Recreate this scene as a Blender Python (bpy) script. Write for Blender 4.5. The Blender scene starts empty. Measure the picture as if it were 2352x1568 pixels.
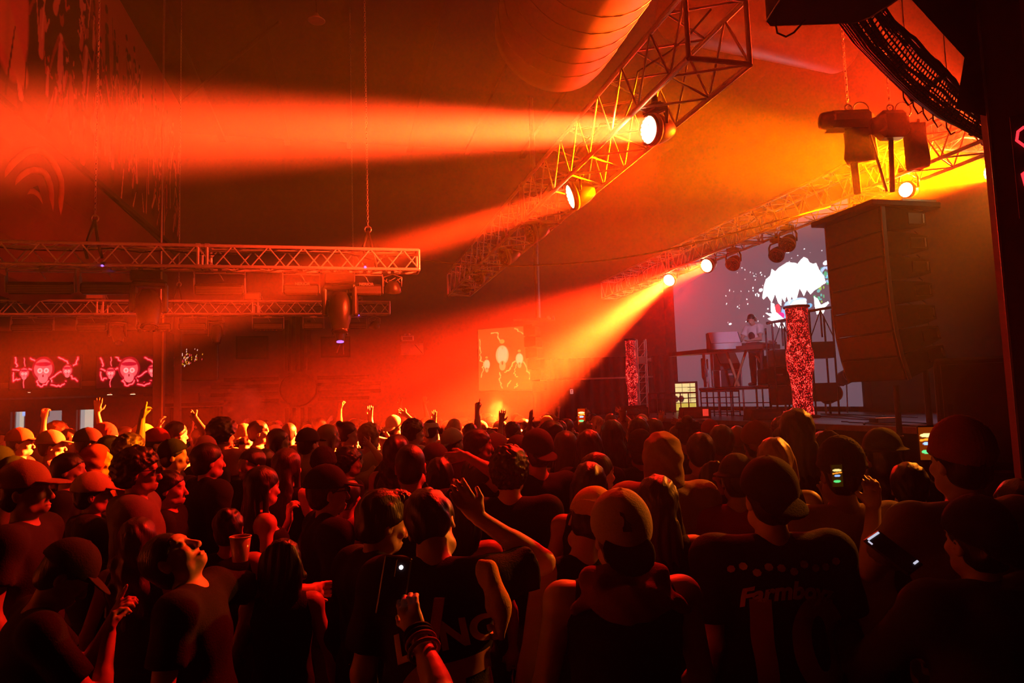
import bpy, math, random
import numpy as np
from mathutils import Vector, Matrix
from mathutils.bvhtree import BVHTree

sc = bpy.context.scene
COL = sc.collection
random.seed(7)
RS = np.random.RandomState(11)
R = math.radians
F_PX = 1568.0                     # focal length in pixels of the 2352-wide frame (24 mm lens)
CAM_Z, PITCH, ROLL = 2.1, R(4.96), -0.033
AX = R(14.0)                      # the hall is turned 14 degrees against the camera

# ---------------------------------------------------------------- camera, world, exposure
cam = bpy.data.cameras.new('camera')
cam.lens = 24.0
cam.sensor_width = 36.0
cam.clip_end = 200
cam_ob = bpy.data.objects.new('camera', cam)
COL.objects.link(cam_ob)
CAM_ROT = (Matrix.Rotation(math.pi / 2 + PITCH, 3, 'X') @ Matrix.Rotation(ROLL, 3, 'Z'))
cam_ob.matrix_world = Matrix.Translation((0, 0, CAM_Z)) @ CAM_ROT.to_4x4()
sc.camera = cam_ob
sc.view_settings.view_transform = 'Standard'
sc.view_settings.look = 'None'
sc.view_settings.gamma = 1.0
sc.view_settings.use_curve_mapping = False
sc.view_settings.exposure = 0.0
world = bpy.data.worlds.new('world')
sc.world = world
world.use_nodes = True
world.node_tree.nodes['Background'].inputs[0].default_value = (0, 0, 0, 1)
world.node_tree.nodes['Background'].inputs[1].default_value = 0.0
sc.cycles.volume_bounces = 0
sc.cycles.max_bounces = 2
sc.cycles.diffuse_bounces = 1
sc.cycles.glossy_bounces = 1
sc.cycles.transmission_bounces = 1
sc.cycles.use_adaptive_sampling = True
sc.cycles.adaptive_threshold = 0.25
sc.cycles.adaptive_min_samples = 20
sc.cycles.use_denoising = True
sc.cycles.sample_clamp_indirect = 4.0


def ray(px, py):
    d = CAM_ROT @ Vector(((px - 1176) / F_PX, -(py - 784) / F_PX, -1.0))
    return d


def P(px, py, Y):
    """The point that the photograph's pixel shows if it lies Y metres in front of the camera."""
    d = ray(px, py)
    return Vector((0, 0, CAM_Z)) + d * (Y / d.y)


def W(a, b, z=0.0):
    """Hall coordinates (across, along, up) to world."""
    return Vector((a * math.cos(AX) - b * math.sin(AX), a * math.sin(AX) + b * math.cos(AX), z))


def Hc(p):
    return (p.x * math.cos(AX) + p.y * math.sin(AX), -p.x * math.sin(AX) + p.y * math.cos(AX), p.z)


def PB(px, py, b):
    """Pixel on the plane 'along = b' of the hall, in hall coordinates."""
    d = ray(px, py)
    db = -d.x * math.sin(AX) + d.y * math.cos(AX)
    return Hc(Vector((0, 0, CAM_Z)) + d * (b / db))


def PA(px, py, a):
    d = ray(px, py)
    da = d.x * math.cos(AX) + d.y * math.sin(AX)
    return Hc(Vector((0, 0, CAM_Z)) + d * (a / da))


# ---------------------------------------------------------------- light helpers
def aim(o, frm, to):
    o.location = frm
    o.rotation_euler = (Vector(to) - Vector(frm)).to_track_quat('-Z', 'Y').to_euler()


def spot(frm, to, deg, col, power, blend=0.35, size=0.08, parent=None, name='beam_light'):
    l = bpy.data.lights.new(name, 'SPOT')
    l.spot_size = R(deg)
    l.spot_blend = blend
    l.color = col
    l.energy = power
    l.shadow_soft_size = size
    o = bpy.data.objects.new(name, l)
    COL.objects.link(o)
    aim(o, frm, to)
    if parent:
        bpy.context.view_layer.update()
        o.parent = parent
        o.matrix_parent_inverse = parent.matrix_world.inverted()
    return o


def disc(frm, to, dia, spread, col, power, parent=None, name='beam_light'):
    l = bpy.data.lights.new(name, 'AREA')
    l.shape = 'DISK'
    l.size = dia
    l.spread = R(spread)
    l.color = col
    l.energy = power
    o = bpy.data.objects.new(name, l)
    COL.objects.link(o)
    aim(o, frm, to)
    if parent:
        bpy.context.view_layer.update()
        o.parent = parent
        o.matrix_parent_inverse = parent.matrix_world.inverted()
    return o


RED = (1.0, 0.035, 0.003)
DEEP = (1.0, 0.006, 0.002)
ORANGE = (1.0, 0.036, 0.003)
YELLOW = (1.0, 0.15, 0.0)


# ---------------------------------------------------------------- materials
def mat(name, col, rough=0.6, metal=0.0, noise=0.0, scale=20.0, bump=0.0, emit=None, strength=0.0, spec=0.5, stretch=None):
    m = bpy.data.materials.new(name)
    m.use_nodes = True
    nt = m.node_tree
    b = nt.nodes['Principled BSDF']
    b.inputs['Base Color'].default_value = (*col, 1)
    b.inputs['Roughness'].default_value = rough
    b.inputs['Metallic'].default_value = metal
    b.inputs['Specular IOR Level'].default_value = spec
    if emit:
        b.inputs['Emission Color'].default_value = (*emit, 1)
        b.inputs['Emission Strength'].default_value = strength
    if noise or bump:
        tc = nt.nodes.new('ShaderNodeTexCoord')
        n = nt.nodes.new('ShaderNodeTexNoise')
        n.inputs['Scale'].default_value = scale
        n.inputs['Detail'].default_value = 4
        src = tc.outputs['Object']
        if stretch:
            mp = nt.nodes.new('ShaderNodeMapping')
            mp.inputs['Scale'].default_value = stretch
            nt.links.new(src, mp.inputs['Vector'])
            src = mp.outputs['Vector']
        nt.links.new(src, n.inputs['Vector'])
        if noise:
            mx = nt.nodes.new('ShaderNodeMix')
            mx.data_type = 'RGBA'
            mx.inputs[6].default_value = (*[c * (1 - noise) for c in col], 1)
            mx.inputs[7].default_value = (*[min(1, c * (1 + noise)) for c in col], 1)
            nt.links.new(n.outputs[0], mx.inputs[0])
            nt.links.new(mx.outputs[2], b.inputs['Base Color'])
        if bump:
            bp = nt.nodes.new('ShaderNodeBump')
            bp.inputs['Strength'].default_value = bump
            bp.inputs['Distance'].default_value = 0.01
            nt.links.new(n.outputs[0], bp.inputs['Height'])
            nt.links.new(bp.outputs[0], b.inputs['Normal'])
    return m


def attr_mat(name, emission=0.0, rough=0.5, base=1.0):
    """Material whose colour is the mesh's own painted colour attribute (a picture, a screen's image)."""
    m = bpy.data.materials.new(name)
    m.use_nodes = True
    nt = m.node_tree
    b = nt.nodes['Principled BSDF']
    a = nt.nodes.new('ShaderNodeAttribute')
    a.attribute_name = 'paint'
    b.inputs['Roughness'].default_value = rough
    if emission:
        b.inputs['Base Color'].default_value = (0.01, 0.01, 0.01, 1)
        nt.links.new(a.outputs['Color'], b.inputs['Emission Color'])
        b.inputs['Emission Strength'].default_value = emission
    else:
        nt.links.new(a.outputs['Color'], b.inputs['Base Color'])
    return m


M = {}
M['black'] = mat('black_paint', (0.012, 0.012, 0.013), 0.45, noise=0.4, scale=8)
M['matt'] = mat('matt_black', (0.008, 0.008, 0.008), 0.8)
M['plastic'] = mat('dark_plastic', (0.03, 0.028, 0.028), 0.35, bump=0.1, scale=60)
M['alu'] = mat('brushed_aluminium', (0.85, 0.82, 0.80), 0.38, 0.45, noise=0.15, scale=30)
M['steel'] = mat('galvanised_steel', (0.5, 0.48, 0.46), 0.4, 0.9, noise=0.25, scale=14)
M['grey'] = mat('grey_housing', (0.32, 0.30, 0.29), 0.5, 0.3)
M['concrete'] = mat('dark_concrete', (0.06, 0.055, 0.05), 0.85, noise=0.4, scale=1.5, bump=0.2)
M['wall'] = mat('painted_wall', (0.16, 0.13, 0.12), 0.85, noise=0.25, scale=0.6)
M['ceil'] = mat('dark_ceiling', (0.045, 0.03, 0.028), 0.9, noise=0.3, scale=0.5)
M['duct'] = mat('spiral_duct_metal', (0.26, 0.23, 0.22), 0.42, 0.6, noise=0.2, scale=3)
M['wood'] = mat('stage_plywood', (0.10, 0.085, 0.08), 0.35, noise=0.3, scale=3, stretch=(1, 8, 1))
M['cable'] = mat('rubber_cable', (0.015, 0.015, 0.015), 0.5)


# ---------------------------------------------------------------- mesh builder
def mesh_from(name, V, Q=None, faces=None, smooth=False):
    me = bpy.data.meshes.new(name)
    if faces is not None:
        me.from_pydata([tuple(v) for v in V], [], faces)
    else:
        n, q = len(V), len(Q)
        me.vertices.add(n)
        me.vertices.foreach_set('co', np.asarray(V, dtype=np.float32).ravel())
        me.loops.add(q * 4)
        me.loops.foreach_set('vertex_index', np.asarray(Q, dtype=np.int32).ravel())
        me.polygons.add(q)
        me.polygons.foreach_set('loop_start', np.arange(0, q * 4, 4, dtype=np.int32))
        me.update(calc_edges=True)
    if smooth:
        me.polygons.foreach_set('use_smooth', [True] * len(me.polygons))
    me.update()
    return me


class MB:
    def __init__(s):
        s.V, s.Fc, s.S = [], [], []

    def _add(s, vs, fs, smooth=False):
        o = len(s.V)
        s.V += [tuple(v) for v in vs]
        s.Fc += [tuple(i + o for i in f) for f in fs]
        s.S += [smooth] * len(fs)
        return s

    def box(s, c, size, rot=None, bev=0.0):
        x, y, z = size[0] / 2, size[1] / 2, size[2] / 2
        if bev:
            b = min(bev, x * .9, y * .9, z * .9)
            pts = []
            for sx in (-1, 1):
                for sy in (-1, 1):
                    for sz in (-1, 1):
                        pts += [(sx * (x - b), sy * (y - b), sz * z), (sx * (x - b), sy * y, sz * (z - b)), (sx * x, sy * (y - b), sz * (z - b))]
            import bmesh
            bm = bmesh.new()
            for p_ in pts:
                bm.verts.new(p_)
            bmesh.ops.convex_hull(bm, input=bm.verts)
            bm.verts.index_update()
            vs = [v.co.copy() for v in bm.verts]
            fs = [[v.index for v in f.verts] for f in bm.faces]
            bm.free()
        else:
            vs = [Vector((sx * x, sy * y, sz * z)) for sx in (-1, 1) for sy in (-1, 1) for sz in (-1, 1)]
            fs = [(0, 1, 3, 2), (4, 6, 7, 5), (0, 4, 5, 1), (2, 3, 7, 6), (0, 2, 6, 4), (1, 5, 7, 3)]
        if rot is not None:
            vs = [rot @ v for v in vs]
        c = Vector(c)
        return s._add([v + c for v in vs], fs)

    def tube(s, p0, p1, r, n=8, r1=None, cap=True):
        p0, p1 = Vector(p0), Vector(p1)
        r1 = r if r1 is None else r1
        d = (p1 - p0)
        if d.length < 1e-6:
            return s
        q = d.to_track_quat('Z', 'Y')
        vs = []
        for p, rr in ((p0, r), (p1, r1)):
            for k in range(n):
                a = 2 * math.pi * k / n
                vs.append(p + q @ Vector((rr * math.cos(a), rr * math.sin(a), 0)))
        fs = [(k, (k + 1) % n, n + (k + 1) % n, n + k) for k in range(n)]
        s._add(vs, fs, True)
        if cap:
            s._add(vs, [tuple(range(n))[::-1], tuple(range(n, 2 * n))])
        return s

    def path(s, pts, r, n=6, radii=None):
        pts = [Vector(p) for p in pts]
        vs = []
        up = None
        for i, p in enumerate(pts):
            d = (pts[min(i + 1, len(pts) - 1)] - pts[max(i - 1, 0)]).normalized()
            if up is None:
                up = d.orthogonal().normalized()
            up = (up - d * up.dot(d)).normalized()
            w = d.cross(up)
            rr = radii[i] if radii else r
            for k in range(n):
                a = 2 * math.pi * k / n
                vs.append(p + (up * math.cos(a) + w * math.sin(a)) * rr)
        fs = []
        for i in range(len(pts) - 1):
            for k in range(n):
                fs.append((i * n + k, i * n + (k + 1) % n, (i + 1) * n + (k + 1) % n, (i + 1) * n + k))
        fs += [tuple(range(n))[::-1], tuple(range((len(pts) - 1) * n, len(pts) * n))]
        return s._add(vs, fs, True)

    def lathe(s, prof, n=20, M4=None, closed=True):
        """prof: list of (r, z) about the local Z axis, placed by matrix M4."""
        vs = []
        for r_, z_ in prof:
            for k in range(n):
                a = 2 * math.pi * k / n
                v = Vector((r_ * math.cos(a), r_ * math.sin(a), z_))
                vs.append(M4 @ v if M4 is not None else v)
        fs = []
        for i in range(len(prof) - 1):
            for k in range(n):
                fs.append((i * n + k, i * n + (k + 1) % n, (i + 1) * n + (k + 1) % n, (i + 1) * n + k))
        s._add(vs, fs, True)
        if closed:
            s._add(vs, [tuple(range(n))[::-1], tuple(range((len(prof) - 1) * n, len(prof) * n))])
        return s

    def prism(s, poly, y0, y1, M4=None):
        """poly: (x, z) outline, extruded along y."""
        n = len(poly)
        vs = [Vector((x, y0, z)) for x, z in poly] + [Vector((x, y1, z)) for x, z in poly]
        if M4 is not None:
            vs = [M4 @ v for v in vs]
        fs = [tuple(range(n)), tuple(range(n, 2 * n))[::-1]] + [(k, k + n, (k + 1) % n + n, (k + 1) % n) for k in range(n)]
        return s._add(vs, fs)

    def ring(s, c, R_, r_, M3=None, n=10, m=5, sx=1.0, sy=1.0):
        vs, fs = [], []
        c = Vector(c)
        for i in range(n):
            a = 2 * math.pi * i / n
            for k in range(m):
                b = 2 * math.pi * k / m
                v = Vector(((R_ + r_ * math.cos(b)) * math.cos(a) * sx, (R_ + r_ * math.cos(b)) * math.sin(a) * sy, r_ * math.sin(b)))
                vs.append(c + (M3 @ v if M3 is not None else v))
        for i in range(n):
            for k in range(m):
                fs.append((i * m + k, ((i + 1) % n) * m + k, ((i + 1) % n) * m + (k + 1) % m, i * m + (k + 1) % m))
        return s._add(vs, fs, True)

    def build(s, name, m, parent=None):
        me = bpy.data.meshes.new(name)
        me.from_pydata(s.V, [], s.Fc)
        me.polygons.foreach_set('use_smooth', s.S)
        me.materials.append(m)
        me.update()
        o = bpy.data.objects.new(name, me)
        COL.objects.link(o)
        if parent:
            o.parent = parent
        return o


def tag(o, label, cat, group=None, kind=None):
    o['label'] = label
    o['category'] = cat
    if group:
        o['group'] = group
    if kind:
        o['kind'] = kind
    return o


def struct(o, label=None):
    o['kind'] = 'structure'
    if label:
        o['label'] = label
    return o


def thing(name, label, cat, loc=(0, 0, 0), rotz=0.0, group=None):
    o = bpy.data.objects.new(name, None)
    o.empty_display_size = 0.1
    COL.objects.link(o)
    o.location = loc
    o.rotation_euler = (0, 0, rotz)
    return tag(o, label, cat, group)


def dup(root, loc=None, rotz=None, label=None, group=None, scale=None):
    def rec(o, par):
        c = o.copy()
        COL.objects.link(c)
        c.parent = par
        for ch in o.children:
            rec(ch, c)
        return c
    r = rec(root, None)
    if loc is not None:
        r.location = loc
    if rotz is not None:
        r.rotation_euler = (0, 0, rotz)
    if scale is not None:
        r.scale = scale
    if label:
        r['label'] = label
    if group:
        r['group'] = group
    return r


def painted(name, img, corners, mt, parent=None, thick=0.0):
    """Grid mesh whose vertices carry the colours of img (rows bottom-up, h x w x 3); corners: bl, br, tl."""
    h, w, _ = img.shape
    bl, br, tl = [np.array(c, dtype=float) for c in corners]
    us, vs = np.linspace(0, 1, w), np.linspace(0, 1, h)
    U, Vv = np.meshgrid(us, vs)
    V = bl + U[..., None] * (br - bl) + Vv[..., None] * (tl - bl)
    idx = np.arange(h * w).reshape(h, w)
    Q = np.stack([idx[:-1, :-1], idx[:-1, 1:], idx[1:, 1:], idx[1:, :-1]], -1).reshape(-1, 4)
    me = mesh_from(name, V.reshape(-1, 3), Q)
    at = me.color_attributes.new('paint', 'FLOAT_COLOR', 'POINT')
    c4 = np.ones((h * w, 4), dtype=np.float32)
    c4[:, :3] = img.reshape(-1, 3)
    at.data.foreach_set('color', c4.ravel())
    me.materials.append(mt)
    o = bpy.data.objects.new(name, me)
    COL.objects.link(o)
    if parent:
        o.parent = parent
    return o


class Paint:
    """A small raster with filled shapes; x, y in 0..1 (y up)."""
    def __init__(s, w, h, bg=(0, 0, 0), aspect=None):
        s.w, s.h = w, h
        s.I = np.zeros((h, w, 3)) + np.array(bg)
        s.X, s.Y = np.meshgrid(np.linspace(0, 1, w), np.linspace(0, 1, h))
        s.asp = aspect or w / h

    def mask(s, m, c, soft=None):
        m = np.clip(m, 0, 1)[..., None]
        s.I = s.I * (1 - m) + np.array(c) * m

    def ell(s, x, y, rx, ry, c, rot=0.0, soft=0.1):
        dx, dy = (s.X - x) * s.asp, (s.Y - y)
        ca, sa = math.cos(rot), math.sin(rot)
        u = (dx * ca + dy * sa) / rx
        v = (-dx * sa + dy * ca) / ry
        d = np.sqrt(u * u + v * v)
        s.mask((1 - d) / soft + 0.5, c)

    def seg(s, x0, y0, x1, y1, r, c, r1=None, soft=0.25):
        r1 = r if r1 is None else r1
        ax, ay = x0 * s.asp, y0
        dx, dy = (x1 - x0) * s.asp, y1 - y0
        t = np.clip(((s.X * s.asp - ax) * dx + (s.Y - ay) * dy) / (dx * dx + dy * dy + 1e-9), 0, 1)
        d = np.hypot(s.X * s.asp - ax - t * dx, s.Y - ay - t * dy)
        rr = r + (r1 - r) * t
        s.mask((rr - d) / (soft * max(r, r1)) + 0.5, c)

    def poly(s, pts, c):
        x, y = s.X, s.Y
        ins = np.zeros(x.shape, bool)
        n = len(pts)
        for i in range(n):
            x0, y0 = pts[i]
            x1, y1 = pts[(i + 1) % n]
            cond = ((y0 > y) != (y1 > y)) & (x < (x1 - x0) * (y - y0) / ((y1 - y0) + 1e-12) + x0)
            ins ^= cond
        s.mask(ins.astype(float), c)

# ================================================================ people: smooth distance fields meshed by surface nets
def axis(lo, hi, hc, fines, hf):
    """Grid coordinates from lo to hi: step hc, and step hf inside the intervals of fines."""
    xs = [lo]
    fines = sorted(fines)
    while xs[-1] < hi:
        x = xs[-1]
        step = hc
        for a, b in fines:
            if a - 1e-9 <= x < b:
                step = hf
            elif x < a < x + step:
                step = max(hf, a - x)
        xs.append(x + step)
    return np.array(xs)


class Field:
    def __init__(s, xs, ys, zs):
        s.xs, s.ys, s.zs = xs, ys, zs
        s.F = np.full((len(xs), len(ys), len(zs)), 0.5, dtype=np.float32)

    def sub(s, lo, hi):
        sl = []
        for ax_, l, h in zip((s.xs, s.ys, s.zs), lo, hi):
            i0 = max(0, int(np.searchsorted(ax_, l)) - 1)
            i1 = min(len(ax_), int(np.searchsorted(ax_, h)) + 1)
            sl.append(slice(i0, max(i1, i0)))
        return tuple(sl)

    def grid(s, sl, Rm=None, piv=None):
        X = s.xs[sl[0]][:, None, None]
        Y = s.ys[sl[1]][None, :, None]
        Z = s.zs[sl[2]][None, None, :]
        if Rm is None:
            return X, Y, Z
        x, y, z = X - piv[0], Y - piv[1], Z - piv[2]
        A = Rm.T
        return (A[0, 0] * x + A[0, 1] * y + A[0, 2] * z + piv[0],
                A[1, 0] * x + A[1, 1] * y + A[1, 2] * z + piv[1],
                A[2, 0] * x + A[2, 1] * y + A[2, 2] * z + piv[2])

    def _mix(s, sl, d, k, op):
        f = s.F[sl]
        if op == 'u':
            h = np.clip(0.5 + 0.5 * (f - d) / k, 0, 1)
            s.F[sl] = f * (1 - h) + d * h - k * h * (1 - h)
        else:
            d = -d
            h = np.clip(0.5 - 0.5 * (f - d) / k, 0, 1)
            s.F[sl] = f * (1 - h) + d * h + k * h * (1 - h)

    def ell(s, c, r, k=0.02, op='u', T=None, rot=None, cut=None, disp=None):
        """Ellipsoid; T = (R, pivot) puts it in the turned head's frame; rot tilts it about its own centre."""
        c = np.array(c, float)
        r = np.array(r, float)
        m = k + 0.03 + (0.02 if disp is not None else 0)
        cc = c if T is None else T[0] @ (c - T[1]) + T[1]
        e = max(r) if (T is not None or rot is not None) else r
        sl = s.sub(cc - e - m, cc + e + m)
        if 0 in s.F[sl].shape:
            return
        X, Y, Z = s.grid(sl, *(T if T is not None else (None, None)))
        x, y, z = X - c[0], Y - c[1], Z - c[2]
        if rot is not None:
            A = rot.T
            x, y, z = (A[0, 0] * x + A[0, 1] * y + A[0, 2] * z, A[1, 0] * x + A[1, 1] * y + A[1, 2] * z, A[2, 0] * x + A[2, 1] * y + A[2, 2] * z)
        k0 = np.sqrt((x / r[0]) ** 2 + (y / r[1]) ** 2 + (z / r[2]) ** 2)
        k1 = np.sqrt((x / r[0] ** 2) ** 2 + (y / r[1] ** 2) ** 2 + (z / r[2] ** 2) ** 2) + 1e-6
        d = k0 * (k0 - 1) / k1
        if disp is not None:
            d = d + disp(X, Y, Z)
        if cut is not None:
            d = np.maximum(d, cut(X, Y, Z))
        s._mix(sl, d, k, op)

    def cap(s, a, b, ra, rb=None, k=0.02, op='u', T=None, flat=None, cut=None, disp=None):
        """Tapered capsule; flat = (axis vector, factor) squashes it along that axis."""
        a = np.array(a, float)
        b = np.array(b, float)
        rb = ra if rb is None else rb
        m = max(ra, rb) * (1.5 if flat else 1) + k + 0.02
        if T is not None:
            aa, bb = T[0] @ (a - T[1]) + T[1], T[0] @ (b - T[1]) + T[1]
        else:
            aa, bb = a, b
        sl = s.sub(np.minimum(aa, bb) - m, np.maximum(aa, bb) + m)
        if 0 in s.F[sl].shape:
            return
        X, Y, Z = s.grid(sl, *(T if T is not None else (None, None)))
        ab = b - a
        L = float(ab @ ab) + 1e-9
        t = np.clip(((X - a[0]) * ab[0] + (Y - a[1]) * ab[1] + (Z - a[2]) * ab[2]) / L, 0, 1)
        x, y, z = X - a[0] - t * ab[0], Y - a[1] - t * ab[1], Z - a[2] - t * ab[2]
        if flat:
            n, fz = flat
            q = (x * n[0] + y * n[1] + z * n[2]) * (fz - 1)
            x, y, z = x + q * n[0], y + q * n[1], z + q * n[2]
        d = np.sqrt(x * x + y * y + z * z) - (ra + (rb - ra) * t)
        if disp is not None:
            d = d + disp(X, Y, Z)
        if cut is not None:
            d = np.maximum(d, cut(X, Y, Z))
        s._mix(sl, d, k, op)

    def clip(s, fn):
        s.F = np.maximum(s.F, fn(s.xs[:, None, None], s.ys[None, :, None], s.zs[None, None, :])).astype(np.float32)

    def mesh(s):
        F = s.F
        F[0], F[-1], F[:, 0], F[:, -1], F[:, :, 0], F[:, :, -1] = [np.maximum(q, 1e-3) for q in (F[0], F[-1], F[:, 0], F[:, -1], F[:, :, 0], F[:, :, -1])]
        ins = F < 0
        cnt = np.zeros(tuple(n - 1 for n in F.shape), np.int8)
        offs = [(i, j, k) for i in (0, 1) for j in (0, 1) for k in (0, 1)]
        for i, j, k in offs:
            cnt += ins[i:F.shape[0] - 1 + i, j:F.shape[1] - 1 + j, k:F.shape[2] - 1 + k]
        mix = (cnt > 0) & (cnt < 8)
        I, J, K = np.nonzero(mix)
        ids = np.full(mix.shape, -1, np.int64)
        ids[I, J, K] = np.arange(len(I))
        acc = np.zeros((len(I), 3))
        num = np.zeros(len(I))
        for a in offs:
            for ax_ in range(3):
                if a[ax_]:
                    continue
                b = list(a)
                b[ax_] = 1
                fa = F[I + a[0], J + a[1], K + a[2]]
                fb = F[I + b[0], J + b[1], K + b[2]]
                cr = (fa < 0) != (fb < 0)
                t = np.where(cr, fa / (fa - fb + 1e-12), 0)
                pa = np.stack([s.xs[I + a[0]], s.ys[J + a[1]], s.zs[K + a[2]]], 1)
                pb = np.stack([s.xs[I + b[0]], s.ys[J + b[1]], s.zs[K + b[2]]], 1)
                acc += np.where(cr[:, None], pa + (pb - pa) * t[:, None], 0)
                num += cr
        V = acc / num[:, None]
        Q = []
        n0, n1, n2 = F.shape
        for ax_ in range(3):
            A = [slice(None)] * 3
            B = [slice(None)] * 3
            A[ax_], B[ax_] = slice(0, -1), slice(1, None)
            ia, ib = ins[tuple(A)], ins[tuple(B)]
            ch = ia != ib
            i, j, k = np.nonzero(ch)
            if ax_ == 0:
                ok = (j > 0) & (k > 0) & (j < n1 - 1) & (k < n2 - 1)
                cells = lambda i, j, k: [(i, j - 1, k - 1), (i, j, k - 1), (i, j, k), (i, j - 1, k)]
            elif ax_ == 1:
                ok = (i > 0) & (k > 0) & (i < n0 - 1) & (k < n2 - 1)
                cells = lambda i, j, k: [(i - 1, j, k - 1), (i - 1, j, k), (i, j, k), (i, j, k - 1)]
            else:
                ok = (i > 0) & (j > 0) & (i < n0 - 1) & (j < n1 - 1)
                cells = lambda i, j, k: [(i - 1, j - 1, k), (i, j - 1, k), (i, j, k), (i - 1, j, k)]
            i, j, k = i[ok], j[ok], k[ok]
            q = np.stack([ids[c] for c in cells(i, j, k)], 1)
            flip = ~ia[i, j, k]
            q[flip] = q[flip][:, ::-1]
            Q.append(q)
        Q = np.concatenate(Q)
        Q = Q[(Q >= 0).all(1)]
        # one light relaxing pass takes the grid stepping out of the surface
        nb = np.zeros_like(V)
        nn = np.zeros(len(V))
        for a, b in ((0, 1), (1, 2), (2, 3), (3, 0)):
            np.add.at(nb, Q[:, a], V[Q[:, b]])
            np.add.at(nb, Q[:, b], V[Q[:, a]])
            np.add.at(nn, Q[:, a], 1)
            np.add.at(nn, Q[:, b], 1)
        V = V * 0.6 + 0.4 * nb / np.maximum(nn, 1)[:, None]
        return V, Q


def npv(*a):
    return np.array(a, float)


def unit(v):
    v = np.array(v, float)
    return v / (np.linalg.norm(v) + 1e-9)


def rotm(yaw=0, pitch=0, roll=0):
    """Head turn: yaw left positive, pitch up positive, roll to the right shoulder positive."""
    m = Matrix.Rotation(R(yaw), 3, 'Z') @ Matrix.Rotation(R(pitch), 3, 'X') @ Matrix.Rotation(R(roll), 3, 'Y')
    return np.array(m)


ARM = {  # elbow, wrist, hand direction, kind of hand (right side; x mirrored for the left)
    'down': ((.255, -.03, 1.13), (.27, .08, .90), (0, .25, -1), 'relax'),
    'front': ((.25, .02, 1.14), (.12, .24, 1.10), (-.8, .5, .1), 'relax'),
    'phone': ((.24, .20, 1.22), (.10, .36, 1.42), (-.1, .1, 1), 'grip'),
    'phone_high': ((.26, .26, 1.50), (.16, .32, 1.74), (0, .1, 1), 'grip'),
    'up': ((.30, .06, 1.66), (.24, .06, 1.92), (0, .1, 1), 'open'),
    'up_fist': ((.30, .10, 1.62), (.30, .12, 1.88), (0, .1, 1), 'fist'),
    'point': ((.29, .10, 1.64), (.26, .14, 1.90), (0, .15, 1), 'point'),
    'bent': ((.33, .12, 1.58), (.10, .14, 1.78), (-.8, .2, .3), 'open'),
    'wave': ((.34, .04, 1.50), (.38, .06, 1.76), (.1, .1, 1), 'open'),
    'on_head': ((.40, .06, 1.62), (.16, .10, 1.76), (-1, -.1, -.1), 'relax'),
    'chin': ((.24, .14, 1.16), (.10, .20, 1.40), (-.3, -.1, 1), 'fist'),
    'peace': ((.25, .20, 1.20), (.22, .28, 1.44), (0, .1, 1), 'peace'),
    'cup': ((.25, .06, 1.14), (.16, .27, 1.20), (-.2, .9, .3), 'grip'),
    'deck': ((.26, .14, 1.13), (.16, .38, 1.12), (-.1, 1, -.1), 'relax'),
    'around': ((.46, .02, 1.34), (.70, .06, 1.30), (1, .1, -.2), 'relax'),
}


def add_hand(f, w, d, side, kind, sc_=1.0, k=0.007):
    """Palm, four fingers of unequal length and a thumb, from the wrist along d."""
    d = unit(d)
    ref = npv(0, 1, 0) if abs(d[1]) < 0.8 else npv(0, 0, 1)
    n = unit(ref - d * (ref @ d))            # the way the palm faces
    s_ = unit(np.cross(d, n)) * (-side)      # towards the thumb
    g = sc_
    f.cap(w, w + d * .045 * g, .026 * g, .030 * g, k=.012, flat=(n, 1.35))
    f.cap(w + d * .03 * g + s_ * .018 * g, w + d * .082 * g + s_ * .022 * g, .020 * g, .016 * g, k=.01, flat=(n, 1.3))
    f.cap(w + d * .03 * g - s_ * .016 * g, w + d * .076 * g - s_ * .022 * g, .020 * g, .015 * g, k=.01, flat=(n, 1.3))
    curl = {'relax': .55, 'open': .08, 'fist': 1.55, 'grip': .95, 'point': 1.5, 'peace': 1.5}[kind]
    for i, (o, L) in enumerate(((.030, .074), (.010, .082), (-.011, .076), (-.030, .060))):
        c = curl
        if kind == 'point' and i == 0:
            c = .02
        if kind == 'peace' and i < 2:
            c = .02
        spread = (1.5 - i) * (.10 if kind in ('open', 'peace') else .03)
        base = w + d * (.085 - abs(o) * .15) * g + s_ * o * g
        dd = unit(d + s_ * spread)
        p = base
        for seg, (fr, rr) in enumerate(((.42, .0098), (.32, .0090), (.26, .0082))):
            ang = c * (.55 + .45 * seg)
            v = unit(dd * math.cos(ang) + n * math.sin(ang))
            q = p + v * L * fr * g
            f.cap(p, q, rr * g, rr * .93 * g, k=k)
            p = q
    tb = w + d * .028 * g + s_ * .026 * g
    open_t = {'open': .9, 'relax': .55, 'fist': .1, 'grip': .6, 'point': .15, 'peace': .1}[kind]
    t1 = tb + unit(d * .7 + s_ * open_t + n * .45) * .038 * g
    t2 = t1 + unit(d * .9 + s_ * open_t * .4 + n * (.8 if kind in ('fist', 'grip', 'point', 'peace') else .3)) * .034 * g
    f.cap(tb, t1, .014 * g, .0115 * g, k=.01)
    f.cap(t1, t2, .011 * g, .0092 * g, k=k)


def wrinkle(a, s1, s2):
    return lambda X, Y, Z: a * (np.sin(X * s1 + Z * 17 + 1.3 * np.sin(Y * 31)) * np.sin(Z * s2 + Y * 23 + 2 * np.sin(X * 19)))


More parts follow.
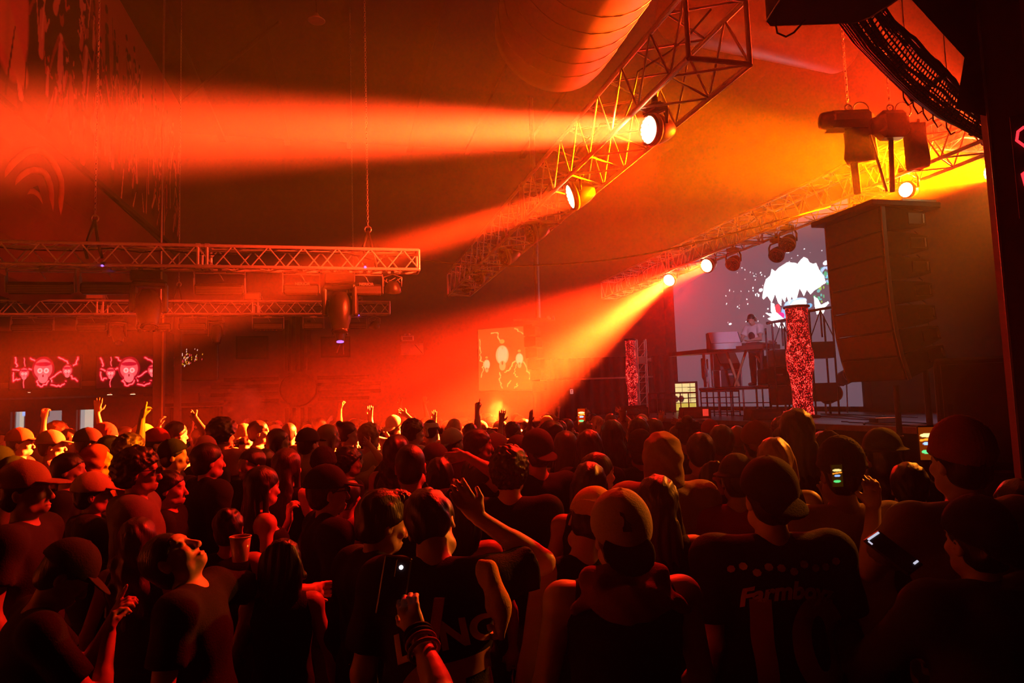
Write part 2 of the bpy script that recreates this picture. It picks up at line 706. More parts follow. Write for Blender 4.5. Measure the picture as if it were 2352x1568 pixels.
class Person:
    """Builds the parts of one figure; local axes: feet at z = 0, facing +y."""

    def __init__(s, height=1.75, arms=('down', 'down'), head=(0, 0, 0), hair='short', hat=None, top='tee', build=1.0, brim_tilt=None,
                 fine=.0055, coarse=.018, look='m', seed=0, lean=0.0, tuck=0.0):
        s.g = height / 1.75
        s.__dict__.update(arms=arms, head=head, hair=hair, hat=hat, top=top, b=build, fine=fine, coarse=coarse, look=look, seed=seed)
        s.lean = lean
        s.brim_tilt = brim_tilt
        ly = lean
        s.piv = npv(0, .005 + ly, 1.50)
        s.T = (rotm(*head), s.piv)
        s.dy = ly
        s.parts = {}

    def armpts(s, side):
        a = s.arms[0 if side > 0 else 1]
        e, w, d, kind = ARM[a] if isinstance(a, str) else a
        q = npv(side, 1, 1)
        sh = npv(.185 * s.b * side, s.dy * .8, 1.425)
        o = npv(0, s.dy * .8, 0)
        return sh, np.array(e) * q + o, np.array(w) * q + o, np.array(d) * q, kind

    def grid(s, lo, hi, fines=None, hc=None, hf=None):
        hc = hc or s.coarse
        hf = hf or s.fine
        fx, fy, fz = fines or ([], [], [])
        return Field(axis(lo[0], hi[0], hc, fx, hf), axis(lo[1], hi[1], hc, fy, hf), axis(lo[2], hi[2], hc, fz, hf))

    def body(s):
        b, T, dy = s.b, s.T, s.dy
        hc_ = T[0] @ (npv(0, .02 + dy, 1.63) - T[1]) + T[1]
        fx, fy, fz = [(hc_[0] - .11, hc_[0] + .11)], [(hc_[1] - .13, hc_[1] + .14)], [(hc_[2] - .15, hc_[2] + .14)]
        lo, hi = npv(-.36, -.22, -.01), npv(.36, .30, 1.80)
        hands = []
        for side in (1, -1):
            sh, e, w, d, kind = s.armpts(side)
            for p in (e, w, w + unit(d) * .2):
                lo = np.minimum(lo, p - .09)
                hi = np.maximum(hi, p + .09)
            if w[2] > 1.15:
                c = w + unit(d) * .09
                fx.append((c[0] - .10, c[0] + .10))
                fy.append((c[1] - .09, c[1] + .09))
                fz.append((c[2] - .11, c[2] + .11))
        f = s.grid(lo, hi, (fx, fy, fz))
        B = lambda x, y, z: (x * b, y + dy * max(0, min(1, (z - .95) / .5)), z)
        # legs and feet
        for q in (-1, 1):
            f.cap((.10 * q, 0, .90), (.105 * q, .01, .50), .085 * b, .055, k=.03)
            f.cap((.105 * q, .01, .50), (.11 * q, -.015, .09), .054, .036, k=.02)
            f.ell((.105 * q, -.018, .36), (.044, .048, .11), k=.02)
            f.cap((.11 * q, -.03, .04), (.125 * q, .15, .03), .038, .028, k=.02)
        # trunk
        f.ell(B(0, 0, .96), (.165 * b, .115, .12), k=.05)
        f.ell(B(0, 0, 1.10), (.140 * b, .100, .14), k=.06)
        f.ell(B(0, .005, 1.27), (.160 * b, .112, .17), k=.06)
        f.ell(B(0, -.02, 1.38), (.165 * b, .090, .09), k=.05)
        f.cap(B(-.15, 0, 1.415), B(.15, 0, 1.415), .053, .053, k=.045)
        f.cap(B(.04, -.02, 1.455), B(.15, -.01, 1.43), .038, .045, k=.04)
        f.cap(B(-.04, -.02, 1.455), B(-.15, -.01, 1.43), .038, .045, k=.04)
        if s.look == 'f':
            for q in (-1, 1):
                f.ell(B(.07 * q, .085, 1.30), (.062, .06, .065), k=.03)
        # neck
        up = T[0] @ (npv(0, 0 + dy, 1.57) - T[1]) + T[1]
        f.cap((0, -.012 + dy, 1.44), up + npv(0, -.008, 0), .060 if s.look == 'm' else .052, .054 if s.look == 'm' else .047, k=.035)
        # arms
        for side in (1, -1):
            sh, e, w, d, kind = s.armpts(side)
            ra = .052 if s.look == 'm' else .042
            f.ell(sh, (.058, .055, .058), k=.04)
            f.cap(sh, e, ra, ra * .80, k=.025)
            f.cap(e, w, ra * .84, ra * .53, k=.018)
            f.cap(e * .8 + w * .2, e * .55 + w * .45, ra * .82, ra * .72, k=.02)
            add_hand(f, w, d, side, kind, k=.006)
        # head
        y0 = dy
        h = lambda x, y, z: npv(x, y + y0, z)
        f.ell(h(0, -.012, 1.658), (.077, .096, .092), k=.01, T=T)
        f.ell(h(0, .028, 1.600), (.060, .068, .082), k=.03, T=T)
        f.ell(h(0, .070, 1.545), (.030, .028, .024), k=.03, T=T)
        f.cap(h(-.045, .03, 1.555), h(.045, .03, 1.555), .026, .026, k=.03, T=T)
        f.ell(h(0, .076, 1.672), (.052, .018, .020), k=.02, T=T)
        for q in (-1, 1):
            f.ell(h(.040 * q, .070, 1.603), (.022, .020, .020), k=.02, T=T)
            f.ell(h(.031 * q, .104, 1.642), (.021, .016, .013), k=.012, op='s', T=T)
            f.ell(h(.031 * q, .083, 1.641), (.0135, .0125, .012), k=.003, T=T)
            f.cap(h(.017 * q, .093, 1.660), h(.047 * q, .083, 1.660), .007, .005, k=.008, T=T)
            f.ell(h(.078 * q, -.008, 1.622), (.011, .021, .033), k=.008, T=T, rot=np.array(Matrix.Rotation(R(-22 * q), 3, 'Z')))
            f.ell(h(.088 * q, .000, 1.622), (.006, .011, .019), k=.006, op='s', T=T)
            f.ell(h(.012 * q, .108, 1.590), (.008, .009, .007), k=.006, T=T)
        f.cap(h(0, .090, 1.648), h(0, .116, 1.597), .0085, .0125, k=.012, T=T)
        f.ell(h(0, .097, 1.562), (.024, .010, .0065), k=.006, T=T)
        f.ell(h(0, .094, 1.549), (.020, .010, .0070), k=.006, T=T)
        f.ell(h(0, .108, 1.556), (.022, .008, .0018), k=.003, op='s', T=T)
        return f.mesh()

    # ------------------------------------------------ clothes
    def shirt(s):
        b, dy = s.b, s.dy
        t = {'tee': .016, 'tank': .014, 'hoodie': .030, 'jacket': .030, 'jersey': .022, 'dress': .016}.get(s.top, .016)
        sleeve = {'tee': .62, 'jersey': .75, 'tank': 0, 'hoodie': 2, 'jacket': 2, 'dress': 0}.get(s.top, .62)
        lo, hi = npv(-.34, -.24, .78), npv(.34, .28, 1.58)
        for side in (1, -1):
            sh, e, w, d, kind = s.armpts(side)
            for p in ((e,) if sleeve < 1 else (e, w)):
                lo, hi = np.minimum(lo, p - .12), np.maximum(hi, p + .12)
        hc = min(s.coarse, .014)
        f = s.grid(lo, hi, hc=hc)
        B = lambda x, y, z: (x * b, y + dy * max(0, min(1, (z - .95) / .5)), z)
        wr = wrinkle(.005 if s.top in ('hoodie', 'jacket') else .003, 22, 34)
        f.cap(B(-.055, 0, .80), B(-.055, 0, 1.0), .118 * b + t, .112 * b + t, k=.04, disp=wr)
        f.cap(B(.055, 0, .80), B(.055, 0, 1.0), .118 * b + t, .112 * b + t, k=.04, disp=wr)
        f.ell(B(0, 0, 1.10), (.152 * b + t, .110 + t, .16), k=.07, disp=wr)
        f.ell(B(0, .005, 1.27), (.163 * b + t, .114 + t, .17), k=.06, disp=wr)
        f.ell(B(0, -.02, 1.38), (.168 * b + t, .092 + t, .09 + t * .5), k=.05, disp=wr)
        nk = .15 if s.top not in ('tank', 'dress') else .11
        f.cap(B(-nk, 0, 1.415), B(nk, 0, 1.415), .053 + t, .053 + t, k=.045)
        if s.top not in ('dress',):
            f.cap(B(.05, -.02, 1.450), B(nk, -.01, 1.43), .032 + t, .045 + t, k=.04)
            f.cap(B(-.05, -.02, 1.450), B(-nk, -.01, 1.43), .032 + t, .045 + t, k=.04)
        if s.look == 'f':
            for q in (-1, 1):
                f.ell(B(.07 * q, .085, 1.30), (.062 + t, .06 + t, .065 + t), k=.03)
        for side in (1, -1):
            sh, e, w, d, kind = s.armpts(side)
            ra = .052 if s.look == 'm' else .042
            if sleeve > 0:
                f.ell(sh, (.060 + t,) * 3, k=.05)
                fr = min(sleeve, 1)
                q = sh + (e - sh) * fr
                nrm = unit(q - sh)
                if sleeve < 1:
                    c0 = float(q @ nrm)
                    f.cap(sh, q + nrm * .05, ra + t, ra + t + .010, k=.03, disp=wrinkle(.004, 40, 30),
                          cut=lambda X, Y, Z, n=nrm, c=c0: X * n[0] + Y * n[1] + Z * n[2] - c)
                else:
                    f.cap(sh, e, ra + t, ra * .78 + t * .8, k=.03, disp=wrinkle(.006, 40, 60))
                    nw = unit(w - e)
                    c1 = float((w - nw * .01) @ nw)
                    f.cap(e, w + nw * .03, ra * .80 + t * .8, ra * .62 + t * .7, k=.02, disp=wrinkle(.006, 60, 50),
                          cut=lambda X, Y, Z, n=nw, c=c1: X * n[0] + Y * n[1] + Z * n[2] - c)
        if s.top in ('hoodie',):
            f.cap(B(-.09, -.05, 1.475), B(.09, -.05, 1.475), .045, .045, k=.03, disp=wr)
            f.ell(B(0, -.105, 1.43), (.12, .05, .075), k=.03, disp=wr)
        if s.top == 'jacket':
            f.cap(B(-.07, -.03, 1.50), B(.07, -.03, 1.50), .035, .035, k=.02)
        if s.top == 'dress':
            f.clip(lambda X, Y, Z: Z - 1.37 - 0 * X)
        # neckline and hem cut clean
        f.cap((0, .06 + dy, 1.56), (0, .0 + dy, 1.66), .085, .10, k=.01, op='s')
        z0 = .86
        f.clip(lambda X, Y, Z: z0 - Z)
        return f.mesh()

    def trousers(s):
        b = s.b
        f = s.grid(npv(-.26, -.18, .03), npv(.26, .20, 1.06), hc=max(s.coarse, .02))
        wr = wrinkle(.006, 30, 26)
        for q in (-1, 1):
            f.cap((.10 * q, 0, .90), (.105 * q, .01, .50), .102 * b, .082, k=.03, disp=wr)
            f.cap((.105 * q, .0, .52), (.11 * q, -.01, .05), .080, .064, k=.03, disp=wr)
        f.ell((0, 0, .95), (.178 * b, .130, .13), k=.04)
        f.clip(lambda X, Y, Z: np.maximum(.07 - Z, Z - 1.03))
        return f.mesh()

    def shoes(s):
        f = s.grid(npv(-.2, -.12, -.01), npv(.2, .24, .14), hc=.014)
        for q in (-1, 1):
            f.cap((.11 * q, -.03, .05), (.128 * q, .16, .04), .050, .042, k=.02)
            f.cap((.11 * q, -.02, .06), (.11 * q, -.02, .11), .048, .046, k=.02)
        f.clip(lambda X, Y, Z: -Z + 0 * X)
        return f.mesh()

    def hairmesh(s):
        k = s.hair
        if k in (None, 'bald'):
            return None
        T, y0 = s.T, s.dy
        h = lambda x, y, z: npv(x, y + y0, z)
        c = T[0] @ (h(0, -.03, 1.62) - T[1]) + T[1]
        ext = .19
        low = {'long': .62, 'vlong': .80, 'wavy': .55, 'bob': .30, 'pony': .45}.get(k, .20)
        hf = s.fine * 1.2
        f = Field(*[axis(l, u, hf, [], hf) for l, u in zip(c - npv(ext, ext + .03, low), c + npv(ext, ext, .22))])
        sd = s.seed
        strand = lambda a, fr: (lambda X, Y, Z: a * np.sin(np.arctan2(X, Y - y0 + .02) * fr + 6 * Z + sd + 1.5 * np.sin(Z * 25 + sd)))
        ruff = lambda a, q: (lambda X, Y, Z: a * np.sin(X * q + sd + 2 * np.sin(Z * q * .6)) * np.sin(Y * q + 1.7 * np.sin(X * q * .5)) * np.sin(Z * q + sd))
        face = lambda X, Y, Z: np.maximum((Y - y0) - .028 - np.clip(Z - 1.655, -.2, .1) * 1.1, 1.50 - Z)
        t = {'buzz': .005, 'short': .014, 'quiff': .016, 'curly': .034, 'afro': .060, 'bun': .012, 'spiky': .018}.get(k, .016)
        if s.hat:
            t = min(t, .009)
        cutf = lambda X, Y, Z: np.maximum((Y - y0) - .035 - np.clip((Z - 1.645) * 1.5, -.05, .12), (1.580 - Z) if k not in ('afro',) else (1.57 - Z))
        dsp = {'curly': ruff(.012, 95), 'afro': ruff(.012, 80), 'spiky': ruff(.012, 120), 'buzz': None}.get(k, lambda X, Y, Z: .0022 * np.sin(X * 150 + 3 * np.sin(Z * 30 + sd) + sd) + .003 * np.sin(Z * 48 + 4 * np.sin(X * 33 + sd)) * np.sin(Y * 60 + sd))
        f.ell(h(0, -.014, 1.662), (.077 + t, .097 + t, .092 + t), k=.008, T=T, disp=dsp, cut=cutf)
        f.ell(h(0, -.040, 1.610), (.068 + t * .6, .066 + t * .6, .075), k=.012, T=T, disp=dsp, cut=lambda X, Y, Z: np.maximum((Y - y0) - .0, 1.545 - Z))
        if k == 'quiff':
            f.ell(h(.0, .055, 1.745), (.066, .050, .032), k=.02, T=T, disp=strand(.005, 40))
            f.ell(h(.01, .085, 1.725), (.058, .026, .026), k=.02, T=T, disp=ruff(.005, 110))
        if k == 'bun':
            f.ell(h(0, -.095, 1.735), (.045, .042, .042), k=.01, T=T, disp=ruff(.004, 90))
        if k == 'pony':
            f.cap(h(0, -.105, 1.68), h(0, -.14, 1.40), .030, .018, k=.02, T=T, disp=strand(.004, 24))
        if k in ('long', 'vlong', 'wavy', 'bob'):
            L = {'long': 1.20, 'vlong': 1.02, 'wavy': 1.22, 'bob': 1.47}[k]
            wv = (lambda X, Y, Z: .008 * np.sin(X * 70 + sd) + .010 * np.sin(Z * 42 + X * 30)) if k == 'wavy' else (lambda X, Y, Z: .0030 * np.sin(X * 150 + 5 * np.sin(Z * 9 + sd) + 3 * np.sin(Y * 40)) + .005 * np.sin(Z * 14 + X * 20 + sd))
            # the fall of hair hangs straight whatever the head does
            c0 = T[0] @ (h(0, -.055, 1.60) - T[1]) + T[1]
            zm = (1.62 + L) / 2
            f.ell((c0[0], c0[1] - .020, zm), (.106, .058, (1.66 - L) / 2 + .05), k=.02, disp=wv)
            f.ell((c0[0], c0[1] - .035, L + .14), (.112, .048, .17), k=.02, disp=wv)
            for q in (-1, 1):
                f.cap(h(.080 * q, .010, 1.64), (c0[0] + .098 * q, c0[1] + .045, max(L + .10, 1.36)), .020, .030, k=.015, disp=wv)
        return f.mesh()

    def hatmesh(s):
        k = s.hat
        if not k:
            return None
        T, y0 = s.T, s.dy
        h = lambda x, y, z: npv(x, y + y0, z)
        c = T[0] @ (h(0, 0, 1.66) - T[1]) + T[1]
        hf = s.fine
        f = Field(*[axis(l, u, hf, [], hf) for l, u in zip(c - .25, c + .25)])
        dome = lambda zc, rz, t, zcut, tilt=0: f.ell(h(0, -.012, zc), (.077 + t, .097 + t, rz), k=.01, T=T, cut=lambda X, Y, Z: zcut + tilt * (Y - y0) - Z,
                                                   disp=lambda X, Y, Z: .0018 * np.abs(np.sin(3 * np.arctan2(X, Y - y0 + .012))))
        if k in ('cap', 'backcap', 'upcap'):
            dome(1.675, .120, .026, 1.662, .38 if k == 'backcap' else -.05)
            f.ell(h(0, -.012, 1.793), (.009, .009, .006), k=.003, T=T)
        elif k == 'beanie':
            f.ell(h(0, -.018, 1.690), (.097, .115, .115), k=.01, T=T, cut=lambda X, Y, Z: 1.655 - .25 * (Y - y0) * -1 - Z,
                  disp=lambda X, Y, Z: .0022 * np.sin(np.arctan2(X, Y - y0 + .018) * 46))
            f.ell(h(0, -.016, 1.675), (.103, .121, .030), k=.01, T=T)
        elif k == 'bucket':
            dome(1.678, .105, .022, 1.665)
            f.ell(h(0, -.012, 1.665), (.150, .170, .020), k=.02, T=T, disp=lambda X, Y, Z: .8 * (np.hypot(X, Y - y0 + .012) - .09) * .5)
        elif k == 'hood':
            f.ell(h(0, -.025, 1.655), (.108, .125, .130), k=.01, T=T, cut=lambda X, Y, Z: (Y - y0) - .070,
                  disp=wrinkle(.005, 50, 60))
            f.ell(h(0, -.045, 1.535), (.110, .090, .085), k=.03, T=T, disp=wrinkle(.006, 50, 60), cut=lambda X, Y, Z: (Y - y0) - .05)
            f.ell(h(0, .070, 1.625), (.072, .080, .105), k=.01, op='s', T=T)
        elif k == 'bandana':
            f.ell(h(0, -.014, 1.668), (.097, .117, .112), k=.01, T=T, cut=lambda X, Y, Z: np.maximum(1.668 - Z, Z - 1.725))
            f.ell(h(0, -.13, 1.665), (.03, .02, .016), k=.01, T=T)
            f.cap(h(0, -.13, 1.66), h(.03, -.15, 1.58), .012, .016, k=.01, T=T)
        return f.mesh()

    def brim(s):
        k = s.hat
        if k not in ('cap', 'backcap', 'upcap'):
            return None
        T, y0 = s.T, s.dy
        h = lambda x, y, z: npv(x, y + y0, z)
        q = 1 if k in ('cap', 'upcap') else -1
        yb, zb = (.118, 1.672) if q > 0 else (-.132, 1.625)
        tilt = getattr(s, 'brim_tilt', None)
        if tilt is None:
            tilt = {'cap': -12, 'backcap': -24, 'upcap': 18}[k]
        c = T[0] @ (h(0, yb, zb) - T[1]) + T[1]
        hf = max(.004, s.fine * .8)
        f = Field(*[axis(l, u, hf, [], hf) for l, u in zip(c - .16, c + .16)])
        rt = np.array(Matrix.Rotation(R(tilt if q > 0 else -tilt), 3, 'X'))
        f.ell(h(0, yb, zb), (.084, .088, .0095), k=.006, T=T, rot=rt, cut=lambda X, Y, Z: -(Y - y0 + .012) * q + .060)
        return f.mesh()

    def extra_glasses(s):
        T, y0 = s.T, s.dy
        mb = MB()
        tr = lambda p: Vector(T[0] @ (npv(p[0], p[1] + y0, p[2]) - T[1]) + T[1])
        for q in (-1, 1):
            pts = [tr((q * (.034 + .026 * math.cos(a)), .112 - .012 * math.cos(a), 1.641 + .019 * math.sin(a))) for a in np.linspace(0, 2 * math.pi, 13)]
            mb._add(pts[:-1], [tuple(range(12))])
            mb.path(pts, .0022, 5)
            mb.path([tr((q * .060, .100, 1.645)), tr((q * .078, .05, 1.645)), tr((q * .082, -.01, 1.640))], .0022, 5)
        mb.path([tr((-.010, .117, 1.645)), tr((0, .119, 1.648)), tr((.010, .117, 1.645))], .0022, 5)
        return mb


SKIN = [mat('skin_light', (.62, .42, .33), .48, bump=.05, scale=90), mat('skin_tan', (.45, .28, .20), .5, bump=.05, scale=90), mat('skin_brown', (.22, .13, .09), .5, bump=.05, scale=90)]
FAB = {}


def fab(name, col):
    if name not in FAB:
        FAB[name] = mat(name + '_fabric', col, .88, noise=.18, scale=160, bump=.25, spec=.2)
    return FAB[name]


for n_, c_ in (('black', (.010, .010, .011)), ('charcoal', (.03, .03, .032)), ('grey', (.16, .16, .17)), ('white', (.62, .60, .58)), ('tan', (.34, .24, .15)),
               ('red', (.30, .03, .03)), ('olive', (.07, .07, .035)), ('blue', (.03, .05, .12)), ('cream', (.55, .45, .32)), ('pink', (.55, .20, .24)), ('denim', (.04, .06, .10)),
               ('yellow', (.62, .42, .08)), ('brown', (.09, .05, .03)), ('rust', (.30, .10, .04))):
    fab(n_, c_)
HAIRM = {'black': mat('black_hair', (.010, .008, .007), .42, spec=.6, bump=.3, scale=120, stretch=(1, 1, .1)),
         'brown': mat('brown_hair', (.045, .022, .012), .42, spec=.6, bump=.3, scale=120, stretch=(1, 1, .1)),
         'blond': mat('blond_hair', (.42, .26, .11), .42, spec=.6, bump=.3, scale=120, stretch=(1, 1, .1))}
M['lens'] = mat('sunglass_lens', (.01, .01, .01), .08)


def put(name, mesh_, m, parent, g=1.0):
    if mesh_ is None:
        return None
    V, Q = mesh_
    me = mesh_from(name, V * g, Q, smooth=True)
    me.materials.append(m)
    o = bpy.data.objects.new(name, me)
    COL.objects.link(o)
    o.parent = parent
    return o


def make_person(label, loc=(0, 0, 0), rotz=0.0, height=1.75, skin=1, hairc='black', hatc='black', brimc=None, topc='black', legc='denim', glasses=False,
                group=None, **kw):
    p = Person(height=height, **kw)
    root = thing('person', label, 'person', loc, rotz, group)
    g = p.g
    root['h'] = height
    put('body', p.body(), SKIN[skin], root, g)
    put('shirt', p.shirt(), FAB[topc], root, g)
    put('trousers', p.trousers(), FAB[legc], root, g)
    put('shoes', p.shoes(), FAB['charcoal'], root, g)
    put('hair', p.hairmesh(), HAIRM[hairc], root, g)
    ho = put({'cap': 'cap', 'upcap': 'cap', 'backcap': 'cap', 'beanie': 'beanie', 'bucket': 'bucket_hat', 'hood': 'hood', 'bandana': 'bandana'}.get(p.hat, 'hat'), p.hatmesh(), FAB[hatc], root, g)
    if ho is not None:
        put('brim', p.brim(), FAB[brimc or hatc], ho, g)
    if glasses:
        mb = p.extra_glasses()
        o = mb.build('sunglasses', M['lens'], root)
        o.scale = (g, g, g)
    return root, p

# ================================================================ the hall
HZ = AX


def hall_box(name, a0, a1, b0, b1, z0, z1, m, parent=None, inset=0.0):
    """Box in hall coordinates as an object turned with the hall."""
    mb = MB().box(((a1 - a0) / 2, (b1 - b0) / 2, (z1 - z0) / 2), (a1 - a0, b1 - b0, z1 - z0))
    o = mb.build(name, m, parent)
    if parent is None:
        o.location = W(a0, b0, z0)
        o.rotation_euler = (0, 0, HZ)
    return o


B_BACK, A_LEFT, A_RIGHT, Z_TOP = 27.0, -13.0, 13.6, 12.5
struct(hall_box('floor', A_LEFT, A_RIGHT, -3, B_BACK, -.2, 0, M['concrete']))
struct(hall_box('ceiling', A_LEFT, A_RIGHT, -3, B_BACK, Z_TOP, Z_TOP + .2, M['ceil']))
struct(hall_box('wall_back', A_LEFT, A_RIGHT, B_BACK, B_BACK + .2, 0, Z_TOP, M['wall']))
struct(hall_box('wall_left', A_LEFT - .2, A_LEFT, -3, B_BACK, 0, Z_TOP, M['matt']))
struct(hall_box('wall_right', A_RIGHT, A_RIGHT + .2, -3, B_BACK, 0, Z_TOP, M['ceil']))
struct(hall_box('wall_rear', A_LEFT, A_RIGHT, -3.2, -3, 0, Z_TOP, M['matt']))

# roof purlins
for i, a in enumerate((-9.0, -6.7, -4.3, -1.98, .35, 2.7, 5.05, 7.4, 9.8)):
    mb = MB().box((0, 12, 0), (.10, 29.8, .26)).box((0, 12, -.13), (.22, 29.8, .03))
    o = mb.build('trim_%d' % (i + 1), M['ceil'])
    o.location = W(a, 0, Z_TOP - .15)
    o.rotation_euler = (0, 0, HZ)
    struct(o)
# wind braces
o = MB().tube((-1.5, 18, -.3), (-6.0, 25, -.3), .05).build('trim_20', M['ceil'])
o.location = W(0, 0, Z_TOP)
o.rotation_euler = (0, 0, HZ)
struct(o)

# ---------------------------------------------------------------- painted mural panel high on the left
rs = np.random.RandomState(5)
pt = Paint(420, 190, (.34, .055, .04), aspect=2.8)
pt.I[...] = np.array((.42, .07, .05)) * (0.75 + .25 * pt.X[..., None])
n_fig = 120
order = sorted([(rs.rand(), rs.rand()) for _ in range(n_fig)], key=lambda t: -t[1])
pt.mask(((.60 - .10 * np.sin(pt.X * 14) - pt.Y) * 30).clip(0, 1) * .92, (.05, .006, .006))
pt.mask(((.42 - pt.X) * 20).clip(0, 1) * ((pt.Y > .05)).astype(float) * .9, (.03, .004, .004))
flesh = [(.55, .16, .11), (.62, .22, .16), (.40, .10, .07), (.70, .30, .22), (.30, .04, .03), (.05, .006, .006), (.10, .012, .01), (.5, .05, .05)]
for fx_, fy_ in order:
    x, y = fx_, .02 + fy_ * .62
    s_ = .16 + .30 * rs.rand() * (1.3 - fx_)
    c = flesh[rs.randint(len(flesh))]
    c2 = flesh[rs.randint(len(flesh))]
    dk = (.03, .004, .004)
    sway = rs.uniform(-.05, .05)
    x1 = x + sway * .5
    pt.seg(x, y - .2 * s_, x1, y + .55 * s_, .085 * s_, dk, .07 * s_)
    pt.seg(x, y, x1, y + .50 * s_, .07 * s_, c, .055 * s_)
    pt.ell(x1, y + .72 * s_, .055 * s_, .085 * s_, c2, rot=sway * 3)
    pt.ell(x1 - .01 * s_, y + .79 * s_, .055 * s_, .055 * s_, dk)
    for q in (-1, 1):
        ex, ey = x1 + q * .06 * s_ * rs.uniform(.4, 1.2), y + s_ * rs.uniform(.1, .5)
        hx, hy = ex + q * .03 * s_, ey + s_ * rs.uniform(-.25, .55)
        pt.seg(x1 + q * .02 * s_, y + .48 * s_, ex, ey, .028 * s_, c2, .024 * s_)
        pt.seg(ex, ey, hx, hy, .024 * s_, c2, .015 * s_)
        pt.ell(hx, hy, .022 * s_, .03 * s_, c2)
    if rs.rand() < .5:
        pt.seg(x, y + .4 * s_, x1 + .02, y - .1 * s_, .012 * s_, dk)
# the big pale figure at the near end, bent forward
pt.ell(.115, .42, .17, .34, (.60, .14, .10), rot=.25)
pt.ell(.155, .62, .08, .16, (.66, .20, .14), rot=-.3)
pt.seg(.10, .30, .165, .14, .09, (.62, .26, .10), .05)
pt.ell(.165, .82, .06, .085, (.03, .004, .004))
pt.ell(.17, .77, .045, .06, (.30, .09, .06))
for i in range(26):
    x0 = rs.rand() * .95
    y0 = rs.rand() * .6
    pt.seg(x0, y0, x0 + rs.uniform(-.02, .02), y0 + rs.uniform(.08, .3), .008, [(.75, .33, .24), (.02, .003, .003)][i % 2], .003)
MURAL_A = -5.0
M['mural'] = attr_mat('mural_paint', 0, .7)
mroot = thing('mural_panel', 'huge painted mural of crowded red figures high above the left truss', 'mural', W(MURAL_A, 10.0, 6.95), HZ)
MB().box((-.10, 6.6, 2.35), (.16, 13.2, 4.7)).build('backing', M['black'], mroot)
painted('painting', pt.I, ((0, 0.02, .0), (0, 13.18, .32), (0, .02, 4.68)), M['mural'], mroot)
MB().box((0, 6.6, .06), (.10, 13.2, .10), Matrix.Rotation(R(1.2), 3, 'X')).build('bottom_rail', M['ceil'], mroot)
# cove below the mural with painted arch
cv = MB()
prof = [(0.0, 0.0), (-.05, -.5), (-.25, -1.1), (-.6, -1.6), (-1.1, -2.0), (-1.7, -2.2), (-1.7, -2.35), (-1.0, -2.2), (-.45, -1.75), (-.15, -1.2), (-.12, -.5), (-.12, 0)]
cv.prism(prof, 0, 13.2)
cov = cv.build('wall_mezzanine', mat('cove_paint', (.14, .035, .025), .8, noise=.5, scale=.9))
cov.location = W(MURAL_A, 10.0, 6.9)
cov.rotation_euler = (0, 0, HZ)
struct(cov)
arch = thing('painted_archway', 'painted stone archway with a dark opening on the curved cove under the mural', 'painting', W(MURAL_A, 10.0, 6.9), HZ)


def cove_pt(y, t):
    i = min(int(t * 5), 4)
    f = t * 5 - i
    x = prof[i][0] * (1 - f) + prof[i + 1][0] * f
    z = prof[i][1] * (1 - f) + prof[i + 1][1] * f
    return Vector((x + .03, y, z))


for k_, rr in enumerate((1.05, .80, .55)):
    pts = [cove_pt(3.2 + rr * 1.2 * math.cos(a), max(.02, .62 - rr * .50 * math.sin(a))) for a in np.linspace(-.5, math.pi + .2, 22)]
    MB().path(pts, .06, 5).build('arch_moulding', mat('arch_paint', (.36, .12, .06), .8, noise=.4, scale=5), arch)
mb = MB()
op = [cove_pt(y, t) + Vector((.01, 0, 0)) for y, t in ((2.8, .78), (3.7, .78), (3.8, .5), (3.6, .36), (3.2, .30), (2.9, .36), (2.75, .5))]
mb._add(op, [tuple(range(7))])
mb.build('opening', M['matt'], arch)

# plain dark box above the mural
o = thing('roof_box', 'dark box tucked under the roof above the mural', 'machine', W(-6.4, 11.2, 11.4), HZ)
MB().box((0, 2.0, .45), (1.6, 4.0, .9), bev=.04).build('casing', M['matt'], o)
for k_ in range(4):
    MB().tube((.6 if k_ % 2 else -.6, .3 + 3.4 * (k_ // 2), .88), (.6 if k_ % 2 else -.6, .3 + 3.4 * (k_ // 2), 1.12), .012).build('hanger_rod', M['steel'], o)

# ---------------------------------------------------------------- bar canopy, screens, doorways at the far left
bz0 = 18.2
can = hall_box('wall_bar_canopy', -12.9, -4.3, bz0, bz0 + 2.2, 2.55, 4.15, M['ceil'])
struct(can)
struct(hall_box('trim_21', -12.9, -4.25, bz0 - .08, bz0, 2.78, 2.90, M['wall']))
struct(hall_box('trim_22', -12.9, -4.25, bz0 - .08, bz0, 4.10, 4.20, M['wall']))
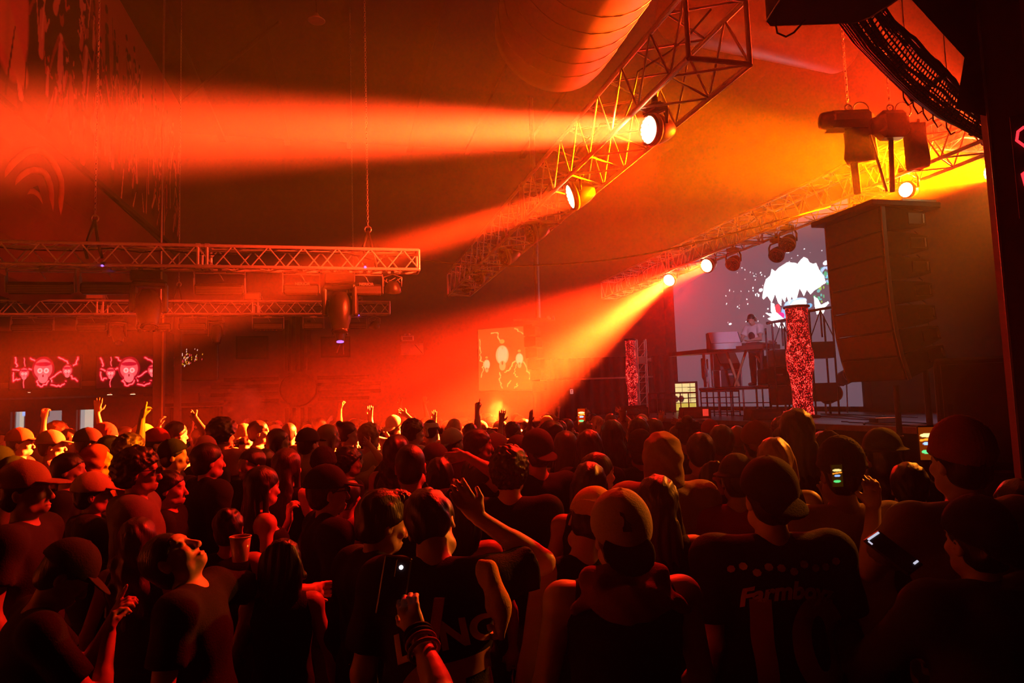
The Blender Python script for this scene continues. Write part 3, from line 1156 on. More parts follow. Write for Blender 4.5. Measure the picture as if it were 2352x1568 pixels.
# wall behind the bar with openings of lit rooms
wl = thing('service_room_front', 'dark partition with three lit doorways under the bar canopy', 'partition', W(-12.9, 20.6, 0), HZ)
xs_ = []
for (x0, x1) in ((24, 58), (97, 142), (175, 215)):
    xs_.append((PB(x0, 950, 20.6)[0] + 12.9, PB(x1, 950, 20.6)[0] + 12.9))
cur = 0.0
for (p0, p1) in xs_ + [(9.0, 9.0)]:
    if p0 - cur > .02:
        MB().box(((cur + p0) / 2, .06, 1.3), (p0 - cur, .12, 2.6)).build('panel', M['wall'], wl)
    if p1 > p0:
        MB().box(((p0 + p1) / 2, .06, 2.42), (p1 - p0, .12, .36)).build('header', M['wall'], wl)
    cur = p1
room = attr_mat('lit_room', 1.0)
for i, (p0, p1) in enumerate(xs_):
    pr = Paint(24, 60, (.50, .46, .36))
    pr.poly([(0, 0), (.25, 0), (.25, 1), (0, 1)], (.28, .30, .30))
    if i == 0:
        pr.poly([(.55, 0), (1, 0), (1, .93), (.55, .93)], (.05, .035, .04))
        pr.poly([(.4, .93), (1, .93), (1, .97), (.4, .97)], (.3, .5, 1.0))
    if i == 1:
        pr.I[...] = (.20, .185, .19)
        pr.poly([(0, .9), (.1, .9), (.1, 1), (0, 1)], (.02, .01, .01))
    if i == 2:
        pr.poly([(.75, 0), (1, 0), (1, 1), (.75, 1)], (.20, .25, .20))
        pr.seg(.2, .2, .9, .22, .03, (.9, .95, 1.0))
    r_ = thing('lit_doorway', ['narrow lit doorway with cream blind, at the far left end of the partition',
                              'lit doorway with plain grey wall inside, the middle one behind the bar',
                              'lit doorway with pale cream wall inside, the one nearest the yellow edged column'][i], 'doorway', W(-12.9 + p0, 20.93, 0), HZ)
    painted('room_view', pr.I, ((0, 0, .02), (p1 - p0, 0, .02), (0, 0, 2.3)), room, r_)
    MB().box((-.03, .0, 1.15), (.05, .10, 2.3)).box((p1 - p0 + .03, .0, 1.15), (.05, .10, 2.3)).build('door_frame', M['grey'], r_)


def neon(seed, cut=1.0):
    rs = np.random.RandomState(seed)
    p = Paint(200, 90, (.018, .0, .001), aspect=2.2)
    hot, mid = (1.0, .16, .17), (.95, .012, .03)
    def glow(fn):
        fn(3.2, (.12, 0, .004))
        fn(1.9, (.45, .0, .012))
        fn(1.0, mid)
    def bolt(pts, r=.019):
        for rr, c in ((4.2, (.06, 0, .002)), (2.4, (.35, .0, .009)), (1.3, mid), (.6, hot)):
            rs2 = np.random.RandomState(seed + int(pts[0][0] * 99))
            q = []
            for (x0, y0), (x1, y1) in zip(pts[:-1], pts[1:]):
                for t in np.linspace(0, 1, 5)[:-1]:
                    q.append((x0 + (x1 - x0) * t + rs2.uniform(-.012, .012), y0 + (y1 - y0) * t + rs2.uniform(-.03, .03)))
            q.append(pts[-1])
            for a, b in zip(q[:-1], q[1:]):
                p.seg(a[0], a[1], b[0], b[1], r * rr, c)
    bolt([(.06, .95), (.10, .72), (.05, .55), (.06, .25), (.14, .30)])
    bolt([(.05, .58), (.20, .56), (.30, .60), (.40, .55)])
    bolt([(.20, .95), (.21, .70)], .010)
    bolt([(.20, .35), (.20, .03)], .010)
    bolt([(.28, .95), (.36, .85), (.46, .82)])
    bolt([(.70, .95), (.80, .85), (.86, .68), (.95, .75), (.97, .95)])
    bolt([(.86, .68), (.80, .55), (.66, .42), (.56, .30), (.62, .12), (.74, .10), (.80, .20)])
    bolt([(.80, .45), (.90, .30), (.97, .20)])
    bolt([(.42, .33), (.38, .20), (.42, .05), (.50, .10), (.55, .22)])
    bolt([(.60, .10), (.70, .05), (.78, .12)])
    for (x, y, s) in ((.47, .52, 1.30), (.20, .45, .62), (.82, .50, .66)):
        for k, c in ((1.25, (.25, 0, .008)), (1.0, (.80, .06, .07))):
            p.ell(x, y + .06 * s, .22 * s * k, .24 * s * k, c)
        p.ell(x, y - .16 * s, .12 * s, .12 * s, (.85, .10, .11))
        p.ell(x, y + .18 * s, .20 * s, .05 * s, (.35, .0, .015))
        for q in (-1, 1):
            p.ell(x + q * .035 * s, y + .02 * s, .065 * s, .065 * s, (1.0, .30, .28))
            p.ell(x + q * .035 * s, y + .02 * s, .03 * s, .03 * s, (.8, .12, .10))
        p.ell(x, y - .10 * s, .02 * s, .035 * s, (.25, 0, .01))
    if cut < 1:
        p.I = p.I[:, :int(200 * cut)]
    return p.I


tvm = attr_mat('screen_image', 1.6)


def screen(x0, x1, y0, y1, b, img, name, label, cat, group=None, frame_m='black', fr=.03):
    pl = PB(x0, y1, b)
    pr = PB(x1, y1, b)
    ptp = PB((x0 + x1) / 2, y0, b)
    w, h = pr[0] - pl[0], ptp[2] - pl[2]
    o = thing(name, label, cat, W(pl[0], b, pl[2]), HZ, group)
    MB().box((w / 2, .05, h / 2), (w + 2 * fr, .08, h + 2 * fr), bev=.01).build('bezel', M[frame_m], o)
    painted('picture', img, ((0, -.002, 0), (w, -.002, 0), (0, -.002, h)), tvm, o)
    return o, w, h


screen(22, 182, 818, 893, bz0 - .15, neon(3), 'television', 'television with pink neon skulls and branches, the one furthest from the yellow edged column', 'television', 'televisions on the bar canopy')
screen(222, 356, 818, 891, bz0 - .15, neon(4, .86), 'television', 'television with pink neon skulls and branches, the one half hidden by the yellow edged column', 'television', 'televisions on the bar canopy')
# third television seen nearly edge on beyond the column
o = thing('television', 'dark television with scattered tiny lights beyond the yellow edged column', 'television', W(PB(385, 880, 19.5)[0], 19.5, 2.9), HZ)
w_ = PB(500, 880, 19.5)[0] - PB(385, 880, 19.5)[0]
MB().box((w_ / 2, .06, .62), (w_, .1, 1.25), bev=.02).build('casing', M['black'], o)
pd = Paint(90, 60, (.004, 0, 0))
rs = np.random.RandomState(8)
for k_ in range(70):
    x, y = rs.normal(.35, .14), rs.normal(.45, .09)
    pd.ell(x, y, .010, .016, [(1, .5, .4), (.8, .05, .05), (.9, .35, .02)][k_ % 3])
for k_ in range(5):
    pd.seg(.20, .70 + .04 * k_, .20, .72 + .04 * k_, .008, (1, .5, .35))
painted('picture', pd.I, ((.05, -.01, .08), (w_ - .05, -.01, .08), (.05, -.01, 1.2)), tvm, o)
# gantry under it
o = thing('back_bar_cabinet', 'dark back bar cabinet below the dark television', 'cabinet', W(PB(390, 930, 19.6)[0], 19.6, 0), HZ)
MB().box((w_ / 2, .25, 1.1), (w_, .5, 2.2), bev=.02).build('body', M['matt'], o)
MB().box((w_ / 2, -.02, 2.28), (w_ + .1, .7, .08)).build('counter_top', M['plastic'], o)
# little canopy lamps
for i, (px, py) in enumerate(((252, 905), (305, 904), (67, 900))):
    q = PB(px, py, bz0 - .10)
    o = thing('downlight', ['small warm lamp under the second television, nearer the first', 'small warm lamp under the second television, nearer the column', 'small dim amber lamp under the first television'][i], 'lamp', W(q[0], q[1], q[2]), HZ)
    MB().lathe([(.03, .03), (.045, 0), (.03, -.004)], 12).build('housing', M['steel'], o)
    MB().box((0, 0, -.012), (.10 if i < 2 else .04, .04, .012)).build('lens', mat('lamp_glow_%d' % i, (1, .6, .4), emit=(1, .45, .25), strength=3 if i < 2 else 1.5), o)

# column with a flat yellow strip along one edge
q = PB(364, 960, 17.2)
col = thing('support_column', 'square steel column with a yellow edge beside the televisions', 'column', W(q[0], 17.2, 0), HZ)
MB().box((0, 0, 2.25), (.22, .22, 4.5), bev=.012).build('shaft', M['wall'], col)
MB().box((.10, -.118, 2.25), (.035, .02, 4.5)).build('edge_strip', mat('yellow_edge', (.75, .62, .20), .4), col)
MB().box((0, 0, .02), (.36, .36, .04)).build('base_plate', M['steel'], col)
o = MB().tube((0, 0, 0), (0, 0, 8.0), .025, 8).build('conduit', M['steel'])
o.location = W(q[0] + .02, 17.2, 4.5)
tag(o, 'thin steel conduit running from the column top up to the roof', 'pipe')
q = PB(428, 900, 20.2)
o = thing('support_column', 'slim dark column beside the dark television', 'column', W(q[0], 19.2, 0), HZ)
MB().box((0, 0, 2.3), (.16, .16, 4.6), bev=.01).build('shaft', M['wall'], o)
MB().box((0, 0, .02), (.3, .3, .04)).build('base_plate', M['steel'], o)

# ---------------------------------------------------------------- back wall: sun relief, pictures, projection screen
bw = B_BACK - .12
c = PB(685, 893, bw)
zr = thing('sun_symbol_relief', 'large round sun symbol with four groups of rays on the far wall', 'wall relief', W(c[0], bw, c[2]), HZ)
Mx = Matrix.Rotation(R(90), 4, 'X')
M['relief'] = mat('relief_paint', (.035, .02, .018), .8, noise=.3, scale=4)
MB().lathe([(.0, .06), (.52, .06), (.60, .10), (.66, .05), (.66, -.05)], 40, Mx).build('disc', M['relief'], zr)
for k_, off in enumerate((-.45, -.16, .16, .45)):
    L = 1.9 if abs(off) > .3 else 2.35
    MB().box((off * .9, 0, .7 + L / 2), (.13, .10, L)).build('ray', M['relief'], zr)
    for sg in (-1, 1):
        MB().box((sg * (.7 + L / 2), 0, off * .9), (L, .10, .13)).build('ray', M['relief'], zr)
    MB().box((off * .9, 0, -.7 - .5), (.13, .10, 1.0)).build('ray', M['relief'], zr)
pg = Paint(30, 24, (.02, .005, .004))
o1 = PB(545, 822, bw)
for i, (x0, x1, y0, y1) in enumerate(((545, 613, 775, 822), (740, 802, 776, 818))):
    p0, p1, p2 = PB(x0, y1, bw), PB(x1, y1, bw), PB(x0, y0, bw)
    o = thing('framed_picture', ['dark framed picture, upper one left of the sun symbol rays', 'dark framed picture with pale streaks, right of the sun symbol rays'][i], 'picture', W(p0[0], bw, p0[2]), HZ)
    w, h = p1[0] - p0[0], p2[2] - p0[2]
    MB().box((w / 2, .02, h + .02), (w + .1, .06, .06)).box((w / 2, .02, -.02), (w + .1, .06, .06)).box((-.02, .02, h / 2), (.06, .06, h)).box((w + .02, .02, h / 2), (.06, .06, h)).build('frame', M['matt'], o)
    p = Paint(60, 40, (.05, .015, .012))
    if i:
        p.seg(.55, .2, .65, .6, .03, (.7, .45, .35))
        p.seg(.8, .1, .78, .65, .02, (.7, .45, .35))
        p.ell(.45, .35, .05, .12, (.02, .004, .004))
    painted('canvas', p.I, ((0, 0, 0), (w, 0, 0), (0, 0, h)), M['mural'], o)
# emergency light box with panel below
p0, p1, p2 = PB(920, 815, bw), PB(973, 815, bw), PB(920, 789, bw)
o = thing('wall_notice_board', 'pale orange lit notice board with a curling lower corner on the far wall', 'sign', W(p0[0], bw, p0[2]), HZ)
w, h = p1[0] - p0[0], p2[2] - p0[2]
MB().box((w / 2, 0, h / 2), (w, .04, h), bev=.01).build('board', fab('cream', None) if False else FAB['cream'], o)
MB().tube((w * .62, -.03, h * .9), (w * .95, -.03, .05), .012).build('crease', M['wall'], o)
p0 = PB(921, 783, bw)
o = thing('emergency_light', 'white emergency light box with a grille above the notice board', 'lamp', W(p0[0], bw, p0[2]), HZ)
MB().box((.25, 0, .1), (.5, .10, .22), bev=.02).build('housing', FAB['white'], o)
MB().box((.25, -.056, .1), (.38, .01, .13)).build('grille', FAB['grey'], o)
for k_ in range(2):
    MB().lathe([(.03, 0), (.045, .05), (.02, .07)], 10, Matrix.Translation((.17 + .16 * k_, -.02, .22))).build('lamp_head', FAB['white'], o)

# projection screen with lanterns
pj = Paint(124, 152, (.42, .085, .012))
rs = np.random.RandomState(2)
crm = (1.0, .62, .28)


def br(p, pts, r, c, rs):
    q = []
    for (x0, y0), (x1, y1) in zip(pts[:-1], pts[1:]):
        for t in np.linspace(0, 1, 6)[:-1]:
            q.append((x0 + (x1 - x0) * t + rs.uniform(-.02, .02), y0 + (y1 - y0) * t + rs.uniform(-.012, .012)))
    q.append(pts[-1])
    for a, b in zip(q[:-1], q[1:]):
        p.seg(a[0], a[1], b[0], b[1], r * rs.uniform(.5, 1.2), c)


br(pj, [(.03, .85), (.05, .62), (.03, .50), (.10, .47), (.08, .35), (.05, .22)], .008, (.95, .55, .12), rs)
br(pj, [(.25, .92), (.38, .93), (.42, .78)], .009, (.95, .55, .12), rs)
br(pj, [(.70, .98), (.88, .86), (.93, .70), (.92, .50), (.98, .35)], .009, (.95, .55, .12), rs)
br(pj, [(.68, .45), (.60, .33), (.50, .28)], .010, (.95, .55, .12), rs)
br(pj, [(.86, .42), (.95, .25), (.97, .15)], .009, (.95, .55, .12), rs)
br(pj, [(.42, .28), (.40, .15), (.45, .03)], .009, (.95, .55, .12), rs)
br(pj, [(.62, .15), (.55, .05)], .008, (.95, .55, .12), rs)
br(pj, [(.74, .40), (.66, .25), (.74, .20)], .006, (.95, .55, .12), rs)
br(pj, [(.75, .10), (.68, .02)], .006, (.95, .55, .12), rs)
for (x, y, s) in ((.46, .52, 1.0), (.16, .40, .52), (.78, .46, .58)):
    pj.ell(x, y + .26 * s, .04 * s, .035 * s, (.9, .35, .05))
    pj.ell(x, y + .04 * s, .10 * s, .155 * s, (1.0, .50, .16))
    pj.ell(x - .03 * s, y + .03 * s, .045 * s, .13 * s, crm)
    pj.ell(x + .045 * s, y + .05 * s, .04 * s, .12 * s, crm)
    pj.ell(x, y - .13 * s, .05 * s, .08 * s, (.95, .40, .10))
    pj.ell(x, y - .09 * s, .012 * s, .03 * s, (.5, .08, .01))
bl, brr, tl = P(1100, 897, 23.5), P(1222, 893, 22.6), P(1098, 757, 23.5)
so = thing('projection_screen', 'hanging projection screen showing glowing lanterns and branches', 'screen', bl)
sm = attr_mat('projected_image', .85)
painted('picture', pj.I, ((0, 0, 0), brr - bl, tl - bl), sm, so)
dd = (brr - bl).normalized()
MB().box((brr - bl) / 2 + (tl - bl) / 2 + Vector((.02, .05, 0)), ((brr - bl).length + .08, .05, (tl - bl).length + .08), Matrix.Rotation(math.atan2(dd.y, dd.x), 3, 'Z')).build('frame', M['matt'], so)
wv_ = thing('screen_truss_arm', 'short metal arm carrying the far speaker hang beside the projection screen', 'bracket', P(1182, 735, 22.8))
MB().box((.65, 0, 0), (1.4, .08, .08)).build('arm', M['steel'], wv_)
for k_ in range(2):
    MB().lathe([(.05, -.06), (.06, .06)], 10, Matrix.Translation((1.12 + .16 * k_, -.05, .03))).build('clamp', M['grey'], wv_)
MB().tube((.8, 0, .05), (.8, 0, Z_TOP - P(1182, 735, 22.8).z), .09, 10).build('hanging_post', M['steel'], wv_)

# far speaker hang next to the screen
far_sp = None
fx_ = P(1222, 745, 22.2)
far_n = 0
for k_ in range(6):
    z = P(1228, 745, 22).z - .2 - .36 * k_
    x = fx_.x + .02 * k_ * k_ * .5
    if far_sp is None:
        far_sp = thing('line_array_speaker', 'speaker cabinet in the far hang beside the projection screen, topmost', 'speaker', (x, fx_.y, z), R(-20), 'far speaker hang cabinets')
        MB().prism([(-.18, .17), (.20, .14), (.20, -.14), (-.18, -.17)], -.35, .35).build('cabinet', M['matt'], far_sp)
        MB().box((-.19, 0, 0), (.02, .62, .28)).build('grille', M['plastic'], far_sp)
    else:
        dup(far_sp, (x, fx_.y, z), R(-20), ['', 'speaker cabinet in the far hang beside the projection screen, second from its top', 'speaker cabinet in the far hang beside the projection screen, third from its top', 'speaker cabinet in the far hang beside the projection screen, third from its bottom', 'speaker cabinet in the far hang beside the projection screen, second from its bottom', 'speaker cabinet in the far hang beside the projection screen, lowest'][k_])

# small white sign on the black drape
q = P(1313, 899, 21.5)
o = thing('wall_sign', 'small white sign on the dark drape left of the stage', 'sign', q, 0)
MB().box((0, 0, 0), (.10, .02, .15), bev=.01).build('plate', mat('sign_white', (.8, .75, .72), .5, emit=(.8, .45, .4), strength=.35), o)
MB().box((0, -.012, .035), (.05, .004, .012)).box((0, -.012, .0), (.012, .004, .07)).build('symbol', M['matt'], o)
o = MB().box((0, 0, 0), (3.6, .06, .05)).build('rail', M['steel'])
o.location = P(1370, 869, 21.8)
tag(o, 'thin grey rail on the dark drape above the small white sign', 'rail')
# black drapes left of the stage: corrugated cloth wall
dr = MB()
pts_t, N_ = [], 90
for i in range(N_ + 1):
    t = i / N_
    pts_t.append((t * 4.6, .07 * math.sin(t * 90)))
vs_ = [Vector((x, y, 0)) for x, y in pts_t] + [Vector((x, y, 3.4)) for x, y in pts_t]
dr._add(vs_, [(i, i + 1, N_ + 2 + i, N_ + 1 + i) for i in range(N_)], True)
o = dr.build('drape', mat('black_drape', (.02, .015, .015), .95))
p0 = P(1225, 950, 22.0)
o.location = (p0.x, 22.0, 0)
tag(o, 'black pleated drape hanging left of the stage behind the white sign', 'drape')

# ---------------------------------------------------------------- ducts
def duct(name, label, p0, p1, r, ribs=True, cone=0.0):
    p0, p1 = Vector(p0), Vector(p1)
    L = (p1 - p0).length
    q = (p1 - p0).to_track_quat('Z', 'Y').to_matrix().to_4x4()
    o = thing(name, label, 'duct', p0)
    prof_ = [(0.02, .12), (r * .55, .02), (r * .86, .0), (r * .97, .10), (r, .28)]
    MB().lathe(prof_ + [(r, L)], 40, q).build('shell', M['duct'], o)
    if ribs:
        mb = MB()
        n = int(L / .32)
        pts = []
        for i in range(n * 24):
            a = 2 * math.pi * i / 24
            z = .3 + .32 * i / 24
            pts.append(q @ Vector(((r + .006) * math.cos(a), (r + .006) * math.sin(a), z)))
        mb.path(pts, .009, 4)
        mb.build('spiral_seam', M['duct'], o)
    return o


duct('ventilation_duct', 'fat round spiral duct with a closed end above the stage truss lamp', P(1262, 95, 9.0), P(1262, 95, 9.0) + (W(0, -7.5, .4)), .82)
duct('ventilation_duct', 'smaller round duct crossing behind the stage truss towards the right', P(1545, 20, 10.5), P(1925, 108, 12.5), .48, ribs=False)
q = P(727, 45, 12.0)
o = thing('pendant_lamp', 'small dark pendant lamp hanging alone under the roof', 'lamp', q)
MB().lathe([(.03, .12), (.06, .06), (.16, -.02), (.15, -.03)], 16).build('shade', M['duct'], o)
MB().tube((0, 0, .1), (0, 0, Z_TOP - q.z), .012).build('cord', M['cable'], o)

# hanging panel at the top right, near
pl_ = [P(1775, -60, 3.4), P(1790, 54, 3.9), P(1985, 56, 3.9), P(2070, -60, 3.3)]
z_ = P(1888, 54, 3.9).z
o = thing('overhead_panel', 'flat dark underside panel with a pale rim hanging at the top of the view', 'tray', P(1888, 54, 3.9))
c0 = P(1888, 54, 3.9)
out = [Vector((-.36, -1.0)), Vector((-.35, -.05)), Vector((-.31, 0)), Vector((.20, 0)), Vector((.26, -.05)), Vector((.52, -.75))]
mb = MB()
mb._add([Vector((p.x, p.y, 0)) for p in out] + [Vector((p.x, p.y, .14)) for p in out], [tuple(range(6)), tuple(range(6, 12))[::-1]] + [(k_, k_ + 6, (k_ + 1) % 6 + 6, (k_ + 1) % 6) for k_ in range(6)])
mb.build('tray', M['plastic'], o)
MB().path([Vector((p.x, p.y, 0)) for p in out], .006, 6).build('rim', M['steel'], o)
for k_ in range(2):
    MB().tube((-.25 + .4 * k_, -.2, .14), (-.25 + .4 * k_, -.2, 2.6), .008).build('hanger_wire', M['steel'], o)
MB().path([Vector((-.30, -.05, 0)), Vector((-.27, 0, -.05)), Vector((-.22, .0, -.075)), Vector((-.17, 0, -.05)), Vector((-.12, -.05, 0))], .006, 6).build('cable_loop', M['cable'], o)

# ================================================================ trusses and rigged lamps
def make_truss(name, label, p0, p1, s, pitch, r=.025, joints=(), rd=.011, endcap=True):
    """Box truss from p0 to p1 (centre line); chords and bracing are parts."""
    p0, p1 = Vector(p0), Vector(p1)
    d = p1 - p0
    L = d.length
    rz = math.atan2(d.y, d.x)
    o = thing(name, label, 'truss', p0, rz)
    h = s / 2
    rise = math.atan2(d.z, math.hypot(d.x, d.y))
    M3 = Matrix.Rotation(-rise, 3, 'Y')
    def t(x, y, z):
        return M3 @ Vector((x, y, z))
    for y in (-h, h):
        for z in (-h, h):
            MB().tube(t(0, y, z), t(L, y, z), r, 10).build('chord', M['alu'], o)
    n = max(2, int(round(L / pitch)))
    st = L / n
    for fc in range(4):
        mb = MB()
        for i in range(n):
            x0, xm, x1 = i * st, (i + .5) * st, (i + 1) * st
            if fc == 0:
                mb.tube(t(x0, -h, -h), t(xm, -h, h), rd, 6, cap=False).tube(t(xm, -h, h), t(x1, -h, -h), rd, 6, cap=False)
            elif fc == 1:
                mb.tube(t(x0, h, h), t(xm, h, -h), rd, 6, cap=False).tube(t(xm, h, -h), t(x1, h, h), rd, 6, cap=False)
            elif fc == 2:
                mb.tube(t(x0, -h, h), t(xm, h, h), rd, 6, cap=False).tube(t(xm, h, h), t(x1, -h, h), rd, 6, cap=False)
            else:
                mb.tube(t(x0, -h, -h), t(xm, h, -h), rd, 6, cap=False).tube(t(xm, h, -h), t(x1, -h, -h), rd, 6, cap=False)
        mb.build('bracing', M['alu'], o)
    ends = ([0.0, L] if endcap else []) + [j for j in joints]
    for x in ends:
        xs = (x,) if x in (0.0, L) else (x - .06, x + .06)
        mb = MB()
        for xx in xs:
            for a_, b_ in (((-h, -h), (-h, h)), ((-h, h), (h, h)), ((h, h), (h, -h)), ((h, -h), (-h, -h))):
                mb.tube(t(xx, a_[0], a_[1]), t(xx, b_[0], b_[1]), r * .85, 8)
            if len(xs) == 2:
                for y in (-h, h):
                    for z in (-h, h):
                        mb.tube(t(xx - .03, y, z), t(xx + .03, y, z), r * 1.35, 10)
        mb.build('end_frame', M['alu'], o)
    # power cable laid in the truss
    rs_ = np.random.RandomState(int(L * 10))
    pts = [t(L * k / 30, rs_.uniform(-.5, .5) * h, h * .55 + rs_.uniform(-.3, .3) * h) for k in range(31)]
    MB().path(pts, .010, 5).build('power_cable', M['cable'], o)
    return o


S1, S2 = .30, .30
T1B = 10.44
t1 = PB(960, 601, T1B)
TZ1 = t1[2]
T2B = 17.0
t2 = PB(894, 708, T2B)
TZ2 = t2[2]
make_truss('lighting_truss', 'aluminium box truss over the crowd, nearer of the pair below the mural', W(-9.5, T1B, TZ1), W(t1[0], T1B, TZ1), S1, .48, joints=(PB(470, 590, T1B)[0] + 9.5,))
make_truss('lighting_truss', 'aluminium box truss over the crowd, farther of the pair above the televisions', W(-12.5, T2B, TZ2), W(t2[0], T2B, TZ2), S2, .48,
           joints=(PB(235, 705, T2B)[0] + 12.5, PB(588, 708, T2B)[0] + 12.5))
# stage-front truss (near, over the crowd) and the truss over the stage edge
A3, Z3 = 2.9, 5.05
b3a, b3b = 4.75, 16.8
make_truss('lighting_truss', 'wide box truss running away overhead with the two big round wash lights', W(A3 + .10, b3a, Z3 + .02), W(A3 - .05, b3b, Z3), .56, .62, r=.026, joints=(5.0,), rd=.012)
A4, Z4 = 7.8, 5.3
make_truss('lighting_truss', 'box truss over the stage edge glowing yellow behind the speaker hang', W(A4, 4.5, Z4), W(A4, 19.0, Z4), .50, .55, joints=(4.0, 7.2, 10.2))


def chain(name, label, top, bot, link=.05, m='steel', cat='chain'):
    top, bot = Vector(top), Vector(bot)
    L = (top - bot).length
    n = int(L / (link * .74))
    dq = (bot - top).normalized()
    o = thing(name, label, cat, bot)
    mb = MB()
    for i in range(n):
        c = -dq * (i + .5) * (L / n)
        a = Matrix.Rotation(R(90 * (i % 2)), 3, 'Z') @ Matrix.Rotation(R(90), 3, 'X')
        mb.ring(c, link * .42, link * .11, a, 8, 4, sx=.62, sy=1.15)
    mb.build('links', M[m], o)
    return o


def sling(p_top, half, drop, label, o=None):
    s_ = thing('sling', label, 'sling', p_top)
    MB().ring((0, 0, .02), .05, .012, Matrix.Rotation(R(90), 3, 'X'), 12, 6).build('shackle', M['steel'], s_)
    for q in (-1, 1):
        MB().path([(0, 0, 0), (q * half * .5, -.03, -drop * .5), (q * half, -.05, -drop), (q * half * 1.05, .02, -drop - .12)], .022, 6).build('strap', M['plastic'], s_)
    return s_


def chain_at(px, pyb, b, label, ptop_px=None):
    lo = PB(px, pyb, b)
    p = W(*lo)
    top = Vector((p.x, p.y, Z_TOP))
    chain('hoist_chain', label, top, p + Vector((0, 0, .05)), .055)
    return p


M['brass'] = mat('zinc_chain', (.72, .55, .30), .35, .85)
p = chain_at(845, 530, T1B, 'hoist chain holding the nearer truss close to its free end')
sling(p, .11, .45, 'looped steel sling on the nearer truss close to its free end')
p = chain_at(218, 505, T1B, 'hoist chain hanging in front of the mural')
sling(p, .10, .42, 'dark strap sling on the nearer truss in front of the mural')
p = chain_at(411, 655, T2B, 'hoist chain holding the farther truss near the column')
sling(p, .12, .42, 'pale strap sling on the farther truss near the column')
p = chain_at(812, 672, T2B, 'hoist chain holding the farther truss near its free end')
sling(p, .06, .30, 'small sling on the farther truss near its free end')
p = chain_at(32, 650, T2B, 'hoist chain holding the farther truss at the far left')
sling(p, .10, .40, 'strap sling on the farther truss at the far left')
for px, Y in ((1232, 7.9), (1440, 6.4)):
    pass

M['led_on'] = mat('led_glow_hot', (1, .5, .3), .5, emit=(1.0, .50, .22), strength=9.0)
M['led_yel'] = mat('led_glow_yellow', (1, .8, .3), .5, emit=(1.0, .72, .30), strength=14.0)
M['glass'] = mat('dark_lens_glass', (.05, .03, .03), .12)
M['violet'] = mat('violet_indicator', (.2, .1, .6), .5, emit=(.30, .12, 1.0), strength=2.2)


def clamp_mb(mb, x=0, y=0, z=0):
    mb.box((x, y, z - .03), (.05, .05, .09)).ring((x, y, z), .034, .012, Matrix.Rotation(R(90), 3, 'Y'), 10, 5)
    return mb


def wash_light(pos, target, on, label, r=.13, drop=.42, col=RED, power=0, spread=12, beamdia=None, glow='led_on', side=None):
    """Round LED wash light hanging by a yoke from pos (top); the head looks at target."""
    o = thing('wash_light', label, 'stage light', pos, 0, None)
    hc = Vector((0, 0, -drop))
    d = (Vector(target) - (Vector(pos) + hc)).normalized()
    hz = math.atan2(d.y, d.x)
    Rz = Matrix.Rotation(hz + math.pi / 2, 3, 'Z')
    mb = clamp_mb(MB(), 0, 0, 0)
    mb.box((0, 0, -.10), (.20, .16, .07), Rz, bev=.01)
    mb.build('base', M['plastic'], o)
    k = r / .13
    yk = [Rz @ Vector(v) for v in ((-.165 * k, 0, -drop), (-.175 * k, 0, -drop + .13), (-.14 * k, 0, -.16), (0, 0, -.14), (.14 * k, 0, -.16), (.175 * k, 0, -drop + .13), (.165 * k, 0, -drop))]
    MB().path(yk, .018, 6).build('yoke', M['plastic'], o)
    q = d.to_track_quat('Z', 'Y').to_matrix().to_4x4()
    Mh = Matrix.Translation(hc) @ q
    hd = MB().lathe([(.02, -.20 * k), (.07 * k, -.19 * k), (.11 * k, -.12 * k), (r * 1.12, -.02), (r * 1.18, .05), (r * 1.16, .095), (r * 1.02, .10), (r * 1.0, .07)], 28, Mh, closed=False)
    hd._add([Mh @ Vector((r * math.cos(2 * math.pi * i / 28), r * math.sin(2 * math.pi * i / 28), .072)) for i in range(28)], [tuple(range(28))])
    head = hd.build('head', M['black'], o)
    le = MB()
    pts = [(0, 0)]
    for ring_, n in ((1, 6), (2, 12), (3, 18)):
        for i in range(n):
            a = 2 * math.pi * i / n
            pts.append((ring_ / 3.45 * r * math.cos(a), ring_ / 3.45 * r * math.sin(a)))
    for x, y in pts:
        le.lathe([(.0205 * k, .072), (.0205 * k, .082), (.012 * k, .090), (.001, .092)], 8, Mh @ Matrix.Translation((x, y, 0)))
    le.build('led_array', M[glow] if on else M['glass'], head)
    MB().lathe([(r * 1.19, .03), (r * 1.23, .04), (r * 1.23, .07), (r * 1.19, .08)], 28, Mh, closed=False).build('rim', M['grey'], head)
    MB().path([(0.05, 0, -.02), (.12, .05, -.2), (.05, .1, -.3), hc - d * .15], .007, 5).build('cable', M['cable'], o)
    return o, Vector(pos) + hc, d


def lamp_on(pos, target, label, r, spread, col, power, drop=.42, glow='led_on', blend=None, lift=0.0):
    o, c, d = wash_light(pos, target, True, label, r, drop, glow=glow)
    disc(c + d * .125, c + d * 5, r * 1.8, spread, col, power, parent=o)
    return o


def under(A, px, zt):
    """Point under a truss of constant across-position A whose image lies in column px."""
    X = PA(px, 500, A)
    return W(A, X[1], zt)


# big lit lamp, second lit lamp, dark ones along the overhead truss
def on_truss(px, py, A, drop, Zt):
    """Pan position on the truss so that the lamp head shows at (px, py)."""
    c = PA(px, py, A)
    return W(A, c[1], c[2] + drop), W(*c)


def fill_spot(o_c, d, deg, col, power):  # spot added at a lamp's place to brighten a chosen target
    return spot(o_c + d * .16, o_c + d * 5, deg, col, power, blend=.9, size=.12, name='fill_light')


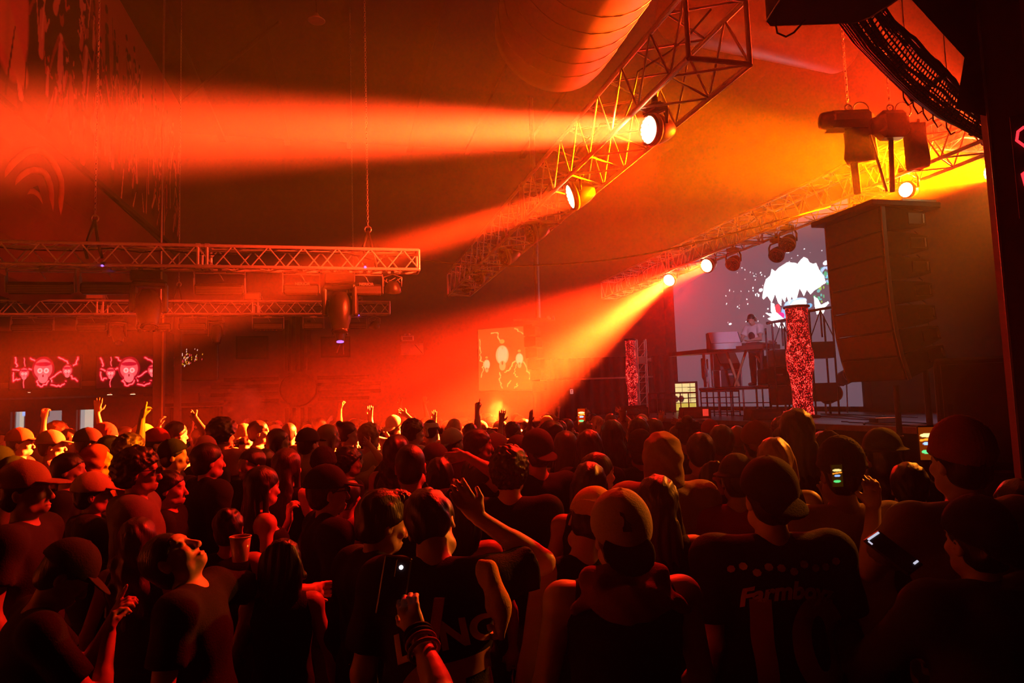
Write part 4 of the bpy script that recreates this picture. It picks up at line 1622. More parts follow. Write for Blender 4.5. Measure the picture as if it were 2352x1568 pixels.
pos, c1 = on_truss(1507, 298, A3, .30, Z3)
o = lamp_on(pos, P(330, 303, 4.4), 'big round wash light shining red towards the mural, the nearest on the overhead truss', .125, 9, (1.0, .050, .008), 5000, drop=.30)
BEAM1 = c1
pos, c2 = on_truss(1325, 447, A3, .34, Z3)
lamp_on(pos, P(700, 640, 8.0), 'round wash light seen edge on shining left, second along the overhead truss', .15, 10, RED, 2600, drop=.34)
pos, c3 = on_truss(1228, 531, A3, .40, Z3)
wash_light(pos, P(600, 700, 9), False, 'unlit round wash light, third along the overhead truss', .15, drop=.40)
pos, c4 = on_truss(1166, 586, A3, .42, Z3)
wash_light(pos, P(500, 800, 10), False, 'unlit round wash light, fourth along the overhead truss', .15, drop=.42)
pos, c5 = on_truss(1105, 634, A3, .42, Z3)
wash_light(pos, P(700, 800, 12), False, 'unlit round wash light, fifth along the overhead truss', .14, drop=.42)
pos, c6 = on_truss(1072, 662, A3, .46, Z3)
wash_light(pos, P(900, 900, 12), False, 'small unlit lamp with a brass look hanging at the far end of the overhead truss', .12, drop=.40)
# lamps on the stage edge truss
pos, c7 = on_truss(1540, 641, A4, .40, Z4)
lamp_on(pos, P(1150, 925, 11.5), 'round lamp glaring yellow white, the lower one over the back of the stage', .14, 13, ORANGE, 5200, drop=.40, glow='led_yel')
pos, c8 = on_truss(1628, 608, A4, .40, Z4)
lamp_on(pos, P(940, 868, 10.2), 'round lamp glaring yellow white, the upper one over the back of the stage', .14, 14, (1.0, .026, .002), 3300, drop=.40, glow='led_yel')
pos, c9 = on_truss(2088, 436, A4, .40, Z4)
lamp_on(pos, P(1200, 420, 6.0), 'bright round lamp just above the speaker hang frame', .10, 26, YELLOW, 60, drop=.40, glow='led_yel')
c10 = P(2290, 398, 10.6)
h10 = Hc(c10)
lamp_on(c10 + Vector((0, 0, .42)), P(1500, 372, 7.6), 'yellow wash light hidden behind the dark pillar', .15, 26, YELLOW, 3300, drop=.40, glow='led_yel')
c11 = W(h10[0] + .75, h10[1], h10[2] + .08)
lamp_on(c11 + Vector((0, 0, .34)), P(1500, 150, 7.6), 'red wash light hidden behind the dark pillar, beside the yellow one', .15, 44, RED, 2800, drop=.30)
make_truss('lighting_truss', 'short truss beyond the stage edge truss carrying two hidden lamps', W(h10[0] - .9, h10[1], h10[2] + .42 + .28), W(12.6, h10[1], h10[2] + .42 + .28), .5, .55)
fill_spot(c10, Vector((-.3, -.5, -.6)).normalized(), 150, (1.0, .09, .003), 330)  # added light for the haze beside the pillar
fill_spot(c1, (P(330, 1180, 3.3) - c1).normalized(), 80, DEEP, 1900)  # added light on the near left crowd
fill_spot(c1, (W(-5, 15.5, 9.3) - c1).normalized(), 62, (1.0, .025, .01), 3800)  # added light on the mural
fill_spot(c2, (P(640, 690, 12) - c2).normalized(), 54, (1.0, .035, .006), 5000)  # added light on the two left trusses
fill_spot(c7, (P(1150, 1150, 4) - c7).normalized(), 70, DEEP, 2200)  # added rim light on the near crowd
fill_spot(c8, (P(760, 860, 20) - c8).normalized(), 80, DEEP, 1300)  # added light towards the back wall
c12 = W(A4, 5.7, Z4 - .62)  # unseen lamp added to light the pale caps from the right
o, cc, dd = wash_light(W(A4, 5.7, Z4 - .22), P(1400, 1150, 2.7), True, 'added warm light on the stage edge truss, out of view beyond the pillar', .13, drop=.40, glow='led_yel')
spot(cc + dd * .16, P(1400, 1150, 2.7), 20, (1.0, .20, .01), 2400, blend=.8, size=.12, parent=o)
for i, px in enumerate((1700, 1760, 1830)):
    X = PA(px, 520, A4)
    wash_light(W(A4 + (-.2, .2, -.2)[i], X[1], Z4 - .24), W(4, X[1] - 2, 1), False, ['unlit lamp in the middle of the stage edge truss, farthest of three', 'unlit lamp in the middle of the stage edge truss, centre one of three', 'unlit lamp in the middle of the stage edge truss, nearest of three'][i], .12, drop=.36)
    if i == 1:
        spot(W(A4 + .3, X[1], Z4 - .7), W(9.8, 15.0, 2.9), 34, (.86, .62, 1.0), 420, size=.1)  # lavender spot added at the unlit lamp to light the performer
wash_light(W(A4 + .2, 9.1, Z4 - .22), W(9.4, 9.6, 1.56), False, 'added lavender light on the stage edge truss, hidden behind the speaker hang', .12, drop=.36)
spot(W(A4 + .35, 9.15, Z4 - .75), W(9.4, 9.6, 1.56), 66, (.80, .62, 1.0), 260, size=.1)  # spot added out of sight to light the deck lilac
# bright brackets/cable coil in that truss
X = PA(1762, 505, A4)
o = thing('moving_head_light', 'moving head standing inside the stage edge truss', 'stage light', W(A4, X[1], Z4 - .2))
MB().box((0, 0, .03), (.26, .22, .08), bev=.01).build('base', M['steel'], o)
MB().path([(-.12, 0, .30), (-.13, 0, .24), (-.12, 0, .08), (.12, 0, .08), (.13, 0, .24), (.12, 0, .30)], .02).build('yoke', M['steel'], o)
MB().lathe([(.03, -.12), (.09, -.10), (.10, .02), (.08, .13), (.02, .13)], 20, Matrix.Translation((0, 0, .27)) @ Matrix.Rotation(R(80), 4, 'X')).build('head', M['steel'], o)


def moving_head(px, py, b, zt, tilt, yaw, label, k=1.0, lens='glass'):
    q = PB(px, py, b)
    o = thing('moving_head_light', label, 'stage light', W(q[0], b, zt), HZ)
    mb = clamp_mb(clamp_mb(MB(), -.09 * k, 0, .02), .09 * k, 0, .02)
    mb.build('clamp', M['steel'], o)
    MB().box((0, 0, -.11 * k), (.34 * k, .27 * k, .12 * k), bev=.02).box((0, -.14 * k, -.11 * k), (.16 * k, .01, .06 * k)).build('base', M['plastic'], o)
    Rz = Matrix.Rotation(R(yaw), 3, 'Z')
    yk = MB()
    for s_ in (-1, 1):
        yk.box(Rz @ Vector((s_ * .17 * k, 0, -.36 * k)), (.055 * k, .13 * k, .34 * k), Rz, bev=.02)
    yk.box(Rz @ Vector((0, 0, -.20 * k)), (.36 * k, .14 * k, .06 * k), Rz, bev=.02)
    yk.build('yoke', M['plastic'], o)
    Mh = Matrix.Translation((0, 0, -.46 * k)) @ (Rz @ Matrix.Rotation(R(tilt), 3, 'X')).to_4x4()
    hd = MB()
    hd.lathe([(.03 * k, -.20 * k), (.10 * k, -.19 * k), (.135 * k, -.10 * k), (.14 * k, .02 * k), (.12 * k, .14 * k), (.095 * k, .23 * k), (.09 * k, .24 * k)], 8, Mh)
    h_ = hd.build('head', M['plastic'], o)
    MB().lathe([(.088 * k, .235 * k), (.094 * k, .26 * k), (.08 * k, .262 * k), (.05 * k, .252 * k)], 20, Mh).build('lens', M[lens], h_)
    return o


def bar_light(px, py, b, zt, label, w=.8, drop=.26, kind='strobe', tilt=0):
    q = PB(px, py, b)
    o = thing('strobe_bar', label, 'stage light', W(q[0], b, zt), HZ)
    mb = clamp_mb(MB(), 0, 0, .02)
    mb.box((0, 0, -.06), (.16, .04, .03))
    mb.path([(-.03, 0, -.05), (.02, -.02, -.12), (.05, 0, -.18)], .008)
    mb.build('clamp', M['steel'], o)
    Rt = Matrix.Rotation(R(tilt), 3, 'X')
    MB().box((-w / 2 - .012, 0, -drop + .05), (.015, .10, .22), Rt, bev=.004).box((w / 2 + .012, 0, -drop + .05), (.015, .10, .22), Rt, bev=.004).box((0, 0, -.075), (w + .04, .05, .012)).box((-w / 2 - .012, 0, -drop * .5), (.012, .04, drop * .8)).box((w / 2 + .012, 0, -drop * .5), (.012, .04, drop * .8)).build('bracket', M['grey'], o)
    bd = MB().box((0, 0, -drop), (w, .13, .17), Rt, bev=.03).build('body', M['plastic'], o)
    fin = MB()
    for k in range(5):
        fin.box(Vector((0, 0, -drop)) + Rt @ Vector((0, -.068, -.055 + k * .022)), (w * .94, .006, .006), Rt)
    fin.build('cooling_fins', M['grey'], bd)
    if kind == 'batten':
        ln = MB()
        for k in range(7):
            ln.lathe([(.040, 0), (.046, -.03), (.02, -.035)], 10, Matrix.Translation((-w / 2 + w * (k + .5) / 7, 0, -drop - .08)))
        ln.build('lens_row', M['glass'], bd)
    return o


def lettering(name, text, size, M4, m, parent, ext=.002, font_shear=0.0, align='CENTER'):
    c = bpy.data.curves.new(name, 'FONT')
    c.body = text
    c.size = size
    c.extrude = ext
    c.align_x = align
    c.align_y = 'CENTER'
    c.shear = font_shear
    tmp = bpy.data.objects.new(name, c)
    COL.objects.link(tmp)
    bpy.context.view_layer.update()
    me = bpy.data.meshes.new_from_object(tmp.evaluated_get(bpy.context.evaluated_depsgraph_get()))
    bpy.data.objects.remove(tmp)
    me.transform(M4)
    me.materials.clear()
    me.materials.append(m)
    o = bpy.data.objects.new(name, me)
    COL.objects.link(o)
    o.parent = parent
    return o


h1 = TZ1 - S1 / 2
for i, (px, w, kd, tl, lab) in enumerate(((95, .80, 'strobe', 12, 'strobe bar at the far left of the nearer truss'), (250, .68, 'strobe', 0, 'strobe bar left of the big moving head on the nearer truss'),
                                          (505, .66, 'strobe', 14, 'glossy strobe bar under the joint of the nearer truss'), (692, .50, 'strobe', -8, 'finned strobe bar in the middle of the nearer truss'),
                                          (838, .50, 'strobe', -4, 'finned strobe bar beside the moving head near the free end of the nearer truss'))):
    o = bar_light(px, 640, T1B, h1, lab, w, .30, kd, tl)
    if i >= 3:
        lettering('lettering', 'NERIOR', .06, Matrix.Translation((.02, -.085, -.30 + .075)) @ Matrix.Rotation(R(90), 4, 'X'), FAB['white'], [c_ for c_ in o.children if c_.name.startswith('body')][0])
moving_head(342, 650, T1B, h1, 160, 20, 'large moving head hanging from the nearer truss in front of the farther truss', 1.22)
moving_head(781, 660, T1B, h1, 172, -12, 'large moving head hanging near the free end of the nearer truss', 1.30)
h2 = TZ2 - S2 / 2
for i, (px, w, kd, tl, lab) in enumerate(((75, .80, 'strobe', 0, 'dark strobe bar at the far left of the farther truss'), (212, .60, 'strobe', 0, 'dark strobe bar beside the leftmost moving head of the farther truss'),
                                          (355, .72, 'batten', 0, 'lens batten between two moving heads on the farther truss'), (443, .58, 'strobe', -6, 'pale strobe bar left of the middle moving head of the farther truss'),
                                          (616, .68, 'batten', 0, 'lens batten under the second joint of the farther truss'), (720, .46, 'strobe', -6, 'pale strobe bar left of the last moving head of the farther truss'),
                                          (822, .40, 'strobe', 0, 'dark strobe bar near the free end of the farther truss'))):
    bar_light(px, 740, T2B, h2, lab, w, .28, kd, tl)
moving_head(270, 750, T2B, h2, 150, 30, 'moving head with a pale body, leftmost on the farther truss', .95)
moving_head(497, 750, T2B, h2, 168, 10, 'moving head pointing down, in the middle of the farther truss', .95)
moving_head(781, 750, T2B, h2, 170, 0, 'moving head with a violet lens, last on the farther truss', .95, lens='violet')
for i, (px, py) in enumerate(((225, 690), (582, 690), (812, 691))):
    q = PB(px, py, T2B)
    o = thing('flood_light', ['small box floodlight lying on the farther truss above its leftmost moving head', 'small box floodlight standing on the second joint of the farther truss', 'small box floodlight standing on the farther truss behind the big moving head'][i], 'stage light', W(q[0], T2B, TZ2 + S2 / 2 + .02), HZ)
    MB().box((0, -.12, .09), (.38, .16, .16), Matrix.Rotation(R(-8), 3, 'X'), bev=.015).build('housing', M['grey'], o)
    MB().box((0, -.212, .08), (.32, .012, .12), Matrix.Rotation(R(-8), 3, 'X')).build('glass', FAB['cream'], o)
    MB().path([(-.2, -.1, .1), (-.22, 0, 0), (.22, 0, 0), (.2, -.1, .1)], .010).build('bracket', M['steel'], o)


def par_can(px, py, b, zt, label):
    q = PB(px, py, b)
    o = thing('par_can', label, 'stage light', W(q[0], b, zt), HZ)
    clamp_mb(MB(), 0, 0, .02).path([(-.13, 0, -.24), (-.14, 0, -.1), (0, 0, -.05), (.14, 0, -.1), (.13, 0, -.24)], .010).build('bracket', M['steel'], o)
    Mh = Matrix.Translation((0, 0, -.26)) @ Matrix.Rotation(R(205), 4, 'X')
    h_ = MB().lathe([(.03, -.10), (.08, -.08), (.12, 0), (.13, .06), (.12, .07), (.11, .05)], 18, Mh).build('head', M['plastic'], o)
    mb = MB()
    for k in range(6):
        mb.path([(.11 * math.cos(k), .11 * math.sin(k), -.18), (.13 * math.cos(k + 1), .1 * math.sin(k), -.12)], .006)
    mb.build('cable', M['grey'], o)
    return o


par_can(902, 648, T1B, h1, 'round par can at the free end of the nearer truss')
par_can(860, 738, T2B, h2, 'round par can at the free end of the farther truss')
for i, (px, py, b) in enumerate(((838, 618, T1B), (245, 616, T1B), (824, 726, T2B))):
    q = PB(px, py, b)
    o = thing('indicator_lamp', ['tiny violet indicator lamp under the free end of the nearer truss', 'tiny violet indicator lamp under the left part of the nearer truss', 'tiny violet indicator lamp under the free end of the farther truss'][i], 'indicator light', W(q[0], b - .18, q[2]))
    MB().lathe([(.012, -.012), (.018, 0), (.012, .012)], 10).build('lens', M['violet'], o)
    MB().box((0, .03, .03), (.05, .05, .05)).build('holder', M['plastic'], o)

# long cable sagging from the truss end to the speaker frame
pts = [P(960, 597, 10.9), P(1060, 607, 10.6), P(1180, 611, 10.2), P(1300, 606, 9.8), P(1400, 597, 9.4), P(1500, 580, 9.1), P(1650, 546, 8.7), P(1780, 508, 8.8), P(1907, 474, 8.9)]
c0 = pts[0].copy()
o = MB().path([p - c0 for p in pts], .011, 6).build('cable', M['cable'])
o.location = c0
tag(o, 'long black cable sagging from the truss end to the speaker hang', 'cable')

# ================================================================ the stage
DZ = 1.56
deck = thing('stage_deck', 'dark plywood stage deck at the right', 'stage', W(7.5, 7.4, 0), HZ)
MB().box((2.3, 8.3, DZ - .04), (4.6, 16.6, .08)).build('deck_top', M['wood'], deck)  # deck top in plain dark plywood
MB().box((.06, 8.3, (DZ - .08) / 2), (.05, 16.5, DZ - .08)).box((2.3, .06, (DZ - .08) / 2), (4.5, .05, DZ - .08)).build('skirt', M['matt'], deck)
MB().box((-.01, 8.3, DZ - .04), (.02, 16.6, .085)).box((2.3, -.01, DZ - .04), (4.6, .02, .085)).build('edge_trim', M['steel'], deck)

# riser with scaffold legs
RZ = 2.27
p0, p1 = P(1815, 885, 15.2), P(1606, 885, 17.6)
rd_ = (p1 - p0)
rl = math.hypot(rd_.x, rd_.y)
rang = math.atan2(rd_.y, rd_.x)
ris = thing('stage_riser', 'raised black riser on thin legs under the performer', 'riser', (p0.x, p0.y, DZ), rang)
MB().box((rl / 2, -.95, RZ - DZ - .04), (rl, 1.9, .08)).build('platform', M['wood'], ris)
MB().box((rl / 2, .01, RZ - DZ - .03), (rl + .02, .02, .03)).build('edge_trim', M['steel'], ris)
for k_ in range(7):
    MB().tube((rl * (k_ + .5) / 7, -.05, 0), (rl * (k_ + .5) / 7, -.05, RZ - DZ - .06), .022, 8).build('leg', M['steel'], ris)
for k_ in range(3):
    MB().tube((rl * (k_ + .5) / 3, -1.8, 0), (rl * (k_ + .5) / 3, -1.8, RZ - DZ - .06), .022, 8).build('leg', M['steel'], ris)
MB().tube((0, -.05, .3), (rl, -.05, .32), .014, 6).build('brace', M['steel'], ris)

# led wall behind the stage
LA = 12.3


def lw(px, py):
    h = PA(px, py, LA)
    return h[1], h[2]


b0_, b1_, z0_, z1_ = lw(1965, 700)[0], lw(1548, 700)[0], DZ + .12, 6.9
pw = Paint(560, 360, (.12, .080, .11), aspect=(b1_ - b0_) / (z1_ - z0_))


def uv(px, py):
    b, z = lw(px, py)
    return ((b - b0_) / (b1_ - b0_), (z - z0_) / (z1_ - z0_))


def cp(pts):
    return [uv(1640 + x / 7.127, 560 + y / 7.127) for x, y in pts]


def cell(x, y, rx, ry, c, rot=0):
    u, v = uv(1640 + x / 7.127, 560 + y / 7.127)
    u2, _ = uv(1640 + (x + rx) / 7.127, 560 + y / 7.127)
    _, v2 = uv(1640 + x / 7.127, 560 + (y - ry) / 7.127)
    pw.ell(u, v, abs(u2 - u) * pw.asp, abs(v2 - v), c, rot)


WH = (2.6, 2.6, 2.55)
teal, green, cyan = (.10, .55, .50), (.06, .50, .22), (.15, .75, .95)
rs = np.random.RandomState(4)
for k_ in range(26):
    cell(1760 + rs.uniform(0, 240), 380 + rs.uniform(0, 260), rs.uniform(14, 40), rs.uniform(14, 45), [teal, green, cyan, (.4, .6, .9)][k_ % 4])
pw.poly(cp([(1740, 430), (1800, 370), (1880, 370), (1950, 430), (2000, 520), (2030, 680), (2010, 800), (1985, 650), (1940, 520), (1890, 440), (1820, 400), (1770, 470)]), (.55, .75, 1.1))
cell(1830, 310, 50, 35, (1.3, 1.3, 1.5))
for k_ in range(12):
    cell(1700 + rs.uniform(-60, 100), 700 + rs.uniform(0, 250), rs.uniform(12, 30), rs.uniform(14, 36), [green, teal, (.35, .6, .1)][k_ % 3])
for k_ in range(10):
    cell(2000 + rs.uniform(-30, 60), 850 + rs.uniform(0, 150), rs.uniform(12, 30), rs.uniform(14, 30), [teal, cyan, (.5, .7, .9)][k_ % 3])
cell(1330, 960, 190, 70, (.65, .95, 1.25))
cell(1180, 1110, 80, 110, (.35, .65, 1.1))
cell(1040, 1080, 50, 95, (1.3, .06, .10))
cell(1085, 1180, 70, 60, (1.1, .03, .35))
cell(1560, 1010, 50, 40, (.2, .6, 1.0))
pw.poly(cp([(790, 880), (815, 700), (850, 580), (920, 520), (945, 410), (1005, 450), (1060, 390), (1200, 300), (1330, 310), (1365, 330), (1420, 260), (1470, 215), (1530, 240), (1560, 300), (1625, 330),
            (1670, 310), (1720, 420), (1800, 530), (1830, 640), (1770, 670), (1740, 700), (1640, 760), (1580, 825), (1520, 750), (1470, 855), (1400, 720), (1350, 900), (1300, 920), (1270, 850),
            (1235, 985), (1185, 850), (1160, 960), (1110, 880), (1100, 1015), (1050, 960), (1000, 820), (945, 960), (870, 850), (810, 910)]), WH)
pw.poly(cp([(1310, 930), (1500, 900), (1520, 1000), (1300, 1040), (1200, 1060)]), WH)
for q_ in ([(840, 1130), (940, 1140), (1000, 1200), (1140, 1240), (980, 1280), (870, 1220), (940, 1200)], [(930, 960), (985, 980), (1010, 1110), (1150, 1230), (1000, 1230), (930, 1100)],
           [(1640, 860), (1700, 900), (1750, 1000), (1870, 940), (1880, 970), (1780, 1070), (1810, 1090), (1780, 1140), (1680, 1150), (1650, 1020)], [(1000, 1290), (1160, 1290), (1160, 1390), (1060, 1370)],
           [(930, 1310), (980, 1300), (985, 1350), (940, 1350)]):
    pw.poly(cp(q_), WH)
for k_ in range(46):
    x, y = rs.uniform(180, 900), rs.uniform(350, 1320)
    cell(x, y, rs.uniform(4, 12), rs.uniform(4, 14), (1.6, 1.6, 1.6), rs.uniform(-1, 1))
for k_ in range(14):
    cell(rs.uniform(1000, 2000), rs.uniform(60, 330), rs.uniform(4, 12), rs.uniform(4, 10), (1.4, 1.4, 1.5))
cell(265, 1310, 24, 14, (1.9, 1.9, 1.9))
cell(765, 755, 32, 28, (2, 2, 2))
cell(728, 840, 14, 24, (2, 2, 2))
lwo = thing('led_wall', 'large led wall behind the performer showing a burst of white petals', 'screen', W(LA, b0_, z0_), HZ)
hh, ww = z1_ - z0_, b1_ - b0_
MB().box((.12, ww / 2, hh / 2), (.2, ww + .1, hh + .1)).build('frame', M['matt'], lwo)
painted('picture', pw.I, ((0, 0, 0), (0, ww, 0), (0, 0, hh)), attr_mat('led_wall_image', 1.0), lwo)
MB().box((.1, .5, -.06), (.3, .1, .12)).box((.1, ww - .5, -.06), (.3, .1, .12)).build('foot', M['steel'], lwo)

# glowing red columns
cm = bpy.data.materials.new('sparkling_red_led_cloth')
cm.use_nodes = True
nt = cm.node_tree
bs = nt.nodes['Principled BSDF']
tc = nt.nodes.new('ShaderNodeTexCoord')
mp = nt.nodes.new('ShaderNodeMapping')
mp.inputs['Scale'].default_value = (1, 1, .62)
vo = nt.nodes.new('ShaderNodeTexVoronoi')
vo.inputs['Scale'].default_value = 46
nz = nt.nodes.new('ShaderNodeTexNoise')
nz.inputs['Scale'].default_value = 5
nz.inputs['Detail'].default_value = 3
r1 = nt.nodes.new('ShaderNodeValToRGB')
r1.color_ramp.elements[0].position, r1.color_ramp.elements[0].color = .16, (1.3, .13, .09, 1)
r1.color_ramp.elements[1].position, r1.color_ramp.elements[1].color = .60, (.02, 0, .001, 1)
e_ = r1.color_ramp.elements.new(.32)
e_.color = (.55, .004, .006, 1)
ml = nt.nodes.new('ShaderNodeMath')
ml.operation = 'ADD'
m2 = nt.nodes.new('ShaderNodeMath')
m2.operation = 'MULTIPLY_ADD'
m2.inputs[1].default_value = -1.1
m2.inputs[2].default_value = .55
nt.links.new(tc.outputs['Object'], mp.inputs['Vector'])
nt.links.new(mp.outputs[0], vo.inputs['Vector'])
nt.links.new(tc.outputs['Object'], nz.inputs['Vector'])
nt.links.new(nz.outputs[0], m2.inputs[0])
nt.links.new(vo.outputs['Distance'], ml.inputs[0])
nt.links.new(m2.outputs[0], ml.inputs[1])
nt.links.new(ml.outputs[0], r1.inputs[0])
nt.links.new(r1.outputs[0], bs.inputs['Emission Color'])
bs.inputs['Emission Strength'].default_value = 1.7
bs.inputs['Base Color'].default_value = (.02, 0, 0, 1)


def glow_column(px, pyt, Y, r, zb, label):
    t = P(px, pyt, Y)
    h = t.z - zb
    o = thing('led_column', label, 'column', (t.x, t.y, zb))
    pr_ = []
    for k_ in range(26):
        s_ = k_ / 25
        pr_.append((r * (.82 + .16 * math.sin(3 + s_ * 9) * .5 + .10 * s_ + (.10 if .42 < s_ < .62 else 0)), h * s_))
    MB().lathe(pr_, 28).build('led_cloth', cm, o)
    MB().lathe([(r * .9, h), (r * 1.02, h + .01), (r * 1.02, h + .05), (r * .3, h + .06)], 24).build('top_cap', M['matt'], o)
    MB().lathe([(r * 1.25, 0), (r * 1.25, .04), (r, .06)], 24).build('base_plate', M['matt'], o)
    return o


glow_column(1829, 708, 14.0, .255, DZ, 'tall glittering red lit column on the stage in front of the led wall')
glow_column(1447, 782, 20.0, .17, DZ, 'slim glittering red lit column at the far end of the stage')
t_ = P(1466, 780, 20.3)
tw = make_truss('tower_truss', 'slim upright truss tower behind the far red column', (t_.x, t_.y, DZ), (t_.x + .001, t_.y, DZ + .01), .3, .4) if False else None
o = thing('tower_truss', 'slim upright truss tower behind the far red column', 'truss', (t_.x + .06, t_.y, DZ))
th = t_.z - DZ
for x in (-.13, .13):
    for y in (-.13, .13):
        MB().tube((x, y, 0), (x, y, th), .02, 8).build('chord', M['alu'], o)
mb = MB()
for k_ in range(7):
    z = th * k_ / 7
    mb.tube((-.13, -.13, z), (.13, -.13, z + th / 7), .010, 5).tube((-.13, .13, z), (-.13, -.13, z + th / 7), .010, 5).tube((-.13, -.13, z), (.13, -.13, z), .010, 5).tube((.13, .13, z), (.13, -.13, z), .010, 5)
mb.build('bracing', M['alu'], o)
lz = thing('strobe_bar', 'white lamp clamped on the truss tower behind the far red column', 'stage light', (t_.x + .05, t_.y - .2, DZ + th * .72))
MB().box((0, -.05, 0), (.26, .14, .22), bev=.02).build('body', FAB['white'], lz)
MB().lathe([(.04, -.05), (.06, .05)], 12, Matrix.Translation((.2, -.05, 0)) @ Matrix.Rotation(R(90), 4, 'Y')).build('knob', FAB['white'], lz)
MB().box((0, .04, .02), (.06, .06, .06)).build('clamp', M['steel'], lz)

# performer's table
ta, tb = P(1782, 795, 15.7), P(1538, 803, 17.6)
tv = tb - ta
tl = math.hypot(tv.x, tv.y)
tang = math.atan2(tv.y, tv.x)
TZ = RZ + .93
tab = thing('equipment_table', 'long dark table with a curved front where the performer plays', 'table', (ta.x, ta.y, RZ), tang)
out = [(0, -.25), (tl * .3, -.42), (tl * .62, -.38), (tl, -.02), (tl, .06), (tl * .6, .34), (tl * .3, .40), (0, .36)]
mb = MB()
n_ = len(out)
mb._add([Vector((x, y, TZ - RZ)) for x, y in out] + [Vector((x, y, TZ - RZ - .10)) for x, y in out], [tuple(range(n_)), tuple(range(n_, 2 * n_))[::-1]] + [(k_, k_ + n_, (k_ + 1) % n_ + n_, (k_ + 1) % n_) for k_ in range(n_)])
mb.build('table_top', mat('table_top_dark', (.07, .035, .025), .4, noise=.3, scale=5), tab)
for x, y, m_ in ((.25, -.15, 'black'), (.25, .25, 'black'), (tl * .62, -.2, 'steel'), (tl * .62, .2, 'steel')):
    MB().box((x, y, .42), (.06, .06, .83), bev=.01).build('leg', M[m_], tab)
wd = mat('trestle_wood', (.35, .17, .08), .6, noise=.3, scale=6)
MB().tube((tl * .33, .1, 0), (tl * .42, .1, .83), .035, 6).tube((tl * .36, .12, 0), (tl * .24, .12, .83), .03, 6).build('trestle', wd, tab)
dirx = Vector((math.cos(tang), math.sin(tang), 0))
diry = Vector((-math.sin(tang), math.cos(tang), 0))


def on_table(t, y=0.0, z=0.0):
    v = Vector((ta.x, ta.y, 0)) + dirx * tl * t + diry * y
    return Vector((v.x, v.y, TZ + .002 + z))


NRM = -diry if (-diry).x > 0 else diry     # behind the table, towards the screen
# decks and mixer
for i, (t, w, lab) in enumerate(((.17, .34, 'flat black media deck on the table, nearest the glittering column'), (.30, .28, 'black mixer in the middle of the performer gear'), (.42, .34, 'flat black media deck on the table beside the wedge monitor'))):
    o = thing(['media_deck', 'mixer', 'media_deck'][i], lab, 'music gear', on_table(t, 0), tang)
    MB().box((0, 0, .04), (w, .36, .08), bev=.01).build('body', M['plastic'], o)
    if i != 1:
        MB().lathe([(.10, .08), (.10, .095), (.085, .10)], 24, Matrix.Translation((0, .03, 0))).build('jog_wheel', M['steel'], o)
    mb = MB()
    for a_ in range(4):
        for b_ in range(3):
            mb.lathe([(.012, .08), (.010, .10)], 8, Matrix.Translation((-.1 + .065 * a_, -.14 + .05 * b_, 0)))
    mb.build('knob_row', M['grey'], o)
o = thing('headphone_puck', 'small round grey pad at the near end of the table', 'music gear', on_table(.03, 0), 0)
MB().lathe([(.10, 0), (.11, .04), (.07, .07), (.02, .075)], 20).build('body', M['grey'], o)
MB().ring((0, 0, .08), .07, .012, None, 16, 6).build('rim', M['steel'], o)
# wedge monitors; the light on them is put into the pale grille colour
wg = mat('lit_grey_grille', (.55, .48, .52), .6, noise=.1, scale=90)


def wedge(pos, ang, w, label):
    o = thing('wedge_monitor', label, 'speaker', pos, ang)
    MB().prism([(-.24, 0), (.24, 0), (.22, .14), (-.05, .42), (-.24, .42)], -w / 2, w / 2).build('cabinet', M['plastic'], o)
    mb = MB()
    mb._add([Vector((.225, -w * .47, .15)), Vector((.225, w * .47, .15)), Vector((-.045, w * .47, .43)), Vector((-.045, -w * .47, .43))], [(0, 1, 2, 3)])
    mb.build('grille', wg, o)
    return o


q1 = P(1663, 800, 16.2)
wedge((q1.x, q1.y, TZ - .06), R(-95), .72, 'pale lit wedge monitor on the far end of the table beside the performer')
q1 = P(1672, 880, 17.0)
o = wedge((q1.x, q1.y, RZ + .42), R(-88), .50, 'pale lit wedge monitor standing on a black case under the table')
o = thing('equipment_case', 'black flight case under the table carrying a wedge monitor', 'case', (q1.x, q1.y, RZ), R(0))
MB().box((0, 0, .205), (.55, .5, .41), bev=.01).build('body', M['plastic'], o)
MB().box((0, -.255, .3), (.14, .02, .05)).build('handle', M['steel'], o)
for k_ in range(2):
    MB().box((-.26 + .52 * k_, -.25, .2), (.03, .03, .4)).build('corner_trim', M['steel'], o)
# mixer stand frame left of the table: bent pale tube
q1 = P(1628, 885, 16.9)
o = thing('tube_stand', 'pale bent tube stand under the far half of the table', 'stand', (q1.x, q1.y, RZ))
MB().path([(0, 0, 0), (-.01, 0, .70)], .025, 8).path([(-.14, 0, .72), (-.14, 0, .25), (-.08, 0, .12), (0, 0, .12)], .022, 8).build('frame', FAB['white'], o)
MB().box((-.07, 0, .36), (.10, .06, .20)).build('junction_box', FAB['grey'], o)
q1 = P(1742, 885, 16.3)
o = thing('microphone_stand', 'tilted pale boom stand under the near half of the table', 'stand', (q1.x, q1.y, RZ))
MB().path([(-.02, 0, .72), (.20, 0, .38), (.29, 0, .22)], .028, 8).build('boom', FAB['white'], o)
MB().path([(.29, 0, .22), (.33, 0, .20), (.37, 0, .25), (.37, 0, .36)], .018, 8).path([(.29, 0, .22), (.10, 0, 0)], .012, 6).path([(.29, 0, .22), (.42, .1, 0)], .012, 6).path([(.29, 0, .22), (.3, -.15, 0)], .012, 6).build('tripod', M['steel'], o)
